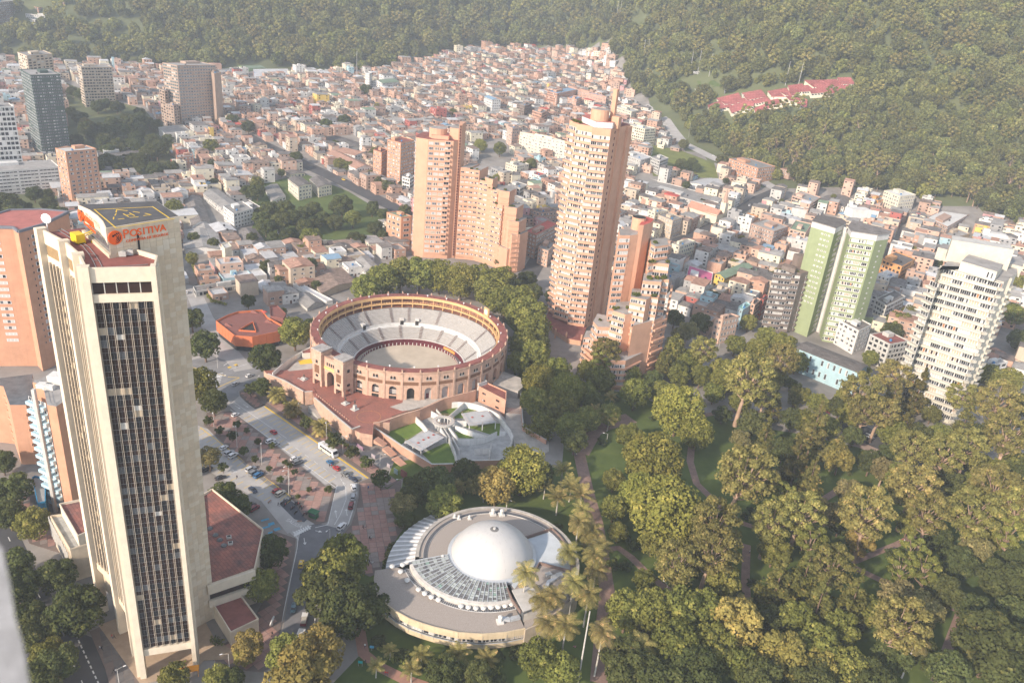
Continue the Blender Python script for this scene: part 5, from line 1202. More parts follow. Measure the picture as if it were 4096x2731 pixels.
def tower_mid():
 T = [(20.4,450),(25.6,441.3),(24.0,439.4),(33.4,433.6),(32.2,431.2),(42.4,430),(55.5,456.4),(46,471),(29,467)]
 rt = root('apartment_tower',(36,448,0),'tallest orange brick apartment tower with curved saw-tooth balconies and a roof chimney','apartment tower');HAND.append([Vector(t) for t in T])
 prism_part(rt,'walls',T,-2,119.2,brick_t,maroon)
 bd = [290]
 fh = 119.0/35
 for (a,c,nw,ft) in ((T[4],T[5],3,0),(T[2],T[3],3,.6),(T[0],T[1],2,1.2)):
  bay(rt,a,c,3+ft,117.5+ft,fh,nw,brick_t,W_CURT,prot=1.1,ph=1.2,budget=bd,jut=(3,.6),first=.3)
 bay(rt,(56,457),(50,466),6,116,fh,0,brick_t,W_CURT,prot=1.6,out=Vector((1,.2)),jut=(2,.8));bd = [0]
 # stair core slots along the right edge wall
 p,u,n,L = wall_axes(T[5],T[6],Vector((1,-.7)));rz = math.atan2(u.y,u.x)
 sm = shared('slot_window',lambda b:b.box((0,0,0),(1.3,.12,1.5)),[mat('slot_dark',(0.10,0.03,0.03),.7,.2,1)])
 end = p if (p-Vector(T[5])).length < 1 else p+u*L;dirn = (Vector(T[6])-Vector(T[5])).normalized()
 rb = MB();q = Vector(T[5])+dirn*(L*.34)
 for k in range(34):c = Vector(T[5])+dirn*(L*.22);obj('slot_window',sm,rt,(c.x-36,c.y-448,4+k*fh),rz)
 for f_,w_,o_ in ((.36,.8,.5),(.9,6.0,1.2)):
  q = Vector(T[5])+dirn*(L*f_)+n*o_*.5;b = MB();b.box((q.x-36,q.y-448,-2),(w_,o_+.6,120.4 if f_ > .5 else 125),rz);b.build('buttress',brick_t,rt)
 # roof storeys
 ph = [at('t1',x,y,122.5).to_2d() for x,y in ((470,300),(610,355),(790,368),(860,330))];bk = Vector((4,13))
 P = [ph[0]+Vector((0,3)),ph[0],ph[1],ph[2],ph[3],ph[3]+bk*.5,ph[0]+bk]
 prism_part(rt,'penthouse',P,119.2,122.3,white,pinkroof)
 c = at('t1',700,300,124);
 def drum(c,r,z0,z1,nm):
  pts = [(c.x+r*math.cos(i*math.pi/8),c.y+4+r*math.sin(i*math.pi/8)) for i in range(16)];prism_part(rt,nm,pts,z0,z1,brick_t,slabr)
 drum(c,7.4,119.2,123.4,'roof_drum');c2 = at('t1',665,240,128);drum(c2,5.0,119.2,128.2,'upper_drum')
 ch = at('t1',800,200,130);b = MB();b.box((ch.x-36+.2,ch.y+1.5-448,119),(2.0,2.6,19.5),.9);b.box((ch.x-36+.2,ch.y+1.5-448,138.5),(2.4,3.0,.5),.9);b.build('chimney',brick_t,rt)
 st = at('t1',830,330,124);b = MB();b.box((st.x-36,st.y+1-448,119),(4.2,4.2,6.2),rz);b.build('stair_head',brick_t,rt)
 for i in range(6):q = at('t1',380+i*14,345+i*4,120);bush('terrace_plant',rt,(q.x-36,q.y-448+1,119.6),1.1)
 pod = [at('t2',x,y,1).to_2d() for x,y in ((60,900),(130,1000),(250,1080),(360,1100),(400,1000))];prism_part(rt,'podium',[*pod,(45,440),(22,452)],-1,3.0,brick_t,maroon)
 for x,y in ((150,1010),(240,1040),(365,1060)):
  q = at('t2',x,y,3);b = MB();b.box((q.x-36,q.y-448,0),(.9,.9,6));b.build('column',brick_t,rt)
tower_mid()
def tower_left():
 o = Vector((-45,552,0));rt = root('apartment_tower',o,'orange brick apartment tower with a flat windowed front and a curved stepped wing','apartment tower')
 T = [(-80.3,545),(-79.0,539.6),(-70.6,536.7),(-53.2,539.0),(-50.0,542.6),(-49,560),(-60,570),(-78,566)];HAND.append([Vector(t) for t in T])
 prism_part(rt,'walls',T,-2,85.8,brick_t,maroon);bd = [290]
 fh = 3.5;u = (Vector(T[3])-Vector(T[2]))
 A_,B_ = Vector(T[2])+u*.02,Vector(T[2])+u*.68;C_,D_ = B_,Vector(T[2])+u*.90
 bay(rt,A_,B_,4,84.5,fh,3,brick_t,W_WARM,prot=.3,ph=1.3,budget=bd,wf=.8);bay(rt,C_,D_,5,84.5,fh,1,brick_t,W_DARK,prot=1.4,ph=1.3,budget=bd,jut=(2,.6))
 bay(rt,T[0],Vector(T[0]).lerp(Vector(T[1]),.9),4,84,fh,1,brick_t,W_CURT,prot=.25,budget=bd,out=Vector((-1,-1)))
 # slot recess + rising fin
 prism_part(rt,'rising_fin',[(-50.2,541.8),(-48.2,542.6),(-46.8,556),(-51,556)],-2,97,brick_t)
 prism_part(rt,'core_block',[(-57,546),(-50.5,544),(-49,556),(-57,558)],85,93.5,brick_t,slabr)
 c = at('t3',565,170,90);pts = [(c.x+6.2*math.cos(i*math.pi/8),c.y+1+6.2*math.sin(i*math.pi/8)) for i in range(16)];prism_part(rt,'roof_drum',pts,85,92.5,brick_t,slabr)
 prism_part(rt,'penthouse',[(-69,541),(-57,541),(-56,548),(-69,548)],85.8,88.4,brick_t,pinkroof)
 sm = shared('slot_window',lambda b:b.box((0,0,0),(.9,.12,1.5)),[mat('slot_dark',(0.10,0.03,0.03))])
 for k in range(48):obj('slot_window',sm,rt,(-49.1-o.x,541.85-o.y,3+k*1.95),.3)
 # concave stepped wing
 S = [(-47.5,541),(-41,541.5),(-34,541),(-27.2,537.5),(-19.8,531.8),(-15.5,528.0)];tops = [68,67,60.5,56,47]
 back = Vector((5,17))
 for i,(a,c_) in enumerate(zip(S,S[1:])):
  a,c_ = Vector(a),Vector(c_);prism_part(rt,'wing_segment',[a,c_,c_+back,a+back],-2,tops[i],brick_t,slabr);bay(rt,a,c_,3,tops[i]-.5,fh,2,brick_t,W_DARK+W_CURT[:2],prot=.7,ph=1.75,wh=1.15,budget=bd,wf=.7)
  if i:q = (a+c_)/2+Vector((0,1.5));[bush('terrace_plant',rt,(q.x-o.x+rnd.uniform(-3,3),q.y-o.y,tops[i]+.3),1.0) for _ in range(3)]
 for (pa,zt) in (([(-30,541),(-27,536.9),(-24,535),(-21,545)],63),([(-21,534),(-18,530.2),(-11.5,528.5),(-8,540),(-18,545)],57),([(-14,530),(-12.5,526.5),(-5.5,525),(-1,538),(-12,540)],47),([(-12,527),(-10,523.5),(-3,523),(2,536),(-8,537)],38),([(-19.6,531.6),(-9.4,521),(-5.5,524),(-14,534)],18.2),([(-9,524),(-7,521),(-1.5,523.5),(4,534),(-4,536)],29)):
  pa = [Vector(p) for p in pa];prism_part(rt,'end_block',pa,-2,zt,brick_t,slabr)
  if zt != 18.2:bay(rt,pa[1],pa[2],3 if zt > 30 else 2,zt-.4,fh,3,brick_t,W_CURT,prot=.7,budget=bd);q = pa[1].lerp(pa[2],.5)+Vector((.5,2));[bush('terrace_plant',rt,(q.x-o.x+rnd.uniform(-2,2),q.y-o.y,zt+.4),1.0) for _ in range(3)]
 HAND.append([Vector(p) for p in ((-50,538),(-20,528),(-8,518),(6,530),(0,555),(-45,562))])
tower_left()
def tower_right():
 o = Vector((62,395,0));rt = root('apartment_tower',o,'orange brick apartment tower with planted terraces stepping down towards the park','apartment tower');bd = [285];fh = 3.3
 HAND.append([Vector(p) for p in ((36,378),(50,354),(60,354),(80,378),(82,400),(74,420),(44,408))])
 def blk(k,front,z,depth,nws,zb=-2,plants=0,wset=W_CURT,pr=.7,z0=1.5,lab='terrace_block',ph=1.15):
  F = [at(k,x,y,z).to_2d() for x,y in front];dv = Vector(depth);P = F+[F[-1]+dv,F[0]+dv]
  prism_part(rt,lab,P,zb,z,brick_t,slabr)
  for (a,c),nw in zip(zip(F,F[1:]),nws):
   if nw is None:continue
   bay(rt,a,c,z0,z-.3,fh,nw,brick_t,wset,prot=pr,ph=ph,budget=bd)
  for i in range(plants):q = F[0].lerp(F[-1],rnd.random())+dv*.12*rnd.random()+Vector((.3,1.0));bush('terrace_plant',rt,(q.x-o.x,q.y-o.y,z+.5),rnd.uniform(.8,1.5),50)
  return F
 blk('t2',[(385,1045),(430,1045),(480,1085),(530,1060),(590,1075),(650,1040),(720,1050)],18,(2,10),[1,1,2,2,1,2],plants=5,z0=1)
 blk('t2',[(465,910),(505,955),(600,958),(640,985),(690,960),(740,965)],27.5,(3,12),[2,2,1,1,1],plants=5,z0=16)
 blk('t2',[(630,820),(735,852),(800,842),(868,850),(930,800)],38,(3,13),[2,None,2,1],plants=9,z0=3)
 blk('t2',[(780,705),(910,730),(950,705),(1010,715)],46.5,(2,13),[2,None,1],plants=7,z0=26)
 blk('t2',[(880,570),(1035,582),(1045,555),(1100,562)],54.3,(2,12),[2,None,2],plants=9,z0=33)
 blk('t2',[(930,425),(970,417),(1100,432)],62,(2,14),[1,2],plants=5,z0=44)
 blk('t2',[(950,265),(985,285),(1095,270)],70,(1,12),[1,2],plants=2,z0=56)
 # main slab, drum and curved fin
 M_ = [Vector(v) for v in ((54.8,383.4),(59,386.4),(64,396),(62,402),(52,400))]
 prism_part(rt,'main_slab',M_,-2,74.5,brick_t,slabr)
 bay(rt,(49.2,381.3),(54.8,383.3),17,74,fh,2,brick_t,W_CURT,prot=.35,budget=bd)
 prism_part(rt,'window_stack',[(49.2,381.3),(54.8,383.3),(56,394),(50,395)],-2,74.6,brick_t,slabr)
 prism_part(rt,'curved_fin',[(58.8,386.5),(61.5,387.5),(66,394),(68.5,402),(65,405),(61,394)],-2,79.5,brick_t,redr)
 c = Vector((60,397));prism_part(rt,'roof_drum',[(c.x+3.6*math.cos(i*math.pi/7),c.y+3.6*math.sin(i*math.pi/7)) for i in range(14)],74,81,brick_t,dark)
 # balcony column on the far right edge
 F = [Vector((72,372.5)),Vector((79.3,381)),Vector((80.8,388))]
 prism_part(rt,'park_front',[(60,362),(72,372),(79.3,381),(80.8,388),(70,396)],-2,34,brick_t,slabr)
 bay(rt,F[0],F[1],1.5,33.5,fh,3,brick_t,W_DARK+W_CURT[:2],prot=1.1,ph=1.1,budget=bd,out=Vector((.6,-1)),jut=(2,.8));bay(rt,F[1],F[2],1.5,52,fh,1,brick_t,W_DARK,prot=1.2,budget=bd,out=Vector((1,-.3)))
 prism_part(rt,'park_front',[(49.8,354.9),(58.6,356.7),(68,368),(60,374),(44,368)],-2,16.8,brick_t,slabr)
 bay(rt,(50,355),(58.6,356.7),1.5,16.5,fh,3,brick_t,W_CURT,prot=.9,budget=bd);bay(rt,(58.6,356.7),(68,368),1.5,16.5,fh,3,brick_t,W_CURT,prot=.9,budget=bd,out=Vector((.7,-1)));bay(rt,(38,378),(50,355),1.5,16,fh,4,brick_t,W_DARK+W_CURT,prot=.9,budget=bd,out=Vector((-1,-.6)))
tower_right()
def tower_cream():
 k = 't4';z = 77.5;F = [at(k,*q,z).to_2d() for q in ((440,400),(470,372),(900,485),(940,455))]
 W_CRM = W_WARM[1:4]+W_WARM[3:4]*2+W_WARM[5:6]+[W_BAND[0],W_BAND[1],W_BAND[1],W_BAND[2]]+W_WARM[:1];c = Vector((229,367));o = c.to_3d();rt = root('apartment_tower',o,'cream concrete apartment tower with wrapping balcony bands at the right edge of the park','apartment tower')
 L0,L1,R0,R1 = F;dv = Vector((18,24))
 body = [L0,L1,R0,R1,R1+Vector((9,10)),R1+dv*.8,L0+dv]
 HAND.append(body)
 prism_part(rt,'walls',body,-2,z,ivory,slabr);bd = [290];fh = 3.8
 v = (R0-L1);sg = [L1+v*t for t in (0,.06,.94,1)]
 nrm = wall_axes(L1,R0)[2]
 p0,p1 = L1+nrm*.2,R0+nrm*.2;q0 = L1+v*.05+nrm*1.7;q1 = L1+v*.95+nrm*1.7
 prism_part(rt,'front_bay',[p0,q0,q1,p1],-2,z-.3,ivory,slabr)
 for a,cc,nw in ((q0,q1,5),(p0,q0,1),(q1,p1,1)):bay(rt,a,cc,1.2,z-.8,fh,nw,ivory,W_CRM,prot=1.3,ph=1.3,budget=bd,wf=.97)
 bay(rt,L0+Vector((-.3,3)),L0+Vector((1.2,-2.2)),3,z-4,fh,1,ivory,W_CURT,prot=2.0,ph=1.2,budget=bd,out=Vector((-1,-.5)))
 bay(rt,R1,R1+Vector((4.5,4.5)),3,z-2,fh,1,ivory,W_DARK,prot=2.2,ph=1.2,budget=bd,out=Vector((.6,-1)))
 for p in (L1,R1+Vector((.2,.2))):
  b = MB();b.box((p.x-c.x,p.y-c.y,-2),(1.4,1.6,z+2));b.build('pier',ivory,rt)
 t1_ = [at(k,*q,82).to_2d() for q in ((600,345),(850,420))];prism_part(rt,'upper_storeys',[t1_[0],t1_[1],t1_[1]+dv*.6,t1_[0]+dv*.6],z,82.5,ivory,slabr);bay(rt,t1_[0],t1_[1],z,82.5,4.2,4,ivory,W_WARM,budget=bd,prot=.5,ph=.9)
 t2_ = [at(k,*q,88).to_2d() for q in ((535,195),(970,265))];tt = t2_[0].lerp(t2_[1],.0);prism_part(rt,'roof_block',[t2_[0]-Vector((0,0)),t2_[1],t2_[1]+Vector((3,9)),t2_[0]+Vector((5,10))],z,88.3,ivory,conc_l)
 bx = [at(k,*q,86).to_2d() for q in ((720,190),(960,240))];q = bx[0].lerp(bx[1],.5)+Vector((3,6));b = MB();b.box((q.x-c.x,q.y-c.y,88.3),(9,6,1.4),-.3);b.box((q.x-c.x-5,q.y-c.y+2,88.3),(3,3,3),-.3);b.build('roof_plant',white,rt)
 wl = [at(k,*q,z).to_2d() for q in ((430,270),(580,310))];wr_ = [at(k,*q,z).to_2d() for q in ((870,360),(1020,400),(1035,355))]
 prism_part(rt,'top_wing',[wl[0],wl[1],wl[1]+dv*.4,wl[0]+dv*.4],z-4,z+2.2,ivory,slabr);prism_part(rt,'top_wing',[*wr_,wr_[2]+Vector((2,8)),wr_[0]+dv*.4],z-4,z+1.6,ivory,slabr)
tower_cream()
def tower_green():
 z = 74.0;k = 'g';P = {n:at(k,*q,z).to_2d() for n,q in dict(a=(680,200),b=(890,262),c=(985,215),d=(1005,250),e=(1035,290),f=(1265,325),g=(1375,310)).items()}
 c = Vector((195,465));rt = root('apartment_tower',(c.x,c.y,0),'green and white apartment tower with twin wings behind the dark grey block','apartment tower')
 gm = mat('green_render',(0.29,0.34,0.19),0.85,.08,.2,streak=.12);gm2 = mat('green_render_lower',(0.28,0.35,0.22),0.85,.08,.2,streak=.1);bk = Vector((9,17));bd = [280]
 w1 = [P['a'],P['b'],P['c'],P['c']+Vector((0,9)),P['a']+bk];w2 = [P['d'],P['e'],P['f'],P['g'],P['g']+Vector((3,6)),P['d']+bk]
 for w_ in (w1,w2):HAND.append(w_);prism_part(rt,'wing',w_,-2,z-6,gm,slabr);prism_part(rt,'wing_top',w_,z-6,z-2.5,white,slabr);cc = sum(w_,Vector((0,0)))/len(w_);prism_part(rt,'roof_slab',[cc+(v-cc)*1.05 for v in w_],z-2.5,z-2.1,slabr,gal2)
 prism_part(rt,'white_strip',[P['d'].lerp(P['e'],-.25),P['e'].lerp(P['f'],.04),P['e']+Vector((1,5)),P['d']+Vector((1,5))],-2,z-6.2,white)
 prism_part(rt,'link_block',[P['c'].lerp(P['b'],.3)+Vector((0,2)),P['d']+Vector((.5,3)),P['d']+Vector((3,12)),P['c']+Vector((0,8))],-2,z-4,white,slabr)
 fh = 3.35
 u = P['f']-P['e']
 def wins(a,q,z0,z1,n_,wset,wf,h,nm='window',mt=None,out=None,hh=.35):
  p_,u_,n_,L_ = (*wall_axes(a,q,out),) if 0 else wall_axes(a,q,out);return p_,u_,n_,L_
 pk = P['e'].lerp(P['f'],.08)
 for (a,q,cols,ws,wf,h) in ((P['e'].lerp(P['f'],.08),P['e'].lerp(P['f'],.62),2,W_WARM,.97,1.9),(P['e'].lerp(P['f'],.68),P['e'].lerp(P['f'],.92),1,W_CURT,.95,1.9),(P['e'].lerp(P['f'],-.03),P['e'].lerp(P['f'],.06),1,W_DARK,.8,1.3),(P['b'].lerp(P['c'],.35),P['b'].lerp(P['c'],.85),1,W_CURT,.9,1.7)):
  facade(rt,a,q,[2+fh*i for i in range(20)],h,cols,wf,ws,margin=.05,off=.06,budget=[200,[]])
 for s0_,s1_ in ((.07,.63),(.67,.93)):
  a_,q_ = P['e'].lerp(P['f'],s0_),P['e'].lerp(P['f'],s1_);p_,u_,n_,L_ = wall_axes(a_,q_)
  for i in range(20):b = MB();m_ = p_+u_*L_/2;b.box((m_.x-c.x+n_.x*.02,m_.y-c.y+n_.y*.02,1.7+fh*i),(L_,.06,2.2),math.atan2(u_.y,u_.x));b.build('window_band',white,rt)
 facade(rt,P['a'].lerp(P['b'],.45),P['a'].lerp(P['b'],.9),[22+fh*i for i in range(14)],1.0,3,.6,W_CURT[:2],margin=.1,off=.04)
 facade(rt,P['f'],P['g'],[14+fh*i for i in range(16)],.8,1,.12,W_CURT[:1],off=.04,out=Vector((1,-.5)))
 q = at(k,1105,130,z+3).to_2d();b = MB();b.box((q.x-c.x,q.y-c.y+3,z-2.1),(14,8,5),.25);b.build('roof_block',white,rt)
 lo = [at(k,x,y,13).to_2d() for x,y in ((890,1020),(950,1085),(1220,1095),(1200,1030),(1060,1040))];prism_part(rt,'podium',lo,-2,13,gm,gal2);HAND.append(lo)
 lo = [at(k,x,y,9).to_2d() for x,y in ((640,1060),(790,1090),(880,1130),(930,1080),(850,1000),(700,1000))];prism_part(rt,'lower_wing',lo,-2,9,gm2,gal2)
tower_green()
def tower_gray():
 z = 41;k = 'g';F = [at(k,*q,z).to_2d() for q in ((330,672),(570,700),(620,690),(765,665))];c = Vector((173,466));rt = root('apartment_tower',(c.x,c.y,0),'dark grey concrete apartment block with stepped balconies in front of the green tower','apartment tower')
 dg = mat('dark_concrete',(0.20,0.165,0.145),.9,.2,.4,streak=.3);dv = Vector((7,14));body = [*F,F[-1]+dv,F[0]+dv];HAND.append(body);prism_part(rt,'walls',body,-2,z,dg,rusty)
 bd = [200];bay(rt,F[0],F[0].lerp(F[1],.68),1,z-.5,3.4,3,dg,W_CURT+W_DARK,prot=.9,ph=1.35,budget=bd);bay(rt,F[0].lerp(F[1],.7),F[1],2,z-.5,3.4,1,dg,W_CURT+W_DARK,prot=1.2,ph=1.35,budget=bd);bay(rt,F[2],F[3],1.5,z-.5,3.4,2,dg,W_CURT+W_DARK,prot=1.0,ph=1.35,budget=bd,out=Vector((.5,-1)))
 q = at(k,585,560,z+6).to_2d();b = MB();b.box((q.x-c.x,q.y-c.y+2,z),(8,6,7),.2);b.build('lift_house',p_brn,rt)
 p2 = [at(k,x,y,z+3).to_2d() for x,y in ((400,630),(520,665))];prism_part(rt,'penthouse',[p2[0],p2[1],p2[1]+Vector((3,6)),p2[0]+Vector((3,6))],z,z+3,dg,rusty)
 for i in range(6):qq = F[0].lerp(F[1],i/6)+Vector((1,1));bush('terrace_plant',rt,(qq.x-c.x,qq.y-c.y,z+.4),.8)
tower_gray()
# ================================================================ red cultural building, left-hand blocks
def red_building():
 hz = 8.5;pts = [at('R',x,y,hz) for x,y in ((258,445),(395,390),(545,378),(600,420),(672,470),(655,510),(480,545),(375,540),(255,455))]
 pts = [at('R',x,y,hz) for x,y in ((258,448),(335,410),(395,390),(545,378),(580,425),(672,475),(655,512),(485,548),(375,540))]
 c = sum(pts,Vector((0,0,0)))/len(pts);rt = root('red_building',(c.x,c.y,0),'angular rust-red clad building with a triangular roof well beside the bullring','building');rm_ = mat('rust_cladding',(0.58,0.17,0.075),0.7,.06,.3);rf = mat('rust_roof',(0.22,0.09,0.075),.8,.1,.3)
 HAND.append([p.to_2d() for p in pts]);P = [(p.x-c.x,p.y-c.y) for p in pts]
 cx_ = sum(p[0] for p in P)/len(P);cy_ = sum(p[1] for p in P)/len(P)
 ins = [(cx_+(x-cx_)*.95,cy_+(y-cy_)*.95) for x,y in P]
 b = MB();b.prism(ins,-1,3.2,bottom=False);b.build('ground_floor',gl_dark,rt)
 n = len(P)
 for i in range(n):
  a,q = P[i],P[(i+1) % n];d = Vector(q)-Vector(a);m_ = max(1,int(d.length/3.2))
  for j in range(m_):
   s0 = Vector(a)+d*(j/m_);s1 = Vector(a)+d*((j+1)/m_-.006);b = MB();b.bar((s0.x,s0.y,6.0),(s1.x,s1.y,6.0),.3,6.0);b.build('cladding_panel',rm_,rt)
 b = MB();b.prism(ins,7.9,8.1,bottom=False);b.build('roof',rf,rt)
 tri_ = [at('R',x,y,8.2)-c for x,y in ((400,508),(488,455),(508,515))];b = MB()
 b.prism([(t.x,t.y) for t in tri_],8.0,8.16,m=0);
 for i in range(3):a,q = tri_[i],tri_[(i+1) % 3];b.bar((a.x,a.y,8.5),(q.x,q.y,8.5),.25,1.0,m=1)
 b.build('roof_well',[dark,rm_],rt)
 for (x,y) in ((335,478),(500,395),(590,455)):
  a = at('R',x,y,8.2)-c;b = MB();s_ = 2.6;b.tri((a.x-s_,a.y,8.1),(a.x+s_,a.y-.6,8.1),(a.x-s_*.6,a.y+.8,9.8));b.tri((a.x+s_,a.y-.6,8.1),(a.x,a.y+s_,8.1),(a.x-s_*.6,a.y+.8,9.8));b.tri((a.x,a.y+s_,8.1),(a.x-s_,a.y,8.1),(a.x-s_*.6,a.y+.8,9.8));b.build('roof_fold',rf,rt)
 t2_ = [at('R',x,y,9) for x,y in ((595,360),(640,352),(695,405),(680,435),(600,420))];building('small dark red pavilion with a slanting facade behind the rust-red building','building',t2_,0,9,rf,rf,wset=None,clutter=False)
 pv = [at('R',x,y,4) for x,y in ((570,400),(600,415),(670,440),(675,470),(600,450))];
 u_ = at('R',562,408,8.2);b = MB();cyl(b,(0,0,2.0),1.6,.9,8,r2=.05);b.box((0,0,0),(.1,.1,2.2));o_ = b.build('parasol',redr);o_.location = (u_.x,u_.y,8.15);tag(o_,'red parasol on the terrace of the rust-red building','parasol')
red_building()
def brick_block_left():
 z = 68;P = [at('c',x,y,z).to_2d() for x,y in ((-260,190),(80,200),(112,225),(262,183),(420,105),(250,90),(60,95))]
 c = Vector((-150,200));rt = root('brick_tower',(c.x,c.y,0),'orange brick tower with a red roof behind the beige office tower','apartment tower');HAND.append(P)
 prism_part(rt,'walls',P,-2,z,brick_o,pinkroof)
 b = MB();l = rt.location
 for a,q in zip(P,P[1:]+P[:1]):b.bar((a.x-l.x,a.y-l.y,z),(q.x-l.x,q.y-l.y,z),.9,1.2)
 b.build('eaves',mat('eaves_slate',(0.17,0.18,0.21),.7,.1,1),rt)
 fh = 3.15;bd = [260]
 n = int(z/fh)-1
 zs = [z-4.8-fh*i for i in range(n-3)]
 facade(rt,P[2].lerp(P[3],.46),P[2].lerp(P[3],.86),zs,1.7,1,.95,W_CURT[:2]+W_DARK[:2]+W_DARK[:2],margin=.05,off=.05,budget=bd)
 facade(rt,P[2].lerp(P[3],.30),P[2].lerp(P[3],.36),zs,.9,1,.8,W_FRD,margin=.05,off=.03,budget=bd)
 facade(rt,P[0].lerp(P[1],.48),P[0].lerp(P[1],.72),zs,1.5,1,.95,W_CURT[:3],margin=.05,off=.05,budget=bd)
 facade(rt,P[0].lerp(P[1],.1),P[0].lerp(P[1],.3),zs,1.5,1,.95,W_CURT[:3],margin=.05,off=.05,budget=bd)
 lo = [at('c',x,y,26).to_2d() for x,y in ((-200,1150),(20,1175),(60,1290),(160,1290),(200,1240),(200,1100))];prism_part(rt,'lower_wing',lo,-2,26,brick_o,gl_mid)
 bay(rt,lo[1],lo[3],2,25,3.2,2,brick_o,W_DARK,prot=.6,budget=bd)
brick_block_left()
def blue_block():
 z = 47;P = [at('c',x,y,z).to_2d() for x,y in ((200,1150),(265,1170),(290,1290),(345,1300),(405,1260),(400,1130),(360,1080),(300,1105))];c = sum(P,Vector((0,0)))/len(P)
 rt = root('balcony_block',(c.x,c.y,0),'narrow brick block with light blue balconies beside the beige tower','apartment building');HAND.append(P)
 prism_part(rt,'walls',P,-2,z,brick_o,slabr);lb = mat('paint_sky_blue',(0.42,0.60,0.68),.75,.08,.5,streak=.2)
 bay(rt,at('c',175,1245,z-4).to_2d(),at('c',285,1290,z-4).to_2d(),2,z-2,3.0,2,lb,W_CURT,prot=1.3,ph=1.2,bn='blue_balcony')
 q = at('c',232,1215,z).to_2d();b = MB();b.box((q.x-c.x-.3,q.y-c.y-1.4,-1),(1.0,1.2,z+3));b.build('pier',conc_l,rt)
 q = at('c',350,1120,z+2).to_2d();b = MB();b.box((q.x-c.x,q.y-c.y,z),(4.5,4,3.2));b.box((q.x-c.x-3,q.y-c.y-4,z),(2.6,2.4,1.4));b.box((q.x-c.x,q.y-c.y-5,z),(3.4,1.6,1.6));b.build('roof_plant',white,rt)
 b = MB()
 for a,q in zip(P,P[1:]):
  for zz in (z+.6,z+1.1):b.bar((a.x-c.x,a.y-c.y,zz),(q.x-c.x,q.y-c.y,zz),.08)
 b.build('railing',grey_m,rt)
 bl = [at('d',x,y,7).to_2d() for x,y in ((215,600),(235,590),(300,610),(300,760),(250,770))];building('bright blue box-shaped shop front wall below the light blue balconies','shop',bl,0,7,mat('paint_shop_blue',(0.02,0.19,0.36),.6,.1,.5),mat('paint_shop_blue'),wset=None,clutter=False) if 0 else building('bright blue shop hoarding below the light blue balconies','shop',bl,0,7,mat('paint_shop_blue',(0.02,0.19,0.36),.6,.1,.5),slabr,wset=None,clutter=False)
blue_block()
# ================================================================ other buildings read off the photograph
def add(label,cat,k,p1,p2,p3,base,wall,roof,h=None,**kw):
 if h is None:g,h = solve_h(k,p2,base);z0 = g.z
 else:z0 = base
 zt = z0+h;P = poly3(k,p1,p2,p3,zt);kw.setdefault('budget',[150,[]]);return building(label,cat,[p.to_2d() for p in P],z0,h,wall,roof,**kw)
fc = mat('brick_facade',(0.42,0.285,0.22),.9,.12,.4,streak=.15)
add('bright yellow five-storey house with a green roof near the boulevard','house','E',(385,585),(440,612),(608,545),(432,705),p_yel,greenr,gable=True,ridge=1.6,wset='frd',sp=2.6)
add('brick and white gridded apartment block with a black side wall','apartment building','E',(600,290),(733,338),(820,308),(705,475),fc,gal,wset='dark',sp=2.6,wf=.6,fl=6)
add('salmon apartment block with a green sheet roof beside the green tower','apartment building','E',(825,322),(920,345),(955,292),2,p_sal,greenr,h=24,wset='frd',sp=3)
add('small orange and yellow curved corner house above the street','house','E',(540,250),(600,270),(640,248),(598,305),p_org,terra,wset='dark',sp=2.4)
add('large curved brick and white block with a white faceted top storey','apartment building','E',(1640,255),(1760,310),(1890,235),(1690,385),fc,white,wset='dark',sp=3)
add('blank beige walled block behind the cream tower','building','E',(1690,330),(1800,375),(1890,350),(1700,420),p_bei,gal,wset=None)
add('plain white four-storey house with a white flat roof','house','E',(1345,590),(1420,612),(1495,577),(1385,705),white,galw,wset='dark',sp=2.6,fl=4)
add('orange and slate terraced block behind the white four-storey house','apartment building','E',(1375,500),(1490,545),(1570,500),2,p_org,gal2,h=20,wset='frd',sp=3)
add('pale concrete apartment house with roof terraces','apartment building','E',(1335,738),(1400,778),(1510,722),(1370,905),conc_l,gal2,wset='frd',sp=3)
add('white walled building with blank beige side below the green tower','building','E',(1120,862),(1235,925),(1310,890),(1180,1062),white,gal2,wset='dark',sp=4)
add('white and salmon four-storey block with a red terrace','apartment building','E',(1300,945),(1420,1005),(1530,985),(1400,1150),conc_l,maroon,wset='frd',sp=3)
add('long light blue two-storey school building along the boulevard','school','E',(1232,1168),(868,1022),(930,985),(870,1150),p_lbl,gal2,wset='dark',sp=3.6,wf=.35,gable=True,fl=2,ridge=1.0)
add('orange corner building with blue shop shutters on the boulevard corner','building','E',(385,845),(430,862),(525,840),(405,1000),p_sal,gal2,wset='dark',sp=2.6,fl=4)
add('narrow light blue house with a green crest beside the orange corner','house','E',(522,785),(548,802),(595,770),(530,915),p_lbl,aqua,wset='dark',sp=2.2)
add('narrow salmon house between the light blue and the red one','house','E',(597,760),(620,772),(655,742),(600,895),p_sal,gal2,wset='frd',sp=2.2)
add('narrow deep red house touching the dark grey block','house','E',(652,735),(672,745),(700,722),(655,860),p_red,gal2,wset='dark',sp=2.2)
add('white house with a bright pink roof terrace','house','E',(215,600),(360,648),(372,582),(350,700),white,mat('roof_pink',(0.55,0.13,0.25),.8,.15,.4),wset='dark',sp=4)
add('two-storey brick house row with white trimmed windows','house','E',(370,425),(500,470),(560,445),(490,515),fc,gal,wset='curt',sp=3.2,gable=True,ridge=1.4)
add('cream house with blank wall and roof tanks','house','E',(130,410),(175,425),(268,395),(160,520),cream,slabr,wset='dark')
add('beige brick apartment pair with open stair between','apartment building','E',(50,240),(135,275),(190,255),(125,380),p_bei,gal,wset='curt',sp=2.8)
add('pale apartment house behind the beige brick pair','apartment building','E',(-10,210),(30,225),(110,215),(30,320),cream,gal,wset='dark')
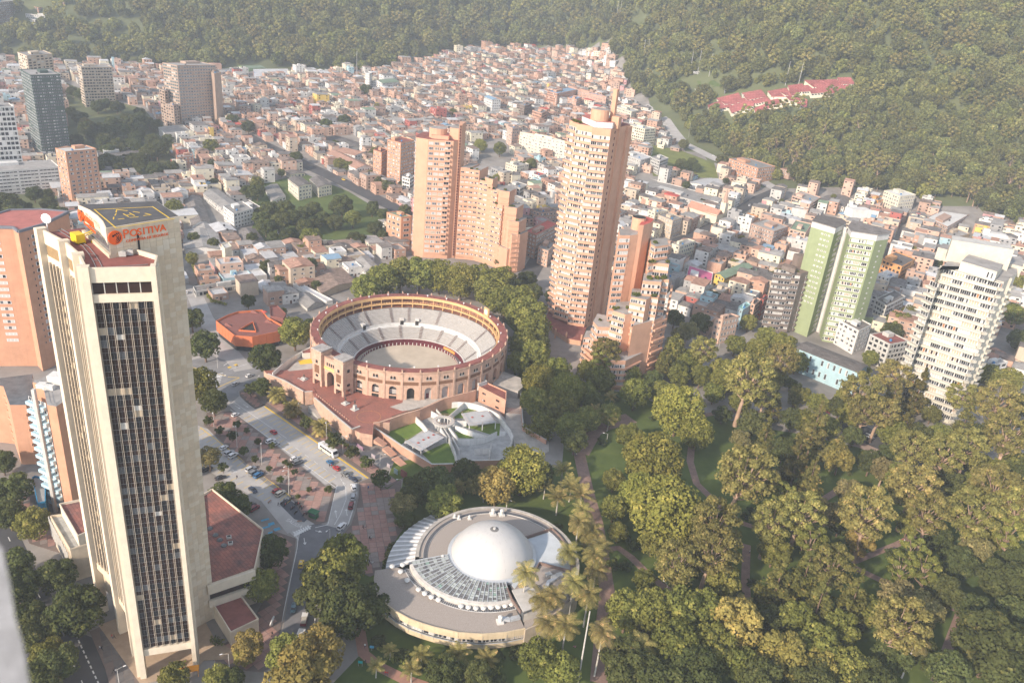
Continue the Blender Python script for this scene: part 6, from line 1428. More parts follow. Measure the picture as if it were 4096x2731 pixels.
add('long grey-roofed school block with rows of windows','school','E',(-160,40),(330,175),(395,130),(330,215),conc_l,gal,wset='dark',sp=3.5,fl=3)
add('white hall with a pale gabled roof beside the slope','hall','E',(222,45),(345,78),(462,48),(345,105),white,galw,wset='dark',gable=True,ridge=2)
add('orange brick apartment slab at the edge of the wood','apartment building','N',(498,1000),(680,1062),(788,1050),(672,1165),brick_o,gal,wset='dark',sp=4.5,fl=5)
add('low brick and blue workshop beside the wood','workshop','N',(820,1062),(880,1080),(1002,1070),(960,1112),fc,terra,wset='dark')
add('open brick framed apartment row below the wood','apartment building','E',(842,125),(960,165),(1010,135),(945,235),p_sal,gal,wset='frd',sp=3.4,wf=.8)
add('white terraced houses under one long grey roof','house','E',(1000,145),(1150,190),(1215,150),(1130,230),white,gal2,wset='dark',gable=True,ridge=2.2)
add('tall white and beige stepped block near the wood','apartment building','E',(1385,95),(1480,130),(1572,120),(1470,245),cream,white,wset='dark',sp=3.2)
add('orange walled house beside the white stepped block','house','E',(1285,140),(1350,155),(1415,140),(1340,215),p_org,gal,wset='dark')
add('red-brown six-storey house with pale side wall left of centre tower','apartment building','T',(820,650),(880,672),(1000,610),(870,800),fc,redr,wset='curt',sp=3)
add('low brick building beside the white walled apartment','building','T',(890,740),(945,760),(985,715),(935,845),brick_r,gal,wset='dark')
add('brick houses row with slate roof right of the curved wing','apartment building','T',(845,530),(900,550),(1005,540),(850,630),fc,gal2,wset='dark')
# central district
add('cream slab with two red stripes beside the tall tower','apartment building','M',(1310,890),(1435,925),(1640,960),(1425,1060),cream,galw,wset='curt',sp=5)
add('white house with a blue gabled roof in the middle of the hill quarter','house','M',(1070,650),(1125,672),(1182,672),(1125,775),white,bluer,wset='dark',sp=3,gable=True,ridge=2)
add('long blue-roofed brick apartment row curving below the wood','apartment building','M',(1495,615),(1560,632),(1700,605),(1555,725),brick_p,bluer,wset='dark',sp=3.2)
add('blue-roofed brick block right of the curving row','apartment building','M',(1700,605),(1860,640),(1890,655),(1850,715),brick_p,bluer,wset='dark',sp=3.2)
add('small blue-roofed brick block in front of the curving row','apartment building','M',(1630,660),(1690,672),(1725,655),(1690,740),brick_p,bluer,wset='dark',sp=3)
add('cream stepped apartment block behind the tall tower','apartment building','M',(1940,715),(2060,755),(2110,745),(2050,825),cream,conc_l,wset='dark',sp=3.2)
add('cream penthouse block above the stepped apartment block','apartment building','M',(1960,660),(2040,690),(2075,680),22,cream,white,h=14,wset='dark',sp=3.2)
add('cream six-storey apartment block with dark tall windows','apartment building','M',(2030,840),(2150,870),(2225,865),(2140,995),cream,conc_l,wset='frd',sp=3)
add('grey modern building with a barrel vault','apartment building','M',(1990,1035),(2120,1080),(2200,1060),(2090,1160),conc_l,galw,wset='dark',sp=3)
add('grey concrete apartment cube with roof chimneys','apartment building','M',(2190,1060),(2250,1085),(2308,1065),(2240,1180),conc_l,slabr,wset='frd',sp=3)
add('orange brick tower block left of the curved-wing tower','apartment tower','M',(420,940),(510,965),(600,945),(480,1262),brick_o,maroon,wset='curt',sp=3.4)
add('shorter orange brick block attached to the orange tower block','apartment tower','M',(325,1010),(380,1030),(420,1010),(375,1225),brick_o,maroon,wset='dark',sp=3)
add('white gridded apartment block in front of the orange tower block','apartment building','M',(518,1190),(570,1205),(600,1185),0,white,gal,h=22,wset='frd',sp=3,wf=.8)
add('squat orange brick building with a green roof left of the tower','building','t3',(105,900),(235,945),(330,935),(205,1180),brick_o,greenr,wset='dark',sp=5,fl=5)
add('long white institution wing with a terracotta roof beside the avenue','institution','M',(5,1030),(210,1135),(320,1125),(200,1200),white,terra,wset='dark',sp=3,gable=True,ridge=3)
add('rear white institution wing with a terracotta roof','institution','M',(60,1015),(200,1045),(325,1035),(200,1085),white,terra,wset='dark',sp=3,gable=True,ridge=3)
add('white church hall with a green roof','church','M',(312,545),(385,560),(500,550),(380,640),white,greenr,wset='frd',sp=3.4,wf=.3,gable=True,ridge=3)
add('white square church tower','church tower','M',(270,492),(298,500),(315,492),(305,635),white,conc_l,wset='frd',sp=4,wf=.25,clutter=False)
add('orange six-storey brick flats in the hill quarter','apartment building','M',(1393,745),(1455,765),(1495,745),(1450,860),brick_p,gal,wset='frd',sp=3)
add('tall narrow cream and dark block in the hill quarter','apartment building','M',(1290,700),(1340,715),(1390,700),(1340,810),p_brn,gal,wset='frd',sp=3)
add('brick house block with white bands left of the cream slab','apartment building','M',(1225,850),(1260,865),(1320,860),(1255,985),p_sal,gal,wset='dark')
add('grey school building with coloured end walls','school','M',(745,540),(790,550),(832,545),(790,610),conc_l,white,wset='curt',sp=3)
add('pale blue low school block beside the dark trees','school','M',(600,575),(650,585),(690,575),(650,605),p_lbl,white,wset='dark')
add('cream three-storey house with a red base behind the curved wing','house','M',(1215,1095),(1290,1120),(1370,1105),(1285,1195),cream,gal,wset='dark')
add('white modern house with open bands behind the curved wing','house','M',(1230,1245),(1310,1270),(1360,1245),(1300,1340),conc_l,slabr,wset='frd')
add('white house with red parapets between street trees','house','M',(1370,1165),(1440,1185),(1485,1170),(1430,1240),white,redr,wset='dark')
# left district
add('dark green glass office tower with pale bands','office tower','A',(135,470),(205,510),(405,505),(250,1060),mat('green_glass_wall',(0.06,0.095,0.085),.4,.1,.2),slabr,wset='band',sp=8,wf=.96,fl=26,wh=.42,budget=[200,[]])
add('beige residential tower rising behind the dark green tower','apartment tower','A',(118,355),(180,380),(350,365),(240,930),p_bei,slabr,wset='frd',sp=6,fl=30)
add('pale beige apartment block with open balconies against the wood','apartment tower','A',(518,440),(545,455),(752,455),(570,725),p_bei,slabr,wset='frd',sp=3.2,wf=.75)
bt = add('massive beige brick and glass hotel-like block','apartment tower','A',(1092,425),(1190,445),(1450,440),(1225,855),mat('beige_brick',(0.42,0.31,0.24),.9,.12,.2,streak=.2),slabr,wset='teal',sp=3.4,wf=.8,fl=20,budget=[280,[]])
add('lower beige brick tower at the foot of the massive block','apartment tower','A',(1110,700),(1165,712),(1200,705),(1170,880),mat('beige_brick'),slabr,wset='frd',sp=4)
add('stepped beige brick shoulder right of the massive block','apartment tower','A',(1410,480),(1440,500),(1485,490),(1465,845),mat('beige_brick'),slabr,wset=None)
add('tiered left shoulder of the massive beige block','apartment tower','A',(1070,600),(1105,615),(1180,600),(1110,850),mat('beige_brick'),slabr,wset='frd',sp=6)
add('wide cream plinth below the massive beige block','building','A',(1065,860),(1110,905),(1280,885),(1130,965),conc_l,slabr,wset=None,clutter=False)
add('white office tower with a square window grid at the left edge','office tower','A',(-120,700),(-90,725),(92,722),0,white,slabr,h=62,wset='frd',sp=3,wf=.75,wh=.6,fl=16)
add('white office building with long dark window strips','office building','A',(-220,1115),(-180,1165),(398,1125),(-150,1330),white,slabr,wset='band',sp=12,wf=.97,wh=.34,fl=7)
add('pink-orange brick residential tower with curved balconies','apartment tower','A',(372,1000),(440,1025),(648,1005),(470,1370),brick_o,conc_l,wset='dark',sp=4,wf=.5)
add('brown ribbed tower at the top left corner','office tower','A',(-60,0),(-30,20),(100,10),(-10,270),p_brn,slabr,wset='band',sp=8,wf=.9)
add('white low block beside the brown ribbed tower','building','A',(-10,140),(15,150),(95,145),(20,195),white,white,wset='dark')
add('pale concrete block with white balconies on the wooded slope','apartment building','A',(170,115),(235,140),(320,120),(240,230),conc_l,conc_l,wset='frd',sp=4)
add('long pale roofed building at the upper left slope','building','A',(170,95),(300,108),(415,110),(300,140),conc_l,conc_l,wset='dark')
add('salmon brick block at the top left slope','apartment building','A',(205,40),(255,55),(318,50),(260,95),brick_p,brick_p,wset='dark')
add('white stepped block among trees on the upper slope','apartment building','A',(435,130),(500,138),(580,120),(500,195),white,conc_l,wset='dark')
add('white terraces building among trees right of it','apartment building','A',(712,125),(790,140),(885,120),(800,175),cream,conc_l,wset='dark')
add('terracotta brick flats at the very top of the slope','apartment building','A',(350,0),(430,15),(570,5),(430,42),brick_p,terra,wset='dark')
add('brick sports hall with a wide white gabled roof','hall','A',(1700,505),(1710,535),(1945,530),(1720,550),brick_p,galw,wset='frd',sp=5,gable=True,ridge=11)
add('long white school wing with window strips','school','A',(1455,470),(1460,490),(1655,475),(1465,545),white,gal,wset='band',sp=8,wf=.9,fl=3)
add('green-roofed hall behind the brick sports hall','hall','A',(1600,445),(1640,460),(1830,455),(1650,490),p_grn,greenr,wset=None,gable=True,ridge=2)
add('pavilion with a dark red tiered roof beside the avenue','pavilion','A',(1830,905),(1880,945),(2045,935),(1890,970),white,maroon,wset='dark',gable=True,ridge=3)
add('white and blue topped low shop among the low houses','shop','A',(1540,990),(1545,1010),(1660,1008),(1548,1045),white,bluer,wset=None)
add('bare brick three-storey block among the low houses','building','A',(1183,1045),(1190,1065),(1300,1050),(1195,1145),brick_p,slabr,wset='dark',sp=5)
add('long school wing with grey roof behind dark trees','school','A',(650,1020),(670,1080),(985,1040),(680,1150),conc_l,gal2,wset='band',sp=6,wf=.9)
add('cream school block with yellow side at the garden','school','A',(1935,1200),(2005,1255),(2095,1240),(2010,1350),cream,gal2,wset='dark',sp=3,gable=True,ridge=1.5)
add('second cream school block with orange end nearer the avenue','school','A',(2080,1200),(2140,1260),(2230,1245),(2145,1330),cream,gal2,wset='dark',sp=3,gable=True,ridge=1.5)
add('left cream school house behind the low wing','school','A',(1670,1190),(1710,1215),(1765,1205),(1715,1260),cream,gal2,wset='dark',gable=True,ridge=1.2)
add('small cream school house beside the garden path','school','A',(1905,1150),(1950,1175),(2050,1165),(1955,1200),cream,gal2,wset='dark',gable=True,ridge=1.2)
add('long low grey-roofed classroom wing','school','A',(1775,1260),(1830,1350),(1920,1320),(1832,1380),white,gal,wset='dark',sp=4,gable=True,ridge=1)
add('white institutional block with stacked terraces','institution','A',(1500,1390),(1570,1440),(1700,1405),(1580,1540),white,gal,wset='dark',sp=3)
add('right-hand rear wing of the white institution','institution','A',(1600,1370),(1690,1425),(1760,1400),(1690,1470),white,gal2,wset='dark',sp=3.5)
add('long narrow grey-roofed shed running from the institution','shed','A',(1365,1300),(1520,1420),(1600,1370),(1530,1470),conc_l,gal,wset='dark',sp=4,gable=True,ridge=1.5)
add('long dark shed roof with white skylight patches','shed','A',(1235,1340),(1290,1520),(1410,1490),(1295,1550),white,gal2,wset=None,gable=True,ridge=2.5)
add('grey factory shed below the skylight shed','shed','L',(1215,200),(1230,330),(1480,330),(1235,360),white,gal,wset=None,gable=True,ridge=2)
add('second grey factory shed with a white wall','shed','L',(1290,180),(1335,330),(1480,300),(1340,350),conc_l,gal,wset=None,gable=True,ridge=2.4)
add('grey-roofed house behind the white garden wall','house','L',(1580,210),(1640,300),(1770,280),(1645,320),white,gal2,wset='dark',gable=True,ridge=2)
add('small grey-roofed house beside the garden trees','house','L',(1850,205),(1870,235),(1955,225),(1872,250),white,gal2,wset=None,gable=True,ridge=1.2)
add('old warehouse with grey vaulted roofs left of the institution','warehouse','M',(-30,930),(130,1000),(320,990),(130,1020),conc_l,gal2,wset=None,gable=True,ridge=2.5)
add('bright red box building in the far quarter','building','A',(1900,592),(1915,600),(1955,590),(1918,635),p_red,redr,wset=None,clutter=False)
add('pale beige blank tower stub among the workshops','building','L',(1478,300),(1500,330),(1545,315),(1500,445),cream,conc_l,wset=None,clutter=False)
add('white gabled house with dark roof among the workshops','house','L',(1785,420),(1800,445),(1890,430),(1900,530),white,gal2,h=None,wset='dark',gable=True,ridge=2)
add('long white canopy roof above the motorcycle yard','shed','R',(740,215),(950,325),(990,318),(950,345),white,galw,wset=None,clutter=False)
add('grey barrel-roofed hall behind the rust-red building','hall','R',(755,300),(830,365),(925,330),(835,385),conc_l,gal,wset=None,gable=True,ridge=2.2)
add('long low shop row with black door bays','shop','R',(115,235),(130,265),(440,215),(140,300),conc_l,gal2,wset='frd',sp=3.6,wf=.8,fl=1,wh=.55)
add('white house with a shiny tin roof and red window','house','R',(510,210),(540,250),(620,225),(545,265),white,galw,wset='dark',gable=True,ridge=1.5)
add('white two-storey house at the top of the bullring trees','house','R',(1130,65),(1195,135),(1270,100),(1200,185),white,gal,wset='dark',gable=True,ridge=1.5)
add('patched brown warehouse roof left of the bullring trees','warehouse','R',(850,170),(920,270),(1130,200),(925,300),p_bei,rusty,wset=None,gable=True,ridge=2)
add('white walled building right of the cream tower','building','t4',(745,1040),(800,1065),(925,1045),(790,1190),white,slabr,wset='frd',sp=4)
add('low terracotta roofed house behind the cream tower','house','t4',(800,945),(940,1025),(1030,1050),(930,1050),p_bei,terra,wset=None,gable=True,ridge=1.5)
# church with spire
def church():
 g = on_ground('E',420,275);rt = root('church',g,'brown brick church with a salmon roof and a pointed spire','church')
 a,c = on_ground('E',235,240)-g,on_ground('E',410,300)-g;u = (c-a).normalized();rz = math.atan2(u.y,u.x);m_ = (a+c)/2;Ln = (c-a).length
 b = MB();b.box((m_.x,m_.y+4,0),(Ln,11,8),rz);b.build('nave',cream,rt)
 n = Vector((-u.y,u.x,0));A_ = a+Vector((0,4,8));C_ = c+Vector((0,4,8));b = MB();rr = Vector((0,0,5));b.quad(A_-n*6,C_-n*6,C_+rr,A_+rr);b.quad(C_+n*6,A_+n*6,A_+rr,C_+rr);b.tri(A_-n*6,A_+rr,A_+n*6);b.tri(C_+n*6,C_+rr,C_-n*6);b.build('roof',mat('roof_salmon',(0.45,0.24,0.17),.9,.15,.4),rt)
 b = MB();b.box((1,3,0),(5,5,17),rz);b.build('bell_tower',cream,rt);b = MB();cyl(b,(1,3,17),2.9,13,8,r2=.1);b.build('spire',fc,rt)
 for dx in (-2.2,2.2):
  for dy in (-2.2,2.2):b = MB();cyl(b,(1+dx,3+dy,17),.5,4,6,r2=.05);b.build('pinnacle',cream,rt)
 HAND.append([(g+v).to_2d() for v in (a+Vector((0,-3,0)),c+Vector((3,-3,0)),c+Vector((3,10,0)),a+Vector((0,10,0)))])
church()
# red stepped university on the wooded hill
def hill_campus():
 g0 = on_ground('N',720,700);rt = root('campus',g0,'long stepped campus with bright pinkish red roofs on the wooded hillside','campus');rr = mat('campus_roof',(0.42,0.13,0.125),.8,.3,.05,mort=(.12,.03,(.8,.8,.8),(.55,.5,.5),(0,0,.9)))
 rows = [((345,690),(500,640),(520,700)),((400,640),(560,600),(600,665)),((475,700),(640,640),(665,690)),((560,615),(700,590),(740,640)),((640,705),(780,650),(790,690)),((720,600),(860,575),(900,640)),((740,640),(850,640),(905,665)),((850,560),(960,545),(985,600)),((950,530),(1080,528),(1150,575)),((985,590),(1100,580),(1115,615)),((1070,525),(1170,518),(1230,570)),((1160,515),(1260,512),(1290,560)),((1140,590),(1250,560),(1275,590)),((920,620),(990,650),(985,710)),((350,690),(430,680),(450,705)),((420,660),(520,650),(560,690)),((540,650),(640,620),(680,670)),((620,640),(720,620),(760,660)),((700,670),(800,650),(850,680)),((800,600),(900,590),(940,630)),((900,570),(990,560),(1040,600)),((1010,560),(1090,550),(1130,590)),((1080,590),(1170,570),(1200,600)),((500,690),(600,690),(640,715)),((840,640),(930,640),(960,670))]
 for p1,p2,p3 in rows:
  A_,B_,C_ = [on_ground('N',*q)+Vector((0,0,4.5)) for q in (p1,p2,p3)];D = A_+C_-B_;D.z = ground_z(D.x,D.y)+4.5;l = g0;dn = Vector((0,0,1));P = [q-l for q in (A_,B_,C_,D)]
  cc = sum(P,Vector((0,0,0)))/4;P = [cc+(q-cc)*.86+Vector((0,0,.8*(len(HAND) % 3))) for q in P];b = MB();b.quad(*P);b.quad(*[q-dn*.5 for q in P[::-1]])
  for i in range(4):j = (i+1) % 4;b.quad(P[i]-dn*.5,P[j]-dn*.5,P[j],P[i])
  b.build('roof',rr,rt);b = MB();cc = sum(P,Vector((0,0,0)))/4;Q = [cc+(q-cc)*.95 for q in P]
  for i in range(4):j = (i+1) % 4;b.quad(Q[i]-dn*6,Q[j]-dn*6,Q[j]-dn*.5,Q[i]-dn*.5)
  b.build('wing_walls',cream,rt)
  s0,s1 = Q[3]-dn*2.6,Q[2]-dn*2.6
  for i in range(5):q = s0.lerp(s1,(i+.5)/5)+Vector((0,-.15,0));obj('window',W_FAR[i % 2],rt,q,math.atan2((s0-s1).y,(s0-s1).x),((s1-s0).length/6,1,1.6))
  HAND.append([A_.to_2d(),B_.to_2d(),C_.to_2d(),D.to_2d()])
hill_campus()
# ================================================================ the low houses of the city
def near_poly(p,poly,grow):
 if inside(p,poly):return True
 for i in range(len(poly)):
  a,b = poly[i],poly[(i+1) % len(poly)];ab = b-a;t = max(0,min(1,(p-a).dot(ab)/max(ab.length_squared,1e-6)))
  if (p-(a+ab*t)).length < grow:return True
 return False
HB = [(min(q[0] for q in P)-9,min(q[1] for q in P)-9,max(q[0] for q in P)+9,max(q[1] for q in P)+9,P) for P in HAND]
def blocked(p,grow=3.2):
 for x0,y0,x1,y1,P in HB:
  if x0 < p.x < x1 and y0 < p.y < y1 and near_poly(p,P,grow):return True
 return False
SG = {}
for Q_,w_ in ST:
 for a,b in zip(Q_,Q_[1:]):
  SG.setdefault((int(a.x//40),int(a.y//40)),[]).append((a.to_2d(),b.to_2d(),w_))
def on_street(p,extra=4.0):
 cx_,cy_ = int(p.x//40),int(p.y//40)
 for i in (-1,0,1):
  for j in (-1,0,1):
   for a,b,w_ in SG.get((cx_+i,cy_+j),()):
    ab = b-a;t = max(0,min(1,(p-a).dot(ab)/max(ab.length_squared,1e-6)))
    if (p-(a+ab*t)).length < w_/2+extra:return True
 return False
city_edge = [(380,700),(500,705),(640,705),(700,690),(740,690),(800,640),(880,600),(1000,590),(1190,620),(1262,610),(1280,640),(1545,740),(1600,780),(1740,760),(1760,725),(1900,735),(2080,790),(2090,860),(2330,860),(2700,860)]
GREEN = [[(565,430),(700,395),(800,430),(900,485),(890,560),(640,575),(565,560)],   # school gardens
         [(150,180),(330,250),(400,320),(400,400),(230,400),(150,330)],
         [(1480,330),(1640,370),(1660,410),(1500,400)],[(0,380),(140,400),(160,520),(0,520)],
         [(1090,320),(1180,320),(1180,400),(1090,400)]]
def in_city(p):
 z = ground_z(p.x,p.y);X,Y = proj((p.x,p.y,z));X /= 1.7415;Y /= 1.7415
 if X < -150 or X > 2500:return False
 if p.y > forest_y(p.x)-12:return False
 for (xa,ya),(xb,yb) in zip(city_edge,city_edge[1:]):
  if xa <= X <= xb:
   if Y > ya+(yb-ya)*(X-xa)/(xb-xa)-6:return False
 if X < 380 and Y > 700:return False
 for g in GREEN:
  if inside((X,Y),g):return False
 return True
wallc = [('brick-walled',fc,5),('white-walled',white,4),('cream-walled',cream,4),('salmon-walled',p_sal,3.5),('grey-walled',p_gry,1.5),('beige-walled',p_bei,4),('pink-walled',p_pnk,.5),('yellow-walled',p_yel,.3),('blue-walled',p_lbl,.3),('red-walled',p_red,.3),('orange-brick',brick_h,6),('concrete-walled',conc_l,2.5)]
roofc = [('grey corrugated roof',gal,5),('old dark sheet roof',gal2,3),('pale sheet roof',galw,2.2),('terracotta roof',terra,2.2),('rusted sheet roof',rusty,2.2),('flat concrete roof',slabr,4),('green sheet roof',greenr,.15),('blue sheet roof',bluer,.15),('red sheet roof',redr,.15)]
rh = random.Random(11)
cells = []
for (rot_,reg) in ((0.62,0),(-0.52,1)):
 ca,sa = math.cos(rot_),math.sin(rot_)
 for i in range(-120,160):
  for j in range(-20,190):
   gx = i*9.6+(i//5)*6.5;gy = j*11.5+(j//2)*1.0+(j//8)*8
   x = gx*ca-gy*sa*1;y = 300+gx*sa+gy*ca
   if y > 1700 or y < 330:continue
   if ((x > 40+0.05*(y-500)) != (reg == 1)):continue
   p = Vector((x+rh.uniform(-1,1),y+rh.uniform(-1,1)))
   if not in_city(p) or on_street(p,3.6) or blocked(p):continue
   if rh.random() < .035:continue
   cells.append((p,rot_,reg))
cells.sort(key=lambda c:c[0].length)
print('house cells',len(cells))
def house_spec(p,rot_,reg):
 near_right = reg == 1 and p.y < 900
 w_ = rh.uniform(8,10.5);d_ = rh.uniform(9.5,13);st = rh.choices([1,2,3,4,5],(1,3,4,3,.8) if near_right else ((4,5,1.5,.3,0) if p.y < 620 else (1.5,4.5,4,1.2,.2)))[0]
 wn,wm,_ = rh.choices(wallc,[q[2]*(1.7 if (p.y > 900 and q[0] in ('brick-walled','orange-brick')) else 1) for q in wallc])[0];rn,rm,_ = rh.choices(roofc,[q[2] for q in roofc])[0]
 shape = 'flat' if rn.startswith('flat') or (rn.startswith('pale') and rh.random() < .5) else rh.choice(['gable','gable','shed'])
 if reg == 0 and p.y < 760 and rh.random() < .3:w_ *= rh.uniform(1.5,2.4);d_ *= 1.2;st = rh.choice((1,1,2));rn,rm = rh.choice((('grey corrugated roof',gal),('old dark sheet roof',gal2),('rusted sheet roof',rusty),('pale sheet roof',galw)))
 elif rh.random() < .10:w_ *= 1.6;d_ *= 1.25;st = min(5,st+1)
 return dict(p=p,rot=rot_+rh.uniform(-.04,.04)+(math.pi/2 if rh.random() < .3 else 0),w=w_,d=d_,st=st,h=st*2.8+.5,wn=wn,wm=wm,rn=rn,rm=rm,shape=shape)
def roof_into(b,s,m=0,org=(0,0,0),rz=0.0):
 w_,d_,h = s['w']/2+.3,s['d']/2+.3,s['h'];ca,sa = math.cos(rz),math.sin(rz)
 def T(x,y,z):return (org[0]+x*ca-y*sa,org[1]+x*sa+y*ca,org[2]+z)
 if s['shape'] == 'gable':
  r_ = 1.6
  b.quad(T(-w_,-d_,h),T(w_,-d_,h),T(w_,0,h+r_),T(-w_,0,h+r_),m);b.quad(T(w_,d_,h),T(-w_,d_,h),T(-w_,0,h+r_),T(w_,0,h+r_),m)
  b.tri(T(-w_+.3,-d_,h),T(-w_+.3,0,h+r_),T(-w_+.3,d_,h),m);b.tri(T(w_-.3,d_,h),T(w_-.3,0,h+r_),T(w_-.3,-d_,h),m)
 elif s['shape'] == 'shed':b.quad(T(-w_,-d_,h+.1),T(w_,-d_,h+.1),T(w_,d_,h+1.3),T(-w_,d_,h+1.3),m);b.quad(T(w_,d_,h),T(-w_,d_,h),T(-w_,d_,h+1.3),T(w_,d_,h+1.3),m);b.tri(T(w_,-d_,h+.1),T(w_,d_,h),T(w_,d_,h+1.3),m);b.tri(T(-w_,d_,h),T(-w_,-d_,h+.1),T(-w_,d_,h+1.3),m)
 else:b.quad(T(-w_+.4,-d_+.4,h+.02),T(w_-.4,-d_+.4,h+.02),T(w_-.4,d_-.4,h+.02),T(-w_+.4,d_-.4,h+.02),m)
def walls_into(b,s,m=0,org=(0,0,0),rz=0.0):
 w_,d_,h = s['w'],s['d'],s['h'];ca,sa = math.cos(rz),math.sin(rz)
 b.box((org[0],org[1],org[2]-3),(w_,d_,h+3),rz,m)
 if s['shape'] == 'flat':
  for (x,y,a_,c_) in ((0,-d_/2+.12,w_,.24),(0,d_/2-.12,w_,.24),(-w_/2+.12,0,.24,d_-.5),(w_/2-.12,0,.24,d_-.5)):b.box((org[0]+x*ca-y*sa,org[1]+x*sa+y*ca,org[2]+h),(a_,c_,.8),rz,m)
LM = [('the bullring',(-52,363)),('the beige tower',(-95,165)),('the curved-wing tower',(-45,550)),('the tallest brick tower',(36,448)),('the green tower',(215,505)),('the rust-red building',tuple(on_ground('R',460,470).to_2d())),('the school',tuple(on_ground('A',2010,1330).to_2d())),('the brick church',tuple(on_ground('E',420,275).to_2d())),('the cream tower',(229,367)),('the yellow house',tuple(on_ground('E',432,705).to_2d())),('the grey block',(173,466)),('the pink-orange tower',tuple(on_ground('A',560,1360).to_2d())),('the white institution',tuple(on_ground('A',1600,1540).to_2d())),('the striped slab',tuple(on_ground('M',1460,1060).to_2d()))]
ORD = ['nearest','second nearest','third nearest','fourth nearest','fifth nearest','sixth nearest','seventh nearest','eighth nearest','ninth nearest','tenth nearest','eleventh nearest','twelfth nearest','thirteenth nearest','fourteenth nearest','fifteenth nearest','sixteenth nearest']+[w_+' nearest' for w_ in 'seventeenth eighteenth nineteenth twentieth twenty-first twenty-second twenty-third twenty-fourth twenty-fifth twenty-sixth twenty-seventh twenty-eighth twenty-ninth thirtieth thirty-first thirty-second thirty-third thirty-fourth thirty-fifth thirty-sixth'.split()]
STN = {1:'one-storey',2:'two-storey',3:'three-storey',4:'four-storey',5:'five-storey'}
specs = [house_spec(*c) for c in cells]
counts = {}
def side(p,lm):
 # left / right / behind as seen in the picture
 X,Y = proj((p.x,p.y,5));X2,Y2 = proj((lm[0],lm[1],5))
 if abs(X-X2) > 1.1*abs(Y-Y2):return 'left of' if X < X2 else 'right of'
 return 'behind' if Y < Y2 else 'before'
for s in specs[:300]:
 nm,q = min(LM,key=lambda l:(s['p']-Vector(l[1])).length);s['near'] = nm;s['dist'] = (s['p']-Vector(q)).length;s['side'] = side(s['p'],q)
 s['key'] = (s['st'],s['wn'],s['rn'],s['side'],nm)
groups_ = {}
for s in specs[:300]:groups_.setdefault(s['key'],[]).append(s)
for k_,v in groups_.items():
 v.sort(key=lambda s:s['dist'])
 for i,s in enumerate(v):
  base_ = f"{STN[s['st']]} {s['wn']} house with a {s['rn']} {s['side']} {s['near']}"
  s['label'] = base_ if len(v) == 1 else f"{ORD[i]} {base_}"
door_m = shared('door',lambda b:b.box((0,.05,0),(1,.1,1)),[mat('door_brown',(0.12,0.06,0.04),.7,.2,2)])
HW = W_FAR+W_DARK[:3]
wall_shade = []
for s in specs[:300]:
 g = ground_z(s['p'].x,s['p'].y);o = obj('house',None,None,(s['p'].x,s['p'].y,g),s['rot']);b = MB();walls_into(b,s);me = b.mesh('house',[s['wm']])
 bpy.data.objects.remove(o);o = obj('house',me,None,(s['p'].x,s['p'].y,g),s['rot']);tag(o,s['label'],'house','low houses of the city quarters');b = MB();roof_into(b,s);b.build('roof',s['rm'],o)
 cam_l = Vector((-s['p'].x,-s['p'].y));ang = math.atan2(cam_l.y,cam_l.x)-s['rot'];dl = Vector((math.cos(ang),math.sin(ang)))
 nwin = 0
 for (nx_,ny_,hw,hd) in ((1,0,s['w']/2,s['d']),(-1,0,s['w']/2,s['d']),(0,1,s['d']/2,s['w']),(0,-1,s['d']/2,s['w'])):
  if dl.x*nx_+dl.y*ny_ < .35:continue
  if rh.random() < .22:continue
  rz = math.atan2(-nx_,ny_);k = 2 if hd < 11 else 3
  for f_ in range(s['st']):
   for i in range(k):
    if rh.random() < .12:continue
    t = (i+.5)/k*hd-hd/2;ux,uy = math.cos(rz),math.sin(rz)
    obj('window',rh.choice(HW),o,(nx_*(hw+.02)+ux*t,ny_*(hw+.02)+uy*t,f_*2.8+1.2),rz,(rh.choice((1.3,1.7,2.2)),1,rh.choice((1.1,1.3))))
  if rh.random() < .6:obj('door',door_m,o,(nx_*(hw+.02),ny_*(hw+.02),0),rz,(1.1,1,2.1))
 if s['shape'] == 'flat' and rh.random() < .6:obj('water_tank',rh.choice(TANK),o,(rh.uniform(-2,2),rh.uniform(-2,2),s['h']))
 if s['shape'] == 'flat' and rh.random() < .6:b = MB();b.box((rh.uniform(-1,1),rh.uniform(1,2.5),s['h']),(3.4,3,2.3));b.build('roof_room',s['wm'],o);
 if s['shape'] != 'flat' and rh.random() < .35:
  b = MB();b.box((rh.uniform(-2,2),rh.uniform(-3,3),s['h']+.6),(.7,.7,1.6));b.build('chimney',s['wm'],o)
# all houses beyond the nearest three hundred, one mass
mats_all = [q[1] for q in wallc]+[q[1] for q in roofc]+[gl_dark,curt_w,tank_b];mi = {m_.name:i for i,m_ in enumerate(mats_all)}
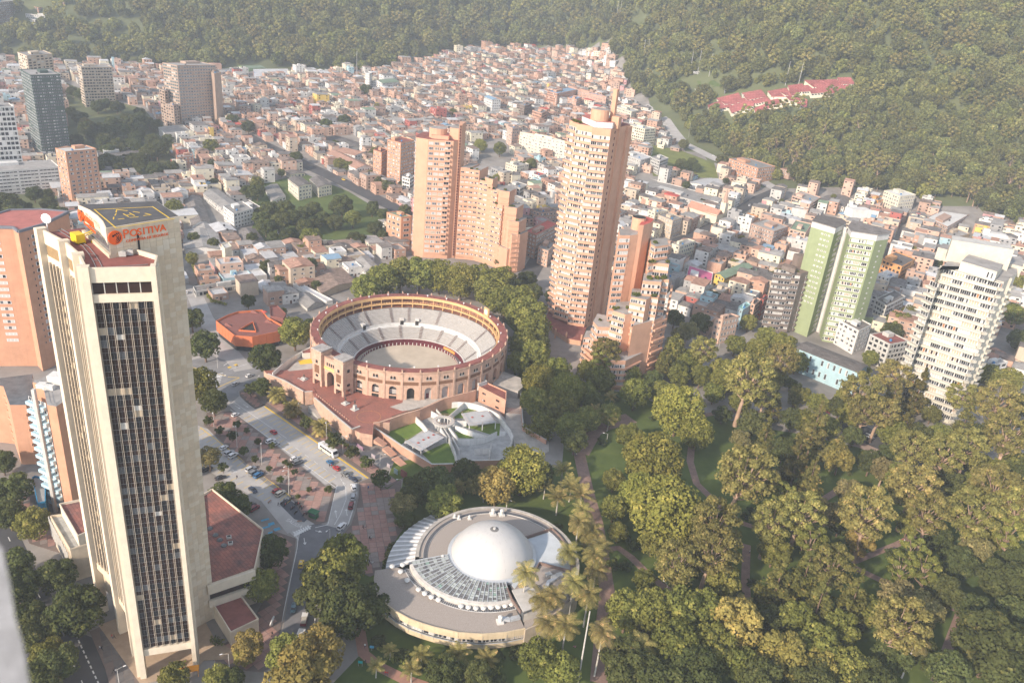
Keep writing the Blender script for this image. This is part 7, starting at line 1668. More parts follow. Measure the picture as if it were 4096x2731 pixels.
# per-house tint for the joined mass comes from small copies of each paint
fb = MB()
for s in specs[300:]:
 g = ground_z(s['p'].x,s['p'].y);org = (s['p'].x,s['p'].y,g);walls_into(fb,s,mi[s['wm'].name],org,s['rot']);roof_into(fb,s,mi[s['rm'].name],org,s['rot'])
 ca,sa = math.cos(s['rot']),math.sin(s['rot']);cam_l = Vector((-s['p'].x,-s['p'].y));ang = math.atan2(cam_l.y,cam_l.x)-s['rot'];dl = Vector((math.cos(ang),math.sin(ang)))
 for (nx_,ny_,hw,hd) in ((1,0,s['w']/2,s['d']),(-1,0,s['w']/2,s['d']),(0,1,s['d']/2,s['w']),(0,-1,s['d']/2,s['w'])):
  if dl.x*nx_+dl.y*ny_ < .2:continue
  for f_ in range(s['st']):
   for i in (-1,1) if hd < 11 else (-1,0,1):
    if rh.random() < .25:continue
    t = i*hd*.3;ww,hh = rh.uniform(.5,1.0),1.3;x0,x1 = t-ww,t+ww;z0 = g+f_*2.8+1.1;e = hw+.05
    P = []
    for (tt,zz) in ((x0,z0),(x1,z0),(x1,z0+hh),(x0,z0+hh)):
     lx,ly = (nx_*e,tt) if nx_ else (tt,ny_*e);P.append((org[0]+lx*ca-ly*sa,org[1]+lx*sa+ly*ca,zz))
    fb.quad(*P,mi['window_glass_dark'] if rh.random() < .8 else mi['curtain_white'])
 if s['shape'] == 'flat' and rh.random() < .7:fb.box((org[0]+rh.uniform(-2,2),org[1]+rh.uniform(-2,2),g+s['h']),(3.4,3,2.3),s['rot'],mi[s['wm'].name])
 if rh.random() < .25:fb.box((org[0]+rh.uniform(-2,2),org[1]+rh.uniform(-2,2),g+s['h']),(1.2,1.2,2.6),s['rot'],mi['tank_black'])
 if rh.random() < .4:fb.box((org[0]+rh.uniform(-4,4),org[1]+rh.uniform(-4,4),g),(rh.uniform(3,5),rh.uniform(3,5),s['h']*rh.uniform(.6,1.25)),s['rot'],rh.randrange(12),top=12+rh.randrange(9))
o = fb.build('far_houses',mats_all);tag(o,'dense mass of small brick and painted houses climbing towards the wooded hills','houses',kind='stuff')
# ================================================================ trees
rt_ = random.Random(5)
def cards(b,c,n,rx,rz,size,up=.3,m=0,fill=.75,flat=.0):
 for _ in range(n):
  d = Vector((rt_.gauss(0,1),rt_.gauss(0,1),rt_.gauss(0,1)+up));d.normalize()
  rr = rt_.uniform(fill,1.02);p = Vector((c[0]+d.x*rx*rr,c[1]+d.y*rx*rr,c[2]+d.z*rz*rr));nrm = (d+Vector((rt_.gauss(0,.45),rt_.gauss(0,.45),rt_.gauss(0,.45)+flat))).normalized()
  t = nrm.orthogonal().normalized();t = (Matrix.Rotation(rt_.uniform(0,6.28),3,nrm) @ t);q = nrm.cross(t);s_ = size*rt_.uniform(.6,1.3);k = nrm*s_*.25
  b.quad(p-t*s_*.5-q*s_*.5,p+t*s_*.5-q*s_*.35-k,p+t*s_*.35+q*s_*.5,p-t*s_*.5+q*s_*.4-k,m)
def crown_round(nl,rx,rz,n,size,lobe=(.34,.5),zc=0.0):
 b = MB();lob = []
 for i in range(nl):
  a = 2.399*i+rt_.uniform(-.3,.3);v = 1-2*(i+.5)/nl;v = v*.95;r_ = math.sqrt(1-v*v);lr = rt_.uniform(*lobe)
  lob.append(((math.cos(a)*r_*rx*(1-lr*.55),math.sin(a)*r_*rx*(1-lr*.55),zc+v*rz*(1-lr*.5)),lr))
 for c,lr in lob:cards(b,c,n//nl,rx*lr,rz*lr*.9,size)
 cards(b,(0,0,zc),n//8,rx*.6,rz*.6,size*1.3)
 return b,lob
def limbs(b,base,tips,r,seg=6):
 for t in tips:
  t = Vector(t);base = Vector(base);mid = base.lerp(t,.5)+Vector((rt_.uniform(-.5,.5),rt_.uniform(-.5,.5),-.4));b.tube([base,mid,t],[r,r*.6,r*.2],seg,cap=False)
bark = mat('bark_brown',(0.17,0.115,0.08),.95,.25,1.5,bump=.5);barkp = mat('bark_pale',(0.40,0.28,0.20),.9,.25,.8,bump=.3,objvar=.2);barkg = mat('bark_palm_grey',(0.42,0.40,0.36),.9,.2,2.0)
LG = dict(
 bright=leaf('foliage_bright_green',(0.310,0.300,0.069),(0.155,0.170,0.042),(0.454,0.403,0.103)),
 mid=leaf('foliage_mid_green',(0.238,0.242,0.063),(0.103,0.116,0.033),(0.358,0.318,0.091)),
 euc=leaf('foliage_olive_brown',(0.298,0.268,0.086),(0.122,0.119,0.042),(0.474,0.368,0.144)),
 conf=leaf('foliage_conifer',(0.204,0.190,0.060),(0.070,0.076,0.026),(0.370,0.264,0.092)),
 dark=leaf('foliage_dark_green',(0.119,0.135,0.048),(0.059,0.072,0.026),(0.194,0.190,0.066)),
 yell=leaf('foliage_yellow_green',(0.357,0.293,0.088),(0.173,0.154,0.050),(0.537,0.392,0.124)),
 hill=leaf('foliage_hill',(0.217,0.224,0.073),(0.092,0.099,0.036),(0.354,0.307,0.113),objvar=.4),
 grey=leaf('foliage_grey_green',(0.277,0.248,0.106),(0.126,0.119,0.050),(0.420,0.341,0.156)),
 palm=leaf('foliage_palm',(0.331,0.282,0.099),(0.156,0.147,0.055),(0.643,0.437,0.187),objvar=.2))
KIND = {}
def tree_kind(key,lf,H,rx,rz,nv,n,size,nl=14,bk=None,style='round',tr=.35):
 vs = []
 for v in range(nv):
  tb_ = MB();zc = H-rz
  if style == 'round':
   cb,lob = crown_round(nl+v*2,rx,rz,n,size,zc=zc);tb_.tube([(0,0,-.5),(.1,0,zc*.5),(0,.1,zc)],[tr*1.2,tr,tr*.7],8);limbs(tb_,(0,0,zc*.6),[c for c,_ in lob if c[2] < zc+rz*.6][:8],tr*.5)
  elif style == 'open':      # eucalyptus: leaning limbs, foliage in separate clumps high up
   cb = MB();tips = [];lean = Vector((rt_.uniform(-.1,.1),rt_.uniform(-.1,.1),0))
   pts = [Vector((0,0,-.5)),Vector((lean.x*H*.3,lean.y*H*.3,H*.3)),Vector((lean.x*H,lean.y*H,H*.62))];tb_.tube(pts,[tr*1.4,tr,tr*.6],8)
   for i in range(nl):
    a = 2.399*i+v;q = (i+.5)/nl;rr = rx*(.35+.65*math.sin(math.pi*min(.95,q*.8+.12)));z_ = H*.5+(H*.5)*q*.95;c = Vector((math.cos(a)*rr*.75+lean.x*H,math.sin(a)*rr*.75+lean.y*H,z_));tips.append(c);rr2 = rt_.uniform(.2,.34)*rx;cards(cb,c,n//nl,rr2,rr2*.62,size,up=.5,fill=.3)
   for i,c in enumerate(tips):bs = pts[1].lerp(pts[2],min(1,.2+.8*i/len(tips)));limbs(tb_,bs,[c],tr*.45)
  elif style == 'cone':
   cb = MB();tb_.tube([(0,0,-.5),(0,0,H*.95)],[tr,tr*.15],7);L_ = 11
   for i in range(L_):
    q = i/(L_-1);z_ = H*.14+H*.84*q;r_ = rx*(1-q)**.8*(1.0 if i % 2 else .82)+.35
    for j in range(max(3,int(8*(1-q)))):
     a = rt_.uniform(0,6.28);cards(cb,(math.cos(a)*r_*.62,math.sin(a)*r_*.62,z_),max(5,n//L_//7),r_*.48,H*.05,size,flat=.4,fill=.2)
  vs.append((cb.mesh('crown',[LG[lf]]),tb_.mesh('trunk',[bk or bark],True)))
 KIND[key] = (vs,H)
tree_kind('bright','bright',17,7.5,7.2,3,5600,.62,26,tr=.4)
tree_kind('mid','mid',13,5.6,5.2,3,3400,.6,18)
tree_kind('dark','dark',12,5.6,4.6,3,3600,.56,17)
tree_kind('euc','euc',23,7.8,6,4,4400,.6,30,bk=barkp,style='open',tr=.55)
tree_kind('tall','mid',20,5.0,5,2,2600,.6,20,bk=barkp,style='open',tr=.35)
tree_kind('cone','conf',21,6.2,0,3,5200,.65,style='cone',tr=.4)
tree_kind('cypress','conf',17,3.9,8,2,3000,.55,16)
tree_kind('yellow','yell',12,4.9,5.0,2,2800,.55,14)
tree_kind('grey','grey',13,5.0,4.4,2,2600,.52,16,bk=barkp)
tree_kind('small','dark',5,2.1,1.7,3,420,.5,8,tr=.11)
tree_kind('shrub','dark',2.2,1.7,1.1,2,260,.45,6,tr=.06)
tree_kind('hilltree','hill',17,7.4,6.6,4,1300,1.15,15,bk=barkp,tr=.3)
tree_kind('hilleuc','euc',24,6.8,6,3,1000,1.2,14,bk=barkp,style='open',tr=.5)
tree_kind('hillyellow','mid',14,6.6,6.4,2,800,1.4,12,tr=.3)
tree_kind('hillcone','hill',20,5.2,8,2,700,1.4,11,tr=.3)
def tree(kind,p,s_=1.0,label='',cat='tree',group=None,name=None,sxy=1.0):
 vs,H = KIND[kind];cm,tm = rt_.choice(vs)
 nm = name or {'bright':'broadleaf_tree','mid':'leafy_tree','dark':'evergreen_tree','euc':'eucalyptus_tree','tall':'slender_tree','cone':'conifer_tree','cypress':'cypress_tree','yellow':'yellowish_tree','grey':'grey_green_tree','small':'small_tree','shrub':'shrub','hilltree':'hillside_tree','hillcone':'hillside_tree','hilleuc':'hillside_tree','hillyellow':'hillside_tree'}[kind]
 o = root(nm,(p[0],p[1],p[2] if len(p) > 2 else 0),label,cat,group,rz=rt_.uniform(0,6.28));v = rt_.uniform(.93,1.07)
 o.scale = (s_*v*sxy,s_*v*sxy,s_);obj('crown',cm,o);obj('trunk',tm,o);return o
PS = dict(bright=1.2,mid=1.2,dark=1.2,euc=1.32,tall=1.25,cone=1.3,cypress=1.1,yellow=1.15,grey=1.2)
TREES = []     # (kind, key, x, y of the crown centre, scale)
def T(kind,k,x,y,s_=1.0,z0=0.0):
 if k == 'V' and 830 < x < 1260 and y < 780 and y > 600:s_ *= 1.4
 s_ *= PS.get(kind,1.0)*(1.0 if y < 600 or k != 'V' else .85 if x < 690 and y > 1000 else 1.0 if kind in ('euc','tall','cone') else 1.06)
 H = KIND[kind][1]*s_;cz = H*(.62 if kind in ('bright','mid','dark','yellow','grey','small') else .66)
 if kind in ('euc','tall'):cz = H*.74
 if kind == 'cone':cz = H*.5
 p = at(k,x,y,z0+cz)
 gz = ground_z(p.x,p.y)
 if gz > 1.5:      # on the slope: settle the base on the terrain
  for _ in range(8):p = at(k,x,y,ground_z(p.x,p.y)+cz)
  z0 = ground_z(p.x,p.y)
 TREES.append((kind,Vector((p.x,p.y,z0)),s_))
# park, read off the photograph
for a in (('bright','V',1560,935,1.15),('bright','V',1500,1050,1.15),('bright','V',1530,1165,1.2),('bright','V',1600,990,.75),('bright','V',1470,1130,.8),('mid','V',1445,1000,.8),
 ('euc','V',1715,860,1.25),('euc','V',1695,1080,1.15),('euc','V',1790,820,.9),('euc','V',1640,1190,.95),('euc','V',1630,1260,.9),('euc','V',1770,1190,.8),('euc','V',2000,1170,1.05),('euc','V',2100,1110,1.0),('euc','V',1990,900,1.05),('euc','V',2060,860,.9),('euc','V',2105,1030,.85),('euc','V',2180,1040,.9),('euc','V',1990,940,.8),('euc','V',2290,920,1.1),('euc','V',2320,1000,1.05),('euc','V',2200,900,.8),('euc','V',2300,1120,1.0),('euc','V',2240,1180,1.0),('euc','V',1390,810,.85),
 ('tall','V',1860,1240,.9),('tall','V',1790,1130,.8),('tall','V',2090,1260,.8),('tall','V',2080,1300,.85),('tall','V',2140,1310,.85),('tall','V',2330,1230,.9),
 ('cone','V',1870,990,1.1),('cone','V',1830,1060,.95),('cone','V',1860,1110,.9),('cone','V',1850,1320,.9),('cone','V',1790,1330,.85),('cone','V',1880,1390,.8),('cone','V',2050,920,.95),('cone','V',2110,900,1.0),('cone','V',1780,930,.7),('cone','V',2080,980,.8),('cone','V',1760,1000,.8),
 ('cypress','V',1548,800,1.15),('cypress','V',1525,830,.8),('cypress','V',1920,1030,.9),('cypress','V',1830,900,.7),
 ('yellow','V',1690,1430,1.25),('yellow','V',1800,1500,1.1),('yellow','V',1930,1050,1.0),('yellow','V',1980,1240,.9),('yellow','V',1140,1110,1.15),('yellow','V',730,1490,1.1),('yellow','V',690,1550,1.3),('yellow','V',570,1480,.9),
 ('mid','V',1410,1100,.6),('mid','V',1410,1165,.65),('mid','V',1500,1240,.7),('mid','V',1560,1400,1.0),('mid','V',1500,1400,.95),('mid','V',1620,1400,.9),('mid','V',1640,1480,.9),('mid','V',1700,1520,.7),('mid','V',1550,1480,1.0),('mid','V',1440,1400,.9),('mid','V',1480,1330,.5),('mid','V',1880,1480,.9),('mid','V',1930,1440,.8),('mid','V',1950,1530,.8),('mid','V',1990,1400,.7),
 ('dark','V',1440,1520,.95),('dark','V',1600,1540,1.0),('dark','V',1520,1560,.9),('dark','V',1750,1560,.9),('dark','V',1860,1560,.9),('dark','V',2280,1480,1.4),('dark','V',2240,1400,.8),('dark','V',2200,1290,.9),('dark','V',2150,1230,.8),('dark','V',2310,1330,1.1),('dark','V',2170,1360,.9),('dark','V',2050,1500,.8),('dark','V',2000,1560,.9),('dark','V',2180,1540,.9),('dark','V',2330,1560,1.1),('dark','V',1760,1420,.7),('dark','V',1730,970,.9),('dark','V',1820,960,.8),('dark','V',1660,950,.6),('dark','V',2040,1040,.7),('dark','V',1960,1000,.7),('dark','V',2330,1410,.8),('dark','V',2110,1480,.7),
 ('dark','V',1740,1080,.8),('dark','V',1800,1030,.8),('dark','V',2180,1110,.9),('dark','V',2240,1060,.9),('mid','V',1660,850,.9),('mid','V',1610,860,.8),('mid','V',1740,800,.9),('mid','V',1800,790,1.0),('mid','V',1830,830,.8),('mid','V',1640,900,.7),('mid','V',1700,920,.7),('mid','V',1520,900,.8),('mid','V',1460,900,1.0),('mid','V',1450,860,.7),('mid','V',2140,950,.6),
 ('grey','V',1760,1100,.8),('grey','V',2130,1140,.9),('grey','V',1560,770,.7),('grey','V',2030,1080,.8),('grey','V',1700,1010,.7),('grey','V',1900,1180,.9),('grey','V',1950,1130,.8),('grey','V',2060,1370,.9),('grey','V',2120,1400,.9),('grey','V',2240,1260,.9),
 # grove between the bullring and the towers
 ('mid','V',880,640,.95),('mid','V',920,625,1.0),('mid','V',965,625,1.05),('bright','V',1010,630,.75),('bright','V',1060,640,.8),('mid','V',1100,640,1.0),('mid','V',1130,665,1.0),('mid','V',1160,690,.95),('mid','V',1195,690,1.0),('mid','V',1210,720,1.05),('mid','V',1225,750,.9),('mid','V',1200,790,1.0),('mid','V',1230,810,1.0),('mid','V',1190,830,.8),('bright','V',1240,870,.8),('mid','V',1280,850,.95),('bright','V',1300,890,.8),('mid','V',1230,920,.9),('mid','V',1290,930,1.0),('mid','V',1250,970,.8),('mid','V',1310,980,.9),('mid','V',840,660,.8),('mid','V',1150,640,.9),('dark','V',1180,660,.7),('dark','V',1240,790,.8),('dark','V',1270,680,.7),('dark','V',1225,670,.6),('mid','V',1340,900,.8),('dark','V',1320,1010,.8),('tall','V',1390,820,.9),('mid','V',1400,950,.7),
 ('mid','V',985,1010,.0001),
 # round the planetarium
 ('dark','V',1000,1110,1.0),('dark','V',960,1120,.9),('bright','V',1200,1075,.95),('dark','V',1240,1090,.8),('mid','V',1020,1150,.9),('grey','V',925,1160,.7),('dark','V',930,1190,.5),('dark','V',1070,1080,.7),
 ('mid','V',790,1280,1.1),('dark','V',745,1350,1.15),('dark','V',800,1400,1.15),('mid','V',760,1320,1.15),('dark','V',840,1390,.95),('mid','V',1240,1510,.8),('mid','V',1290,1540,.7),('dark','V',1020,1540,.7),('dark','V',1100,1550,.6),('mid','V',660,1500,.9),
 # streets at the left
 ('dark','V',610,820,1.0),('mid','V',677,760,1.05),('dark','V',715,750,.7),('dark','V',570,690,.6),('dark','V',650,715,.35),('dark','V',600,885,.55),('dark','V',440,730,.9),('dark','V',470,790,1.05),('mid','V',460,880,1.0),('dark','V',490,920,.8),('dark','V',515,1140,1.0),('dark','V',545,1160,.8),('grey','V',480,1050,.8),
 ('mid','V',600,1340,.9),('dark','V',620,1265,1.0),('yellow','V',560,1500,.6),('mid','V',400,1555,.7),('mid','V',500,1555,.6),('dark','V',530,1560,.6),
 ('dark','V',175,1400,1.3),('dark','V',130,1320,.9),('mid','V',75,1200,.9),('dark','V',30,1120,1.0),('dark','V',20,1180,.9),('dark','V',25,1300,1.0),('dark','V',40,1350,1.0),('dark','V',80,1450,1.05),('dark','V',60,1420,.9),('dark','V',130,1520,.9),('mid','V',110,1500,.8),('dark','V',90,1560,.9),('dark','V',5,1060,.8),
 # city trees
 ('bright','t3',945,290,.72),('mid','t3',1120,320,1.0),('mid','t3',1105,590,.75),('dark','V',325,280,1.2),('dark','V',275,245,.8),('dark','V',200,290,.8),('yellow','V',195,280,.9),('dark','V',240,320,1.1),('dark','V',270,330,1.0),('dark','V',360,345,1.2),('dark','V',350,320,1.0),('dark','V',300,330,.9),('dark','V',305,370,.9),('dark','V',245,370,.9),('dark','V',275,385,.8),('dark','V',15,470,1.4),('dark','V',40,480,1.0),('dark','V',120,490,.5),('dark','V',370,335,1.1),('mid','V',485,335,1.1),('dark','V',535,275,1.0),('dark','V',570,290,1.0),('dark','V',840,215,1.2),('dark','V',905,200,1.2),('dark','V',930,205,1.1),('dark','V',790,275,1.0),('mid','V',1040,260,.7),('dark','V',855,355,.7),('dark','V',975,350,.8),('mid','V',400,475,.9),('dark','V',680,360,.9),('dark','V',750,285,1.0),
 ('dark','V',590,440,1.0),('dark','V',620,480,1.1),('dark','V',655,480,1.1),('dark','V',680,500,1.2),('dark','V',720,480,1.0),('dark','V',610,520,1.0),('dark','V',640,510,1.1),('dark','V',700,520,.9),('mid','V',715,545,1.1),('dark','V',660,540,.8),('dark','V',600,500,.9),('dark','V',785,470,1.3),('dark','V',770,510,.9),('mid','V',810,500,.9),('dark','V',855,480,.8),('dark','V',880,490,.7),('mid','V',590,420,.9),('dark','V',570,440,.9),('dark','V',740,500,.9),('dark','V',580,545,.6),
 ('dark','V',870,415,.8),('dark','V',890,425,.9),('mid','V',850,400,.6),('mid','V',780,375,.8),('mid','V',800,380,.7),('dark','V',610,610,.6),('mid','V',650,625,.6),('dark','V',640,640,.4),
 ('dark','V',1610,740,.9),('grey','V',1580,760,.9),('dark','V',1550,730,.8),('dark','V',1620,570,.7),('dark','V',1720,630,.6),('dark','V',1210,640,.6),('dark','V',1150,600,.6),('mid','V',1300,590,.5),('mid','V',2065,740,1.1),('dark','V',2050,760,.9),('mid','V',2090,720,.8),('dark','V',1830,480,.6),('dark','V',1865,490,.6),('mid','V',1980,850,.7),('mid','V',2000,820,.6),('dark','V',1565,375,.8),('dark','V',1580,380,.8),('dark','V',1590,375,.9),('dark','V',1600,385,.7),('dark','V',1555,385,.7),('mid','V',2290,690,.9),('mid','V',2340,650,1.0),('mid','V',2330,720,1.0),('dark','V',2345,780,1.0),('mid','V',2300,510,.9),('mid','V',2340,530,.9),('mid','V',1220,375,.8),('dark','V',1200,380,.7),('mid','V',1145,410,.6),('dark','V',1520,310,.8),('dark','V',1540,320,.8)):
 if a[4] > .01:T(*a)
for x,y in ((1030,1010),(1060,1000)):pass
# small trees on the squares and pavements (from the street crop)
for x,y,s_ in ((210,1070,1.0),(360,1165,1.1),(280,1130,.9),(390,1090,.8),(520,1200,.7),(430,1260,.9),(500,1310,.7),(300,1360,.9),(590,1370,.6),(690,1330,.6),(750,1390,.7),(660,1440,.7),(555,900,.9),(610,1225,.7),(720,1350,.6),(470,870,1.3),(960,1500,.7),(1200,1330,1.3),(1110,1270,1.3),(1290,1435,1.7),(820,1090,1.2),(1000,1195,1.7),(450,1130,.6),(840,1500,.5),(770,1545,.5)):T('small','R',x,y,s_)
for x,y,s_ in ((795,640,1),(780,680,1.2),(770,740,1),(750,780,1),(1110,540,1),(580,250,1)):T('shrub','P',x,y,s_) if x > 700 else None
for x,y in ((700,1275),(860,1370),(1050,1440),(1105,1440),(950,1440),(1400,560),(1500,1380),(1620,1350),(1950,760),(1280,1560),(1500,1540),(960,1400),(1900,520)):T('shrub','P',x,y,1.4)
for i in range(190):    # undergrowth of the park and the slope behind the tower bases
 X = rt_.uniform(1380,2400);Y = rt_.uniform(760,1650);p = at('V',X,Y,1.2)
 if inside(p,[(q.x,q.y) for q in park]) and not on_street(p.to_2d(),.5) and not blocked(p.to_2d(),1):TREES.append(('shrub',Vector((p.x,p.y,0)),rt_.uniform(.6,1.5)))
for a in (('euc',1840,1170,.9),('euc',1920,1300,.8),('euc',2050,1420,.9),('mid',1780,1260,.8),('mid',1850,1230,.7),('dark',1930,1200,.7),('cone',1960,1380,.9),('mid',2090,1200,.7),('euc',2140,1180,.85),('dark',2100,1420,.7),('mid',1660,1330,.8),('dark',1590,1300,.6),('euc',1560,1300,.8),('mid',1830,1420,.8),('yellow',1880,1530,.9),('euc',1760,900,.8),('mid',1850,965,.8),('mid',1900,980,.8),('dark',2000,1060,.8),('mid',2060,1090,.8),('cone',2220,960,.8),('mid',2160,1000,.8),('dark',2260,1000,.9),('mid',2330,1060,.9),('euc',2350,1140,.9),('mid',2280,1220,.9),('dark',2340,1280,.9),('mid',1720,740,.7),('mid',1690,790,.8),('mid',1760,770,.8),('dark',1500,870,.7),('mid',1380,870,.9),('mid',1350,850,.8),('dark',1360,920,.7),('mid',1560,860,.8),('mid',2200,860,.8),('mid',2270,860,.9),('mid',2320,870,.9),('dark',2350,930,.9),('mid',2180,830,.6),('mid',1420,1220,.5),('mid',1570,1230,.9),('dark',1610,1180,.8),('mid',1350,960,.8),('mid',1580,830,.9),('euc',1620,800,.8),('mid',1660,870,.9),('dark',1700,880,.8),('mid',1780,860,.9),('dark',1930,935,.8),('mid',1960,950,.9),('euc',2020,940,.8),('mid',2050,990,.9),('dark',2110,1000,.9),('mid',2170,1040,.9),('euc',2230,1020,.9),('mid',2280,1080,.9),('dark',2340,1080,.9),('mid',2250,1110,.8),('euc',2330,1160,.9),('dark',1560,850,.8),('mid',1840,905,.65),('mid',1880,925,.7),('dark',1815,880,.5),('mid',1935,908,.5),('mid',1720,845,.7)):T(a[0],'V',a[1],a[2],a[3])
for i in range(80):
 X = rt_.uniform(160,400);Y = rt_.uniform(200,390)
 if inside((X,Y),[(150,190),(250,230),(330,250),(400,330),(400,400),(230,400),(150,330)]):T('dark','V',X,Y,rt_.uniform(.7,1.1))
for i in range(22):T('dark','V',rt_.uniform(-60,140),rt_.uniform(440,520),rt_.uniform(.6,1.2))
for i in range(16):T('dark','V',rt_.uniform(560,900),rt_.uniform(440,560),rt_.uniform(.5,.9))
nt_ = 0
while nt_ < 105:
 X = rt_.uniform(400,2350);Y = rt_.uniform(180,720);g_ = on_ground('V',X,Y);p_ = g_.to_2d()
 if g_.y < forest_y(g_.x)-20 and in_city(p_):TREES.append((rt_.choice(('dark','mid','dark')),g_,rt_.uniform(.45,.85)));nt_ += 1
# labels
TL = {'bright':'bright green round-crowned tree','mid':'green broad-crowned tree','dark':'dark green dense-crowned tree','euc':'tall olive eucalyptus with pale limbs','tall':'slender tree with small clumps of leaves','cone':'tall brownish green conifer','cypress':'dense cone-shaped cypress','yellow':'yellow-green rounded tree','grey':'grey-green tree with pale trunk','small':'small dark pavement tree','shrub':'low dark shrub'}
LMT = LM+[('the planetarium dome',(0,207)),('the red plaza',(-62,300)),('the grass pens',(-10,283)),('the parking lot',tuple(at('V',560,1080).to_2d())),('the light blue school',tuple(at('V',1900,870).to_2d())),('the stepped brick tower',(62,380)),('the winding park path',tuple(at('V',1480,1310).to_2d())),('the stair path',tuple(at('V',1714,1320).to_2d())),('the far park path',tuple(at('V',2110,1370).to_2d())),('the curving park path',tuple(at('V',1600,1110).to_2d())),('the tree-lined street',tuple(at('V',130,1450).to_2d())),('the dark green glass tower',tuple(on_ground('A',300,1060).to_2d())),('the massive beige block',tuple(on_ground('A',1250,850).to_2d())),('the lower right corner',tuple(at('V',2300,1540).to_2d()))]
tg = {}
for i,(kd,p,s_) in enumerate(TREES):
 nm,q = min(LMT,key=lambda l:(p.to_2d()-Vector(l[1])).length);tg.setdefault((kd,side(p.to_2d(),q),nm),[]).append(((p.to_2d()-Vector(q)).length,i))
tl = {}
for (kd,sd,nm),v in tg.items():
 v.sort()
 for j,(_,i) in enumerate(v):
  tl[i] = (f"{TL[kd]} {sd} {nm}" if len(v) == 1 else f"{ORD[j] if j < 36 else 'farther'} {TL[kd]} {sd} {nm}")
for i,(kd,p,s_) in enumerate(TREES):
 tree(kd,p,s_,tl[i],'shrub' if kd == 'shrub' else 'tree',{'shrub':'low shrubs of the park','small':'small trees on the pavements'}.get(kd,'trees of the park and streets'))
print('trees',len(TREES))
# palms
def frond(b,L_,droop,az,rise,w_=.5,m=0,nseg=6):
 pts = [];p = Vector((0,0,0));a = rise
 for i in range(nseg+1):pts.append(p.copy());d = Vector((math.cos(az)*math.cos(a),math.sin(az)*math.cos(a),math.sin(a)));p = p+d*L_/nseg;a -= droop/nseg
 sd = Vector((-math.sin(az),math.cos(az),0))
 for i in range(nseg*2):
  t = (i+.5)/(nseg*2);k = int(t*nseg);q = pts[k].lerp(pts[k+1],t*nseg-k);dr = (pts[k+1]-pts[k]).normalized();wl = w_*math.sin(math.pi*(.12+.82*t))*2.0
  for s_ in (-1,1):
   e = q+sd*s_*wl+dr*wl*.7+Vector((0,0,-wl*.35));b.quad(q-dr*.16,q+dr*.16,e+dr*.08,e-dr*.08,m)
 b.tube(pts[::2],[.06,.045,.03,.02][:len(pts[::2])],4,m=m,cap=False)
def palm_meshes(H,nf,L_,w_,tr,rise=(-.3,1.3),droop=1.6,sweep=False):
 c = MB()
 for i in range(nf):frond(c,L_*rt_.uniform(.85,1.1),droop*rt_.uniform(.7,1.2),2.399*i,rise[0]+(rise[1]-rise[0])*(i/nf),w_)
 c.v = [(x,y,z+H) for x,y,z in c.v];t = MB();t.tube([(0,0,-.4),(.15,0,H*.5),(0,0,H)],[tr*1.2,tr,tr*.85],8)
 return c.mesh('crown',[LG['palm']]),t.mesh('trunk',[barkg],True)
KIND['waxpalm'] = ([palm_meshes(15,21,5.0,.66,.26) for _ in range(3)],15);KIND['datepalm'] = ([palm_meshes(3.4,52,4.0,.4,.45,(-.5,1.4),1.3) for _ in range(2)],3.4);KIND['youngpalm'] = ([palm_meshes(6,15,4.6,.55,.24,(.2,1.4),1.1) for _ in range(2)],6)
PN = ['where the wax palms stand thickest'];pc_ = 0
PLM = [('waxpalm','P',1690,820,1.25),('waxpalm','P',1975,680,.9),('waxpalm','P',1880,970,.85),('waxpalm','P',2010,880,1.0),('waxpalm','P',1830,1160,.95),('waxpalm','P',1960,1170,1.05),('waxpalm','P',2200,1215,1.15),('waxpalm','P',2160,800,.7),('youngpalm','P',1905,320,1.3),('youngpalm','P',1815,240,1.0),('waxpalm','P',2070,400,.6),('youngpalm','P',2060,300,1.4),('youngpalm','P',1935,130,1.2),('waxpalm','P',2130,530,.65),('waxpalm','P',2190,640,.7),('youngpalm','P',1990,240,1.2),('waxpalm','P',2090,560,.5),('waxpalm','P',2045,480,1.0),('waxpalm','P',2150,700,1.0),('waxpalm','P',1790,1000,.8),('waxpalm','P',2110,960,.9),
 ('youngpalm','P',775,1340,.6),('youngpalm','P',985,1370,.8),('youngpalm','P',920,1470,.8),('youngpalm','P',1235,1370,1.0),('youngpalm','P',1430,1400,.9),('youngpalm','P',680,1450,.7),('datepalm','R',640,900,1.25),('datepalm','R',733,990,1.2),('datepalm','R',915,1105,1.25),('datepalm','P',1340,215,1.2),('datepalm','P',1225,245,1.0),('youngpalm','P',1425,170,.9),('waxpalm','V',1475,1480,.75),('waxpalm','V',2105,1470,1.0),('youngpalm','K',285,780,1.1),('youngpalm','K',170,720,1.0),('youngpalm','K',160,600,.8),('youngpalm','K',300,600,.9),('waxpalm','V',1700,1390,.4),('youngpalm','V',2230,1470,.9),('youngpalm','V',2310,1460,1.0),('youngpalm','P',1560,330,.7)]
pg = {}
for i,(kd,k,x,y,s_) in enumerate(PLM):
 H = KIND[kd][1]*s_;p = at(k,x,y,H+.3);nm,q = min(LMT,key=lambda l:(p.to_2d()-Vector(l[1])).length);pg.setdefault((kd,side(p.to_2d(),q),nm),[]).append(((p.to_2d()-Vector(q)).length,i,p))
PLB = {'waxpalm':'tall slim grey-trunked palm','datepalm':'stout date palm with a wide head','youngpalm':'young palm with upswept fronds'}
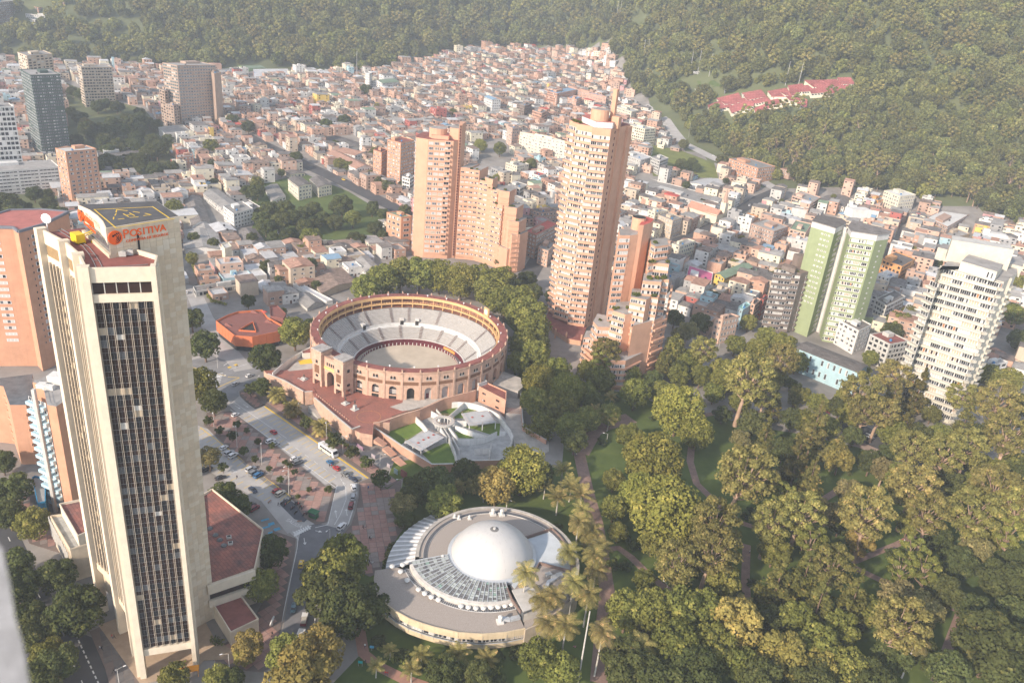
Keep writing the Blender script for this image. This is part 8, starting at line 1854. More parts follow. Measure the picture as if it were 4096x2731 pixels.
for (kd,sd,nm),v in pg.items():
 v.sort(key=lambda t:t[0])
 for j,(_,i,p) in enumerate(v):
  cm,tm = rt_.choice(KIND[kd][0]);s_ = PLM[i][4];o = root('palm_tree',(p.x,p.y,0),(f"{PLB[kd]} {sd} {nm}" if len(v) == 1 else f"{ORD[j]} {PLB[kd]} {sd} {nm}"),'palm tree','palms by the planetarium and pavements',rz=rt_.uniform(0,6));o.scale = (1,1,s_) if kd == 'waxpalm' else (s_,)*3
  c_ = obj('crown',cm,o);obj('trunk',tm,o)
  if kd == 'waxpalm':c_.scale = (1,1,1/s_);c_.location = (0,0,15-15/s_)
# bare poles among the palms
for (x0,y0,x1,y1) in ((2035,1564,2100,1080),(1400,350,1402,200),(1434,335,1438,170)):
 p = at('P',x0,y0);lo,hi = 1,40
 for _ in range(30):
  m_ = (lo+hi)/2
  if proj((p.x,p.y,m_))[1] > 1800+y1*.5952:lo = m_
  else:hi = m_
 b = MB();b.tube([(0,0,0),(0,0,lo)],[.28,.18],8);o = b.build('dead_palm_trunk',barkg,None,True);o.location = p;tag(o,{2035:'bare leafless palm trunk at the bottom right of the planetarium',1400:'left pale pole behind the planetarium among the palms',1434:'right pale pole behind the planetarium among the palms'}[x0],'pole')
# ---------------- wooded hillside: nearest trees singly, the rest as one mass
pts = []
sx = 10.0;y = 480.0;
while y < 3400:
 st_ = sx*(1+max(0,y-900)/1400);x = -1900.0
 half = y*.78+200
 x = -half
 while x < half:
  px_,py_ = x+rt_.uniform(-.45,.45)*st_,y+rt_.uniform(-.45,.45)*st_
  f_ = py_-forest_y(px_)
  if f_ > -6:
   z = ground_z(px_,py_);X,Y = proj((px_,py_,z+10));V_,U_ = X/1.7415,Y/1.7415
   if -120 < V_ < 2480 and -90 < U_ < 800:
    clear = inside((V_,U_+4),[(1610,235),(1700,218),(1965,182),(1970,205),(1850,250),(1700,274),(1612,262)]) or (V_ < 340 and 30 < U_ < 125 and rt_.random() < .6) or (1540 < V_ < 1660 and 168 < U_ < 205) or (740 < V_ < 900 and 150 < U_ < 172) or on_street(Vector((px_,py_)),9)
    pp = Vector((px_,py_))
    if not clear and noise.noise(Vector((px_/60,py_/60,9.0))) < .66 and not blocked(pp,2.5):pts.append((px_,py_,z,st_/sx))
  x += st_
 y += st_
print('hill trees',len(pts))
pts.sort(key=lambda q:(q[0]**2+q[1]**2))
# the wood's nearest three hundred
LMH = [('the stepped red-roofed campus',tuple(on_ground('N',720,700).to_2d())),('the orange brick slab by the wood',tuple(on_ground('N',672,1165).to_2d())),('the white faceted block',tuple(on_ground('E',1690,385).to_2d())),('the brick and blue workshop',tuple(on_ground('N',960,1112).to_2d())),('the white and beige stepped block',tuple(on_ground('E',1470,245).to_2d())),('the right edge of the wood',tuple(on_ground('V',2330,480).to_2d())),('the cream tower',(229,367)),('the hill road bend',tuple(on_ground('V',1530,280).to_2d())),('the open brick-framed row',tuple(on_ground('E',945,235).to_2d())),('the brown brick church',tuple(on_ground('E',420,275).to_2d())),('the beige blank-walled block',tuple(on_ground('E',1700,420).to_2d())),('the small brick gatehouse',tuple(on_ground('N',335,890).to_2d()))]
hg = {}
NI = 300
kinds_h = []
for i,q in enumerate(pts[:NI]):
 kd = rt_.choices(('hilltree','hillcone','hilleuc','hillyellow'),(5,2,2,1.5))[0];kinds_h.append(kd);nm,l_ = min(LMH,key=lambda l:(Vector(q[:2])-Vector(l[1])).length);hg.setdefault((kd,side(Vector(q[:2]),l_),nm),[]).append(((Vector(q[:2])-Vector(l_)).length,i))
for (kd,sd,nm),v in hg.items():
 v.sort()
 for j,(_,i) in enumerate(v):
  x,y,z,s_ = pts[i];lb = {'hillcone':'cone-shaped','hilltree':'olive round','hilleuc':'tall open','hillyellow':'fresh green'}[kd]+f" woodland tree {sd} {nm}"
  if j < 36 and len(v) > 1:lb = ORD[j]+' '+lb
  tree(kd,(x,y,z-.3),rt_.uniform(.7,1.2),lb,'tree','woodland trees: '+lb)
rest = pts[NI:]
me = bpy.data.meshes.new('hillside_wood');me.from_pydata([(x,y,z-.5) for x,y,z,_ in rest],[],[])
at1 = me.attributes.new('tree_size','FLOAT','POINT');at1.data.foreach_set('value',[q[3]*rt_.uniform(.5,1.3) for q in rest])
wood = obj('hillside_wood',me);tag(wood,'mixed eucalyptus wood covering the hillside above the city','wood',kind='stuff')
ng = bpy.data.node_groups.new('wood_scatter','GeometryNodeTree');ng.interface.new_socket('Geometry',in_out='INPUT',socket_type='NodeSocketGeometry');ng.interface.new_socket('Geometry',in_out='OUTPUT',socket_type='NodeSocketGeometry')
N = ng.nodes;Lk = ng.links;gi = N.new('NodeGroupInput');go = N.new('NodeGroupOutput')
iop = N.new('GeometryNodeInstanceOnPoints');gti = N.new('GeometryNodeGeometryToInstance')
srcs = {}
for o in list(col.objects):
 if o.name.startswith('crown') and o.parent and o.parent.name.startswith('hillside_tree'):srcs.setdefault(o.data.name,o)
for o in list(srcs.values()):
 oi = N.new('GeometryNodeObjectInfo');oi.inputs['Object'].default_value = o;oi.transform_space = 'ORIGINAL';Lk.new(oi.outputs['Geometry'],gti.inputs[0])
Lk.new(gi.outputs[0],iop.inputs['Points']);Lk.new(gti.outputs[0],iop.inputs['Instance']);iop.inputs['Pick Instance'].default_value = True
ri = N.new('FunctionNodeRandomValue');ri.data_type = 'INT';ri.inputs[4].default_value = 0;ri.inputs[5].default_value = len(srcs)-1;Lk.new(ri.outputs[2],iop.inputs['Instance Index'])
rr = N.new('FunctionNodeRandomValue');rr.data_type = 'FLOAT_VECTOR';rr.inputs[0].default_value = (0,0,0);rr.inputs[1].default_value = (0.15,0.15,6.28);Lk.new(rr.outputs[0],iop.inputs['Rotation'])
na = N.new('GeometryNodeInputNamedAttribute');na.data_type = 'FLOAT';na.inputs[0].default_value = 'tree_size';Lk.new(na.outputs[0],iop.inputs['Scale'])
Lk.new(iop.outputs[0],go.inputs[0]);md = wood.modifiers.new('scatter','NODES');md.node_group = ng
# ================================================================ vehicles
def paintm(n,c):return mat('car_paint_'+n,c,.3,.03,1.0,spec=.6)
CP = dict(white=paintm('white',(.68,.68,.68)),silver=paintm('silver',(.42,.43,.44)),grey=paintm('grey',(.17,.18,.19)),black=paintm('black',(.035,.035,.04)),red=paintm('red',(.40,.03,.035)),blue=paintm('blue',(.03,.13,.28)),navy=paintm('navy',(.03,.045,.08)),teal=paintm('teal',(.10,.20,.25)),yellow=paintm('yellow',(.72,.47,.03)),maroon=paintm('maroon',(.18,.025,.035)),beige=paintm('beige',(.45,.42,.36)),green=paintm('green',(.04,.10,.06)))
tyre = mat('tyre_rubber',(.02,.02,.02),.85,.1,1);hubm = mat('wheel_rim',(.35,.35,.36),.4,.1,1,metal=.5);lampm = mat('headlight_lens',(.6,.6,.58),.15,.05,1);tailm = mat('tail_lamp',(.30,.015,.015),.3,.1,1)
def car_body(kind):
 # (x, halfwidth_bottom, halfwidth_top, z_low, z_belt) stations from rear to front
 L_ = {'hatch':3.9,'sedan':4.5,'suv':4.6,'van':4.9}[kind];w_ = .86 if kind != 'suv' else .92;belt = {'hatch':.92,'sedan':.88,'suv':1.08,'van':1.1}[kind];b = MB()
 st = [(-.5,.80,.45,belt-.18),(-.47,.95,.28,belt),(-.30,1,.22,belt+.02),(0,1,.2,belt),(.22,1,.22,belt-.02),(.42,.96,.26,belt-.14),(.495,.80,.36,belt-.30)]
 rg = []
 for x,k,zl,zb in st:
  hw = w_*k;rg.append([(x*L_,-hw*.92,zl),(x*L_,-hw,(zl+zb)/2),(x*L_,-hw*.94,zb),(x*L_,0,zb+.05),(x*L_,hw*.94,zb),(x*L_,hw,(zl+zb)/2),(x*L_,hw*.92,zl)])
 n0 = len(b.v)
 for r_ in rg:b.v += r_
 for i in range(len(rg)-1):
  for k in range(7):
   j = (k+1) % 7;b.f.append((n0+i*7+k,n0+(i+1)*7+k,n0+(i+1)*7+j,n0+i*7+j));b.m.append(0)
 b.f.append(tuple(n0+k for k in range(7)));b.m.append(0);b.f.append(tuple(n0+(len(rg)-1)*7+k for k in range(6,-1,-1)));b.m.append(0)
 me = b.mesh('body',[CP['white']],True)
 # cabin: roof panel + pillars in paint, glass around
 ch = {'hatch':1.48,'sedan':1.43,'suv':1.75,'van':1.95}[kind];xb,xf = {'hatch':(-.46,.24),'sedan':(-.33,.22),'suv':(-.47,.22),'van':(-.48,.34)}[kind];rb_,rf_ = {'hatch':(-.36,.04),'sedan':(-.20,.04),'suv':(-.42,.06),'van':(-.46,.2)}[kind]
 g = MB();hw = w_*.92;tw = w_*.74
 B_ = [(xb*L_,-hw,belt),(xf*L_,-hw,belt),(xf*L_,hw,belt),(xb*L_,hw,belt)];T_ = [(rb_*L_,-tw,ch-.06),(rf_*L_,-tw,ch-.06),(rf_*L_,tw,ch-.06),(rb_*L_,tw,ch-.06)]
 for i in range(4):j = (i+1) % 4;g.quad(B_[i],B_[j],T_[j],T_[i])
 gm = g.mesh('windows',[gl_dark]);r_ = MB();r_.prism([(T_[0][0]-.03,-tw-.02),(T_[1][0]+.03,-tw-.02),(T_[2][0]+.03,tw+.02),(T_[3][0]-.03,tw+.02)],ch-.07,ch)
 for i in range(4):r_.bar(B_[i],(T_[i][0],T_[i][1],ch-.03),.09)
 for s_ in (-1,1):m0 = (B_[0][0]+B_[1][0])/2;r_.bar((m0,s_*hw,belt),(m0*.9,s_*tw,ch-.05),.09)
 return me,gm,r_.mesh('cabin_roof',[CP['white']]),L_,w_,belt
CM = {k:car_body(k) for k in ('hatch','sedan','suv','van')}
def whf(b):
 for (r_,y0,y1,m_) in ((.32,-.11,.11,0),(.19,-.13,.13,1)):
  k = len(b.v)
  for y in (y0,y1):
   for i in range(12):t = math.pi*i/6;b.v.append((r_*math.cos(t),y,r_*math.sin(t)))
  for i in range(12):j = (i+1) % 12;b.f.append((k+i,k+j,k+12+j,k+12+i));b.m.append(m_)
  b.f += [tuple(k+i for i in range(12)),tuple(k+23-i for i in range(12))];b.m += [m_,m_]
wheel_m = shared('wheel',whf,[tyre,hubm]);head_m = shared('headlight',lambda b:b.box((0,0,0),(.12,.34,.16)),[lampm]);tail_m = shared('tail_light',lambda b:b.box((0,0,0),(.1,.28,.2)),[tailm])
def car(kind,colr,label,a,f,z=.04,group=None,sz=1.0,cat='car',name='parked_car',taxi=False):
 a = Vector(a);f = Vector(f);d = f-a;c = (a+f)/2;bm_,gm,rm_,L_,w_,belt = CM[kind]
 o = root(name,(c.x,c.y,z),label,cat,group,rz=math.atan2(d.y,d.x));o.scale = (sz,)*3
 for nm,me in (('body',bm_),('cabin_roof',rm_)):
  q = obj(nm,me,o);q.material_slots[0].link = 'OBJECT';q.material_slots[0].material = CP[colr]
 obj('windows',gm,o)
 for sx_ in (-.31,.31):
  for sy_ in (-1,1):obj('wheel',wheel_m,o,(sx_*L_,sy_*(w_-.08),.32))
 for sy_ in (-1,1):obj('headlight',head_m,o,(.475*L_,sy_*w_*.6,belt-.40));obj('tail_light',tail_m,o,(-.485*L_,sy_*w_*.62,belt-.30))
 if taxi:b = MB();b.box((-.1,0,CM[kind][5]+.55),(.3,.7,.15));b.build('roof_sign',white_m,o)
 return o
def C2(kind,colr,label,k,x0,y0,x1,y1,**kw):
 # two ends of the car's axis on the ground in the photo (rear, front)
 p,q = at(k,x0,y0),at(k,x1,y1);m_ = (p+q)/2;d = (q-p).normalized()*2;return car(kind,colr,label,m_-d,m_+d,**kw)
PK = 'cars parked in the bays round the square';RD = 'cars on the avenue'
for a in (('hatch','red','red hatchback driving alone up the avenue','R',635,1160,600,1135,RD,'moving_car'),
 ('hatch','white','white hatchback parked alone in the upper bays of the avenue','R',355,1050,405,1028,PK,'parked_car'),
 ('suv','white','white off-roader in the avenue bays, left of a pair','R',578,1215,625,1195,PK,'parked_car'),
 ('hatch','silver','silver hatchback in the avenue bays, right of the white off-roader','R',605,1235,655,1212,PK,'parked_car'),
 ('hatch','white','white hatchback in the avenue bays beside the dark four-by-four','R',728,1325,775,1303,PK,'parked_car'),
 ('suv','grey','dark grey four-by-four in the avenue bays','R',745,1348,800,1328,PK,'parked_car'),
 ('hatch','blue','blue hatchback waiting behind the white bus','R',990,1350,955,1325,RD,'moving_car'),
 ('hatch','red','red hatchback standing beside two people behind the bus','R',1035,1390,990,1360,RD,'moving_car'),
 ('sedan','grey','grey saloon in the queue after the red hatchback','R',1090,1425,1045,1395,RD,'moving_car'),
 ('sedan','navy','dark saloon at the bend of the queue','R',1138,1455,1098,1430,RD,'moving_car'),
 ('suv','white','white car in the queue just past the bend','P',535,280,520,235,RD,'moving_car'),
 ('suv','silver','silver car in the queue in front of the red one','P',522,340,528,300,RD,'moving_car'),
 ('suv','maroon','dark red car last in the avenue queue','P',505,405,518,355,RD,'moving_car'),
 ('suv','white','white car with a cyclist behind it turning onto the avenue','P',425,545,475,495,RD,'moving_car'),
 ('hatch','white','white hatchback nearest the tower in the lower lot row','R',285,1258,330,1232,PK,'parked_car'),
 ('suv','silver','silver estate left of a pair in the lower lot','R',318,1292,365,1268,PK,'parked_car'),
 ('suv','white','pale estate right of the pair in the lower lot','R',340,1310,392,1280,PK,'parked_car'),
 ('suv','silver','silver estate, first of three together in the lot','R',452,1392,500,1368,PK,'parked_car'),
 ('suv','grey','dark estate, middle of three together in the lot','R',468,1420,525,1388,PK,'parked_car'),
 ('suv','blue','blue estate, last of three together in the lot','R',498,1435,550,1402,PK,'parked_car'),
 ('hatch','red','red hatchback beside the pale wagon near the motorcycles','R',612,1532,665,1500,PK,'parked_car'),
 ('suv','beige','pale beige wagon near the motorcycles','R',632,1552,690,1515,PK,'parked_car'),
 ('sedan','navy','dark grey saloon driving down the lot aisle','R',470,1495,510,1525,PK,'moving_car'),
 ('suv','black','black off-roader in the shade under the bare tree','R',175,1390,225,1370,PK,'parked_car'),
 ('sedan','black','black saloon half hidden by the lot trees','R',265,1440,310,1428,PK,'parked_car'),
 ('suv','black','black car behind the red pick-up by the annex','B',1505,515,1550,485,PK,'parked_car'),
 ('suv','maroon','maroon pick-up beside the annex roof','B',1520,530,1575,495,PK,'parked_car'),
 ('hatch','silver','silver hatchback leaving the zebra junction','R',365,855,392,835,RD,'moving_car'),
 ('hatch','white','white car half under the tree at the junction','R',450,800,485,787,RD,'moving_car'),
 ('sedan','teal','grey-blue saloon driving up the avenue below the taxi','P',120,1095,132,1035,RD,'moving_car'),
 ('hatch','white','white car in the narrow street left of the workshops','R',72,282,76,260,RD,'moving_car')):
 C2(a[0],a[1],a[2],a[3],*a[4:8],group=a[8],name=a[9],cat='car')
C2('hatch','yellow','yellow taxi farther up the avenue','P',170,800,182,745,name='taxi',cat='taxi',taxi=True);C2('hatch','yellow','yellow taxi nearer the trees on the avenue','P',85,1355,80,1285,name='taxi',cat='taxi',taxi=True)
def van(label,k,x0,y0,x1,y1,L_,H_,W_=2.0,stripe=None,name='van',cat='van'):
 p,q = at(k,x0,y0),at(k,x1,y1);c = (p+q)/2;d = q-p;o = root(name,(c.x,c.y,.04),label,cat,rz=math.atan2(d.y,d.x));b = MB()
 pr = [(-L_/2,.4),(L_/2-.1,.4),(L_/2,.9),(L_/2-.25,H_*.55),(L_/2-.7,H_-.15),(L_/2-1.2,H_),(-L_/2+.15,H_),(-L_/2,H_-.2)];n = len(pr)
 b.v = [(x,-W_/2,z) for x,z in pr]+[(x,W_/2,z) for x,z in pr];b.f = [tuple(range(n)),tuple(range(2*n-1,n-1,-1))]+[(i,n+i,n+(i+1) % n,(i+1) % n) for i in range(n)];b.m = [0]*len(b.f)
 bd_ = b.build('body',CP['white'],o)
 nw = max(2,int((L_-2)/1.5))
 for s_ in (-1,1):
  for i in range(nw):g = MB();g.box((-L_/2+1+(L_-2.4)*(i+.5)/nw,s_*(W_/2+.01),H_*.52),((L_-2.4)/nw-.15,.04,H_*.28));g.build('side_window',gl_dark,o)
  if stripe:g = MB();g.box((-.3,s_*(W_/2+.012),H_*.3),(L_-1.5,.03,.25));g.build('stripe',stripe,o)
 g = MB();g.quad((L_/2-.22,-W_/2+.12,H_*.56),(L_/2-.22,W_/2-.12,H_*.56),(L_/2-.66,W_/2-.15,H_-.22),(L_/2-.66,-W_/2+.15,H_-.22));o_ = g.build('windscreen',gl_dark,o);o_.location = (.04,0,.03)
 g = MB();g.box((-L_/2-.01,0,H_*.52),(.04,W_-.4,H_*.3));g.build('rear_window',gl_dark,o)
 for x in (-L_*.3,0):g = MB();g.box((x,0,H_),(1.5,1.2,.22));g.build('roof_hatch',conc_l,o)
 for sx_ in (-.30,.33):
  for s_ in (-1,1):w_ = obj('wheel',wheel_m,o,(sx_*L_,s_*(W_/2-.1),.45));w_.scale = (1.4,1.4,1.4)
 for s_ in (-1,1):obj('headlight',head_m,o,(L_/2-.02,s_*(W_/2-.35),.75));obj('tail_light',tail_m,o,(-L_/2,s_*(W_/2-.3),.8))
 return o
van('long white bus with dark windows stopped on the avenue','R',915,1240,1010,1305,10.5,3.2,2.5,mat('stripe_green',(.25,.42,.08),.5,.1,1),name='bus',cat='bus')
van('white minibus under the yellow-green tree on the avenue','P',150,1330,190,1225,6.2,2.5,name='minibus',cat='minibus')
def truck():
 p,q = at('P',190,1185),at('P',205,1115);d = q-p;c = (p+q)/2;o = root('pickup_truck',(c.x,c.y,.04),'small red and white pick-up with a load beside the avenue trees','pick-up',rz=math.atan2(d.y,d.x));b = MB();b.box((1.2,0,.4),(1.7,1.8,1.3));b.build('cab',CP['white'],o);b = MB();b.box((-1,0,.4),(2.8,1.8,.9));b.build('bed',CP['maroon'],o);b = MB();b.box((-1,0,1.3),(2.4,1.5,.5));b.build('load',CP['beige'],o);b = MB();b.box((2.02,0,1.05),(.06,1.5,.5));b.build('windscreen',gl_dark,o)
 for x in (-1.2,1.2):
  for s_ in (-1,1):obj('wheel',wheel_m,o,(x,s_*.8,.32))
truck()
# motorcycles
def moto_parts():
 b = MB();b.tube([(-.5,0,.75),(0,0,.85),(.35,0,.75)],[.1,.17,.12],6);b.box((0,0,.35),(.5,.28,.35));bd_ = b
 w_ = MB();w_.ring((0,0,0),[(.32,-.05),(.32,.05),(.2,.05),(.2,-.05),(.32,-.05)],n=12);s_ = MB();s_.box((-.3,0,.85),(.6,.24,.08));h = MB();h.bar((.45,-.33,1.05),(.45,.33,1.05),.05);h.bar((.6,0,.35),(.42,0,1.05),.07)
 return bd_.mesh('body',[CP['black']],True),w_.mesh('wheel',[tyre]),s_.mesh('seat',[black]),h.mesh('handlebar',[grey_m])
MP = moto_parts();mi_ = 0;MC = ['black','navy','red','black','grey','black','maroon']
for i,(x,y) in enumerate(((1718,478),(1728,462),(1735,488),(1745,470),(1762,455),(1775,452),(1772,510),(1785,505),(1800,478),(1815,483),(1828,500),(1840,505),(1800,535),(1850,545),(1870,540))):
 p = at('B',x,y);o = root('motorcycle',(p.x,p.y,.05),f'{ORD[i][:-8] if i else "first"} motorcycle counted from the annex end of the packed bay by the green booth','motorcycle','motorcycles in the bay beside the green booth',rz=AVZ+2.1+rnd.uniform(-.3,.3));q = obj('body',MP[0],o);q.material_slots[0].link = 'OBJECT';q.material_slots[0].material = CP[MC[i % 7]]
 for x_ in (-.6,.62):obj('wheel',MP[1],o,(x_,0,.32),rot=(R(90),0,0))
 obj('seat',MP[2],o);obj('handlebar',MP[3],o)
DW = ['leftmost in the open yard left of the curved-wing tower','in the back row of the open yard left of the curved-wing tower','in the back row of the open yard left of the curved-wing tower','right of the grey one in the open yard','in the middle of the open yard left of the curved-wing tower','beside the red one in the middle of the open yard','at the right end of the open yard','in the front row of the open yard, by itself','farther back on the street behind the curved-wing tower','nearer on the street behind the curved-wing tower','on the street behind the curved-wing tower','on the city avenue by the terracotta roofs','on the city avenue by the terracotta roofs','going up the sloping street','parked low on the sloping street','near the lower bend of the hill road','in the upper car park of the hill road','first in the yard with the light blue wall','in the yard with the light blue wall','in the middle of the yard with the light blue wall','in the yard with the light blue wall','last in the yard with the light blue wall']
# distant parked cars in city yards
for i,(k,x,y,cl,dx) in enumerate((('R',880,40,'red',14),('R',905,25,'white',14),('R',925,15,'grey',14),('R',955,28,'silver',14),('R',1050,30,'red',14),('R',1080,25,'maroon',14),('R',1150,20,'grey',14),('R',920,75,'red',12),('M',1335,1360,'black',16),('M',1325,1375,'black',16),('M',1355,1350,'maroon',16),('M',125,1215,'yellow',8),('M',262,1245,'white',8),('E',588,185,'white',-4),('E',480,275,'maroon',-6),('N',398,985,'white',10),('N',345,885,'white',8),('t3',40,1150,'black',14),('t3',62,1140,'maroon',14),('t3',80,1160,'grey',14),('t3',110,1178,'navy',14),('t3',130,1183,'grey',14))):
 g = on_ground(k,x,y);a = on_ground(k,x+dx,y+4);d = (a-g).normalized()*2;cat_ = 'taxi' if cl == 'yellow' else 'car'
 where = DW[i]
 car(('hatch','sedan','suv')[i % 3],cl,f'distant {cl} car {where}',g-d,g+d,z=g.z+.4 if k in ('M','E','N') else g.z+.05,name='distant_car',cat=cat_)
for i,(x0,y0,x1,y1,cl,kd) in enumerate(((1600,795,1612,801,'white','hatch'),(1650,832,1662,838,'grey','sedan'),(1768,886,1756,880,'silver','suv'),(1905,950,1893,944,'red','hatch'),(1990,1003,2002,1008,'white','suv'),(2060,1035,2048,1029,'black','sedan'),(2180,1080,2192,1084,'yellow','hatch'),(2280,1112,2268,1108,'silver','sedan'))):
 C2(kd,cl,('white hatchback highest on the boulevard behind the park','dark grey saloon on the boulevard near the side street','silver car on the boulevard before the light blue school','red hatchback on the boulevard below the light blue school','white car on the boulevard behind the tall trees','black saloon on the boulevard below the cream tower','yellow taxi on the boulevard right of the cream tower','silver saloon lowest on the boulevard near the right edge')[i],'V',x0,y0,x1,y1,z=.1,name='taxi' if cl == 'yellow' else 'moving_car',cat='taxi' if cl == 'yellow' else 'car',group='traffic on the boulevard behind the park')
# ================================================================ people
skin = mat('skin',(.34,.19,.13),.7,.1,3);hairm = mat('hair',(.02,.014,.012),.8,.2,4)
def person_mesh(nm,pts,top,leg):
 me = skinmesh(nm,pts,PE,PR,[skin,top,leg,hairm],1)
 hz = pts[5][2]
 for p in me.polygons:
  c = p.center;zn = c.z
  if zn > hz-.10+.0 or (zn > hz-.22 and c.x < -.0 and False):p.material_index = 3
  elif zn > pts[3][2]-.02:p.material_index = 0
  elif zn > pts[0][2]-.02:p.material_index = 0 if abs(c.x) > .235 and c.z < pts[0][2]+.05 else 1
  else:p.material_index = 2 if not (abs(c.x) > .2 and nm != 'sitting_body') else 0
 return me
P_stand = PB;P_walk = [tuple(p) for p in PB];P_walk = [(x,y+(.22 if i in (13,) else .38 if i in (14,) else .48 if i == 15 else -.18 if i == 17 else -.42 if i == 18 else -.32 if i == 19 else 0),z) for i,(x,y,z) in enumerate(PB)]
P_sit = [(0,0,.14),(0,-.06,.40),(0,-.06,.62),(0,-.03,.73),(0,0,.86),(0,0,.94),(.18,-.05,.62),(.25,.05,.36),(.2,.3,.25),(-.18,-.05,.62),(-.25,.05,.36),(-.2,.3,.25),(.1,0,.12),(.16,.45,.33),(.14,.8,.06),(.14,.92,.05),(-.1,0,.12),(-.16,.45,.33),(-.14,.8,.06),(-.14,.92,.05)]
tops = dict(dark=mat('cloth_black',(.02,.02,.025),.9,.1,3),white=mat('cloth_white',(.6,.6,.6),.9,.1,3),blue=mat('cloth_blue',(.04,.16,.38),.9,.1,3),red=mat('cloth_red',(.42,.04,.04),.9,.1,3),pink=mat('cloth_pink',(.5,.2,.25),.9,.1,3));jeans = mat('cloth_denim',(.05,.07,.13),.9,.1,3)
PMC = {}
def person(label,k,x,y,top='dark',pose='walk',rz=0.0,z=.18,group=None):
 key = (pose,top)
 if key not in PMC:PMC[key] = person_mesh({'walk':'walking_body','stand':'standing_body','sit':'sitting_body'}[pose],{'walk':P_walk,'stand':P_stand,'sit':P_sit}[pose],tops[top],jeans if top != 'dark' else tops['dark'])
 p = at(k,x,y,z);o = obj('person',PMC[key],None,(p.x,p.y,z),rz);return tag(o,label,'person',group)
for a in (('person in a blue coat walking alone across the round square','P',627,262,'blue','stand'),('person in dark clothes, left of the walking pair on the round square','P',592,525,'dark','walk'),('person in white, right of the walking pair on the round square','P',602,523,'white','walk'),('person in black on the round square below the pair','P',637,600,'dark','walk'),('person with a pale top beside the person in black','P',645,598,'white','walk'),
 ('person in pink at the left of the group by the planetarium steps','P',575,765,'pink','stand'),('person in red in the group by the planetarium steps','P',588,772,'red','stand'),('person in white seated by the planetarium steps','P',658,755,'white','sit'),('person in black standing by the planetarium steps','P',634,760,'dark','stand'),('person in white beside the person in black at the steps','P',645,765,'white','stand'),
 ('person in red beside the red hatchback','R',982,1362,'red','stand'),('person in dark clothes beside the red hatchback','R',970,1360,'dark','stand'),('person crossing the road in front of the queue','P',453,185,'dark','walk'),
 ('left of two people walking by the annex lot','B',1693,490,'dark','walk'),('right of two people walking by the annex lot','B',1710,488,'dark','walk'),('lone person in the lower lot aisle','B',1442,325,'dark','walk'),('person on the square beside the planter trees','B',1570,152,'dark','stand'),('person in red riding among the motorcycles','B',1838,498,'red','sit'),
 ('person in white shirt on the shaded shop pavement','B',610,1365,'white','walk'),('person in dark clothes with the white-shirted one','B',622,1365,'dark','walk'),('person with a red bag on the shaded pavement','B',683,1295,'red','walk'),('person in black beside the one with the red bag','B',696,1296,'dark','walk'),('left person at the bottom of the shaded pavement','B',693,1505,'dark','walk'),('right person at the bottom of the shaded pavement','B',707,1505,'white','walk'),
 ('person in black on the brick roadside pavement','B',1657,1280,'dark','walk'),('person under the roadside tree near the kerb','B',1646,1420,'dark','stand'),
 ('person in black, left on the plaza by the benches','B',1893,395,'dark','walk'),('person in grey by the benches','B',1918,392,'white','stand'),('person crouching by the green booth','B',1917,568,'red','sit'),
 ('person at the wall foot beside the pen steps','R',1150,1280,'dark','stand'),('second person at the wall foot beside the pen steps','R',1160,1277,'dark','stand'),('cyclist-like person on the yellow squares','R',390,735,'dark','walk')):
 person(a[0],a[1],a[2],a[3],a[4],a[5],rz=rnd.uniform(0,6.28))
for i,(x,y,tp) in enumerate(((1057,1200,'red'),(1045,1198,'white'),(1005,1295,'red'),(1012,1298,'white'),(1113,1305,'dark'),(1122,1310,'pink'),(885,1400,'dark'),(878,1408,'white'))):
 person(('right','left','left','right','left','right','right','left')[i]+' one of two people sitting on the grass '+('by the big pale trunk','by the big pale trunk','near the middle of the glade','near the middle of the glade','at the right of the glade','at the right of the glade','beside the path under the pale trunk','beside the path under the pale trunk')[i],'Z',x,y,tp,'sit',rnd.uniform(0,6),.04)
for i,(x,y,tp,ps) in enumerate(((590,612,'dark','sit'),(602,630,'white','sit'),(283,530,'dark','sit'),(178,212,'white','sit'),(300,350,'dark','sit'),(1080,565,'white','stand'),(1178,745,'dark','sit'),(1222,748,'white','sit'),(215,1265,'dark','sit'))):
 person(('person sitting in the group by the pale pole','second person sitting in the group by the pale pole','person alone on the lawn right of the stepped path','person in white under the bright green trees','person in black under the bright green trees','person in white at the top of the stair path','person in dark clothes on the lawn right of the stair path','person in white on the lawn right of the stair path','person resting on the lawn near the lower palms')[i],'Q',x,y,tp,ps,rnd.uniform(0,6),.05)
for x,y,tp,lb in ((1230,0,'x',''),):pass
person('left person on the wide park stairs','P',2015,40,'dark','walk',1,.1);person('right person on the wide park stairs','P',2024,38,'white','walk',2,.1);person('person sitting on the lawn between the tall palms','P',2018,1325,'pink','sit',1,.05)
person('worker in white on the white roof deck of the planetarium','p',1588,625,'white','stand',1,9.15)
for i,(x,y) in enumerate(((605,1325),(607,1435),(625,1455),(742,1510),(755,1512))):person(('person by the blue sign on the brick path','person at the bend of the brick path','person just below the bend of the brick path','left person in red on the brick path','right person in red on the brick path')[i],'P',x,y,('white','dark','dark','red','red')[i],'walk',i,.1)
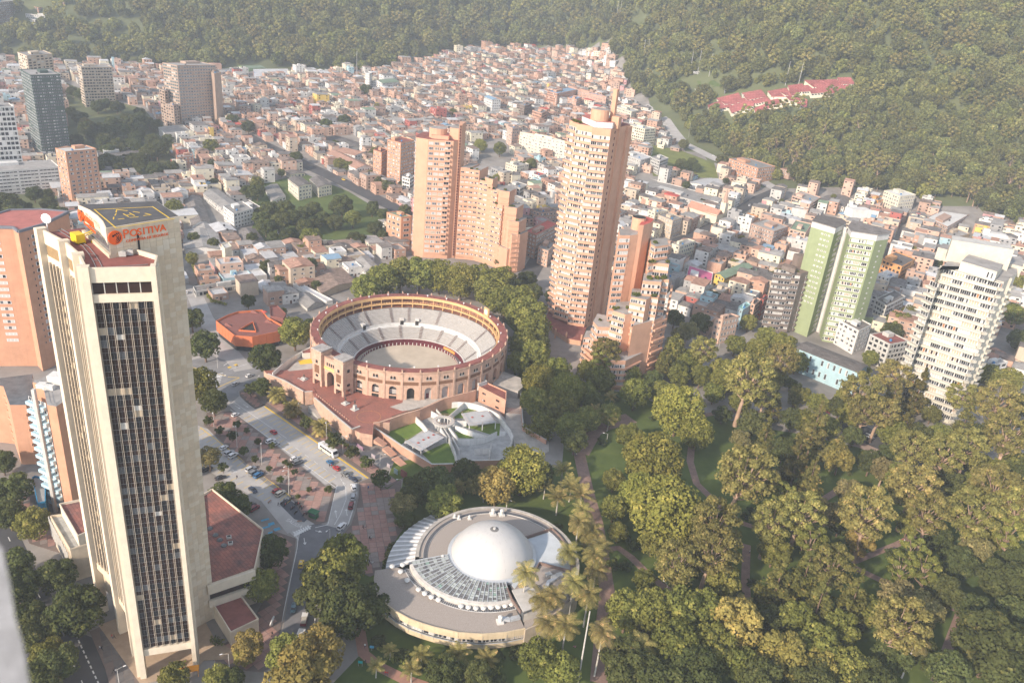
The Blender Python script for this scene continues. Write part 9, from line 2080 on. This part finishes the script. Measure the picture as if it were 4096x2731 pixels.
# ================================================================ street lamps, booth, benches, signs
def lampf(b,h=8.5):
 b.tube([(0,0,0),(0,0,h)],[.11,.07],6);b.tube([(0,0,h-.1),(.8,0,h+.25),(1.8,0,h+.3)],[.06,.05,.04],5)
pole_m = shared('pole',lampf,[conc_l],True);lh_m = shared('lamp_head',lambda b:b.box((0,0,0),(.75,.28,.14)),[white_m])
lamps = [('R',245,1110,235,1010),('R',390,1240,380,1120),('R',290,995,290,905),('R',520,880,520,800),('R',268,740,262,640),('R',800,880,798,800),('R',545,1350,543,1230),('R',717,1480,712,1350),('R',1053,1270,1050,1160),('R',950,1190,955,1070),('R',770,1050,772,975),('R',1285,1370,1283,1280),('P',850,310,848,195),('P',370,670,368,525),('P',93,300,92,130),('B',370,970,365,920),('B',725,1568,708,1490),('B',1915,1290,1910,1215),('B',1395,1470,1392,1415),('V',867,735,865,700),('E',405,1030,405,960),('o',1640,150,1638,95),('P',1555,400,1558,355),('K',120,890,125,820),('K',262,990,260,910),('Q',470,880,485,800),('N',240,870,248,750),('N',75,780,72,745),('Q',555,775,582,575)]
ln = {}
for i,(k,x,y,x2,y2) in enumerate(lamps):
 g = on_ground(k,x,y);ky = KEY[k][1]+y2*KEY[k][2];lo,hi = 3,22
 for _ in range(30):
  m_ = (lo+hi)/2
  if proj((g.x,g.y,g.z+m_))[1] > ky:lo = m_
  else:hi = m_
 s_ = max(.6,min(2.0,lo/8.7));nm,q = min(LMT,key=lambda l:(g.to_2d()-Vector(l[1])).length);ln.setdefault((side(g.to_2d(),q),nm),[]).append(((g.to_2d()-Vector(q)).length,g,s_))
for (sd,nm),v in ln.items():
 v.sort(key=lambda t:t[0])
 for j,(_,g,s_) in enumerate(v):
  o = root('street_lamp',g,(f'pale street lamp {sd} {nm}' if len(v) == 1 else f'{ORD[j]} pale street lamp {sd} {nm}'),'street lamp','street lamps',rz=rnd.uniform(0,6));q = obj('pole',pole_m,o,scale=(1,1,s_));obj('lamp_head',lh_m,o,(1.9,0,(8.5+.25)*s_))
def booth():
 p = at('B',1908,560);o = root('booth',(p.x,p.y,.18),'small green booth at the tip of the square','booth',rz=AVZ+.3);gm = mat('booth_green',(.03,.13,.06),.6,.1,1);b = MB();b.box((0,0,0),(3.2,1.8,2.4));b.build('walls',gm,o);b = MB();b.box((0,0,2.4),(3.8,2.6,.2));b.build('roof',gm,o);b = MB();b.box((0,-.92,1),(2.4,.06,1));b.box((0,.92,1),(2.4,.06,1));b.build('window',gl_mid,o)
booth()
bench_m = shared('seat',lambda b:b.box((0,0,.4),(1.7,.5,.08)),[brick_d]);bleg = shared('leg',lambda b:b.box((0,0,0),(.1,.45,.4)),[conc_l])
for i,(x,y) in enumerate(((1775,405),(1880,330),(1740,300),(1690,205),(1822,590),(1640,470))):
 p = at('B',x,y);o = root('bench',(p.x,p.y,.16),'small dark bench on the paved square '+('beside the motorcycles','between the planter trees on the right','near the middle trees','at the upper left trees','by the booth kerb','by the lower bays')[i],'bench','benches of the square',rz=AVZ+i);obj('seat',bench_m,o)
 for s_ in (-.7,.7):obj('leg',bleg,o,(s_,0,0))
sn = MB();sn.box((0,0,1.2),(1.3,.1,.9));p = at('P',573,1450);o = root('sign',p,'teal information sign beside the brick path','sign');sn.build('panel',mat('sign_teal',(.02,.28,.30),.5,.05,1),o);b = MB();b.box((-.55,0,0),(.08,.08,1.3));b.box((.55,0,0),(.08,.08,1.3));b.build('post',grey_m,o);c = bpy.data.curves.new('wheel_ring','CURVE') if 0 else None
p = at('P',650,1345);o = root('sign',p,'blue information sign nearer the planetarium wall','sign');b = MB();b.box((0,0,1.0),(1.2,.1,.9));b.build('panel',blue_p,o);b = MB();b.box((0,0,0),(.1,.08,1.0));b.build('post',grey_m,o)
# graffiti and gates on the pen wall foot
gr = MB()
for (x,y,w_,h_,c_) in ((1385,1390,2.2,2.2,0),(1340,1350,1.8,1.6,1),(1160,1232,5,1.5,2),(1245,1290,2.5,1.5,1)):
 p = at('R',x,y,1.2);gr.box((p.x,p.y-.1,.4),(w_,.3,h_),AVZ,m=c_)
o = gr.build('graffiti_panel',[mat('graffiti_teal',(.05,.22,.26),.8,.5,2.5,c2=(.45,.42,.4)),mat('graffiti_pale',(.45,.42,.40),.8,.5,3,c2=(.12,.08,.15)),mat('graffiti_violet',(.32,.2,.26),.8,.5,1.5,c2=(.1,.07,.12))]);tag(o,'painted graffiti patches along the foot of the brick pen wall','graffiti')
p = at('R',1435,1405,1.5);b = MB();b.box((0,0,0),(3.6,.3,3.2),AVZ);o = b.build('painted_gate',maroon);o.location = (p.x,p.y,0);tag(o,'maroon painted gate at the end of the pen wall','gate')
# hedges
def hedge(label,k,pts,w_,h_):
 P = [at(k,x,y,h_/2) for x,y in pts];b = MB()
 for a,q in zip(P,P[1:]):
  n = int((q-a).length*22*max(1,w_/2))
  for _ in range(n):
   t = rnd.random();c = a.lerp(q,t)+Vector((rnd.uniform(-w_/2,w_/2),rnd.uniform(-w_/2,w_/2),0));c.z = h_*rnd.random()**.5;n_ = Vector((rnd.gauss(0,1),rnd.gauss(0,1),rnd.gauss(.5,1))).normalized();t_ = n_.orthogonal().normalized()*.28;s_ = n_.cross(t_);b.quad(c-t_-s_,c+t_-s_,c+t_+s_,c-t_+s_)
 o = b.build('hedge',LG['mid']);tag(o,label,'hedge')
hedge('bamboo-like hedge along the ramp right of the pens','o',[(1870,650),(1960,720),(2080,760),(2200,800)],3,3.5)
hedge('dark hedge at the left foot of the planetarium','P',[(790,640),(770,700),(745,780)],2.4,2.2)
hedge('hedge strip under the planetarium front terrace','P',[(690,1300),(800,1390),(960,1440),(1100,1450),(1300,1490),(1500,1480)],3.0,1.6)
hedge('planted bed along the retaining wall foot','R',[(620,905),(760,1010),(900,1110),(1080,1230)],2.0,1.2)
hedge('creeper fence along the narrow street','V',[(440,600),(455,640),(485,690),(520,700)],1.5,1.8)
# rooftop planted shrubs near tower foot
hedge('flower bed at the tower forecourt','B',[(1300,1300),(1340,1330)],2.5,.8);hedge('clipped hedge on the tower forecourt','B',[(1020,1480),(1110,1445)],1.6,1.0)
# masts on the hill and antennas
for i,(k,x,y,h_) in enumerate((('M',1955,155,26),('M',1975,158,26),('M',2133,415,22),('M',2163,395,18),('M',213,560,34),('N',298,470,22),('N',370,485,20),('N',250,465,20),('N',850,540,18),('N',930,550,18))):
 g = on_ground(k,x,y);b = MB();b.tube([(0,0,0),(0,0,h_+10)],[.35,.2],6);o = b.build('mast',conc_l);o.location = g;tag(o,('left of the twin pale masts high in the wood','right of the twin pale masts high in the wood','left pale mast in the wood behind the chimneyed tower','right pale mast in the wood behind the chimneyed tower','dark tall mast beside the white church tower','tall pale mast on the hill terrace','shorter pale mast on the hill terrace','leftmost pale mast on the hill terrace','left mast above the red-roofed campus','right mast above the red-roofed campus')[i],'mast')
for i,(k,p1,p2,p3,wl,rf,lb) in enumerate((('N',(275,560),(310,575),(355,565),white,white,'small white house above the hill road'),('N',(450,545),(475,560),(520,550),white,white,'white cube house left above the campus'),('N',(540,575),(590,600),(650,585),white,galw,'white flat-roofed house just above the campus roofs'),('N',(318,830),(335,860),(358,845),brick_r,terra,'small brick gatehouse beside the hill road'),('M',(65,415),(75,425),(155,420),white,terra,'white and red house at the foot of the wood'),('M',(1210,325),(1260,335),(1310,325),cream,conc_l,'pale long wall house at the top of the hill quarter'),('M',(1085,370),(1110,385),(1165,375),brick_p,brick_p,'brick cube house highest at the wood edge'),('A',(1315,50),(1350,60),(1390,50),brick_p,terra,'small brick house high in the wood'))):
 add(lb,'house',k,p1,p2,p3,(p2[0],p2[1]+28),wl,rf,wset='far',sp=3)
bz = on_ground('N',295,468);bo = root('bus',(bz.x,bz.y,bz.z+.3),'tiny white bus on the hill terrace','bus');b = MB();b.box((0,0,.5),(10,2.5,2.6));b.build('body',CP['white'],bo);b = MB();b.box((0,0,1.6),(9,2.56,.9));b.build('windows',gl_dark,bo)
# ================================================================ air
hb = MB();hb.prism([(-3200,-600),(3200,-600),(3200,4400),(-3200,4400)],-30,1000);hz = hb.build('haze',[]);tag(hz,kind='stuff')
HM = bpy.data.materials.new('haze');HM.use_nodes = True;T_ = HM.node_tree
for n_ in list(T_.nodes):
 if n_.type != 'OUTPUT_MATERIAL':T_.nodes.remove(n_)
pv_ = T_.nodes.new('ShaderNodeVolumePrincipled');pv_.inputs['Color'].default_value = (0.78,0.88,1.0,1);pv_.inputs['Density'].default_value = HAZE = 0.00016;pv_.inputs['Anisotropy'].default_value = 0.0
T_.links.new(pv_.outputs[0],T_.nodes['Material Output'].inputs['Volume']);hz.data.materials.append(HM)
print('objects',len(col.objects))
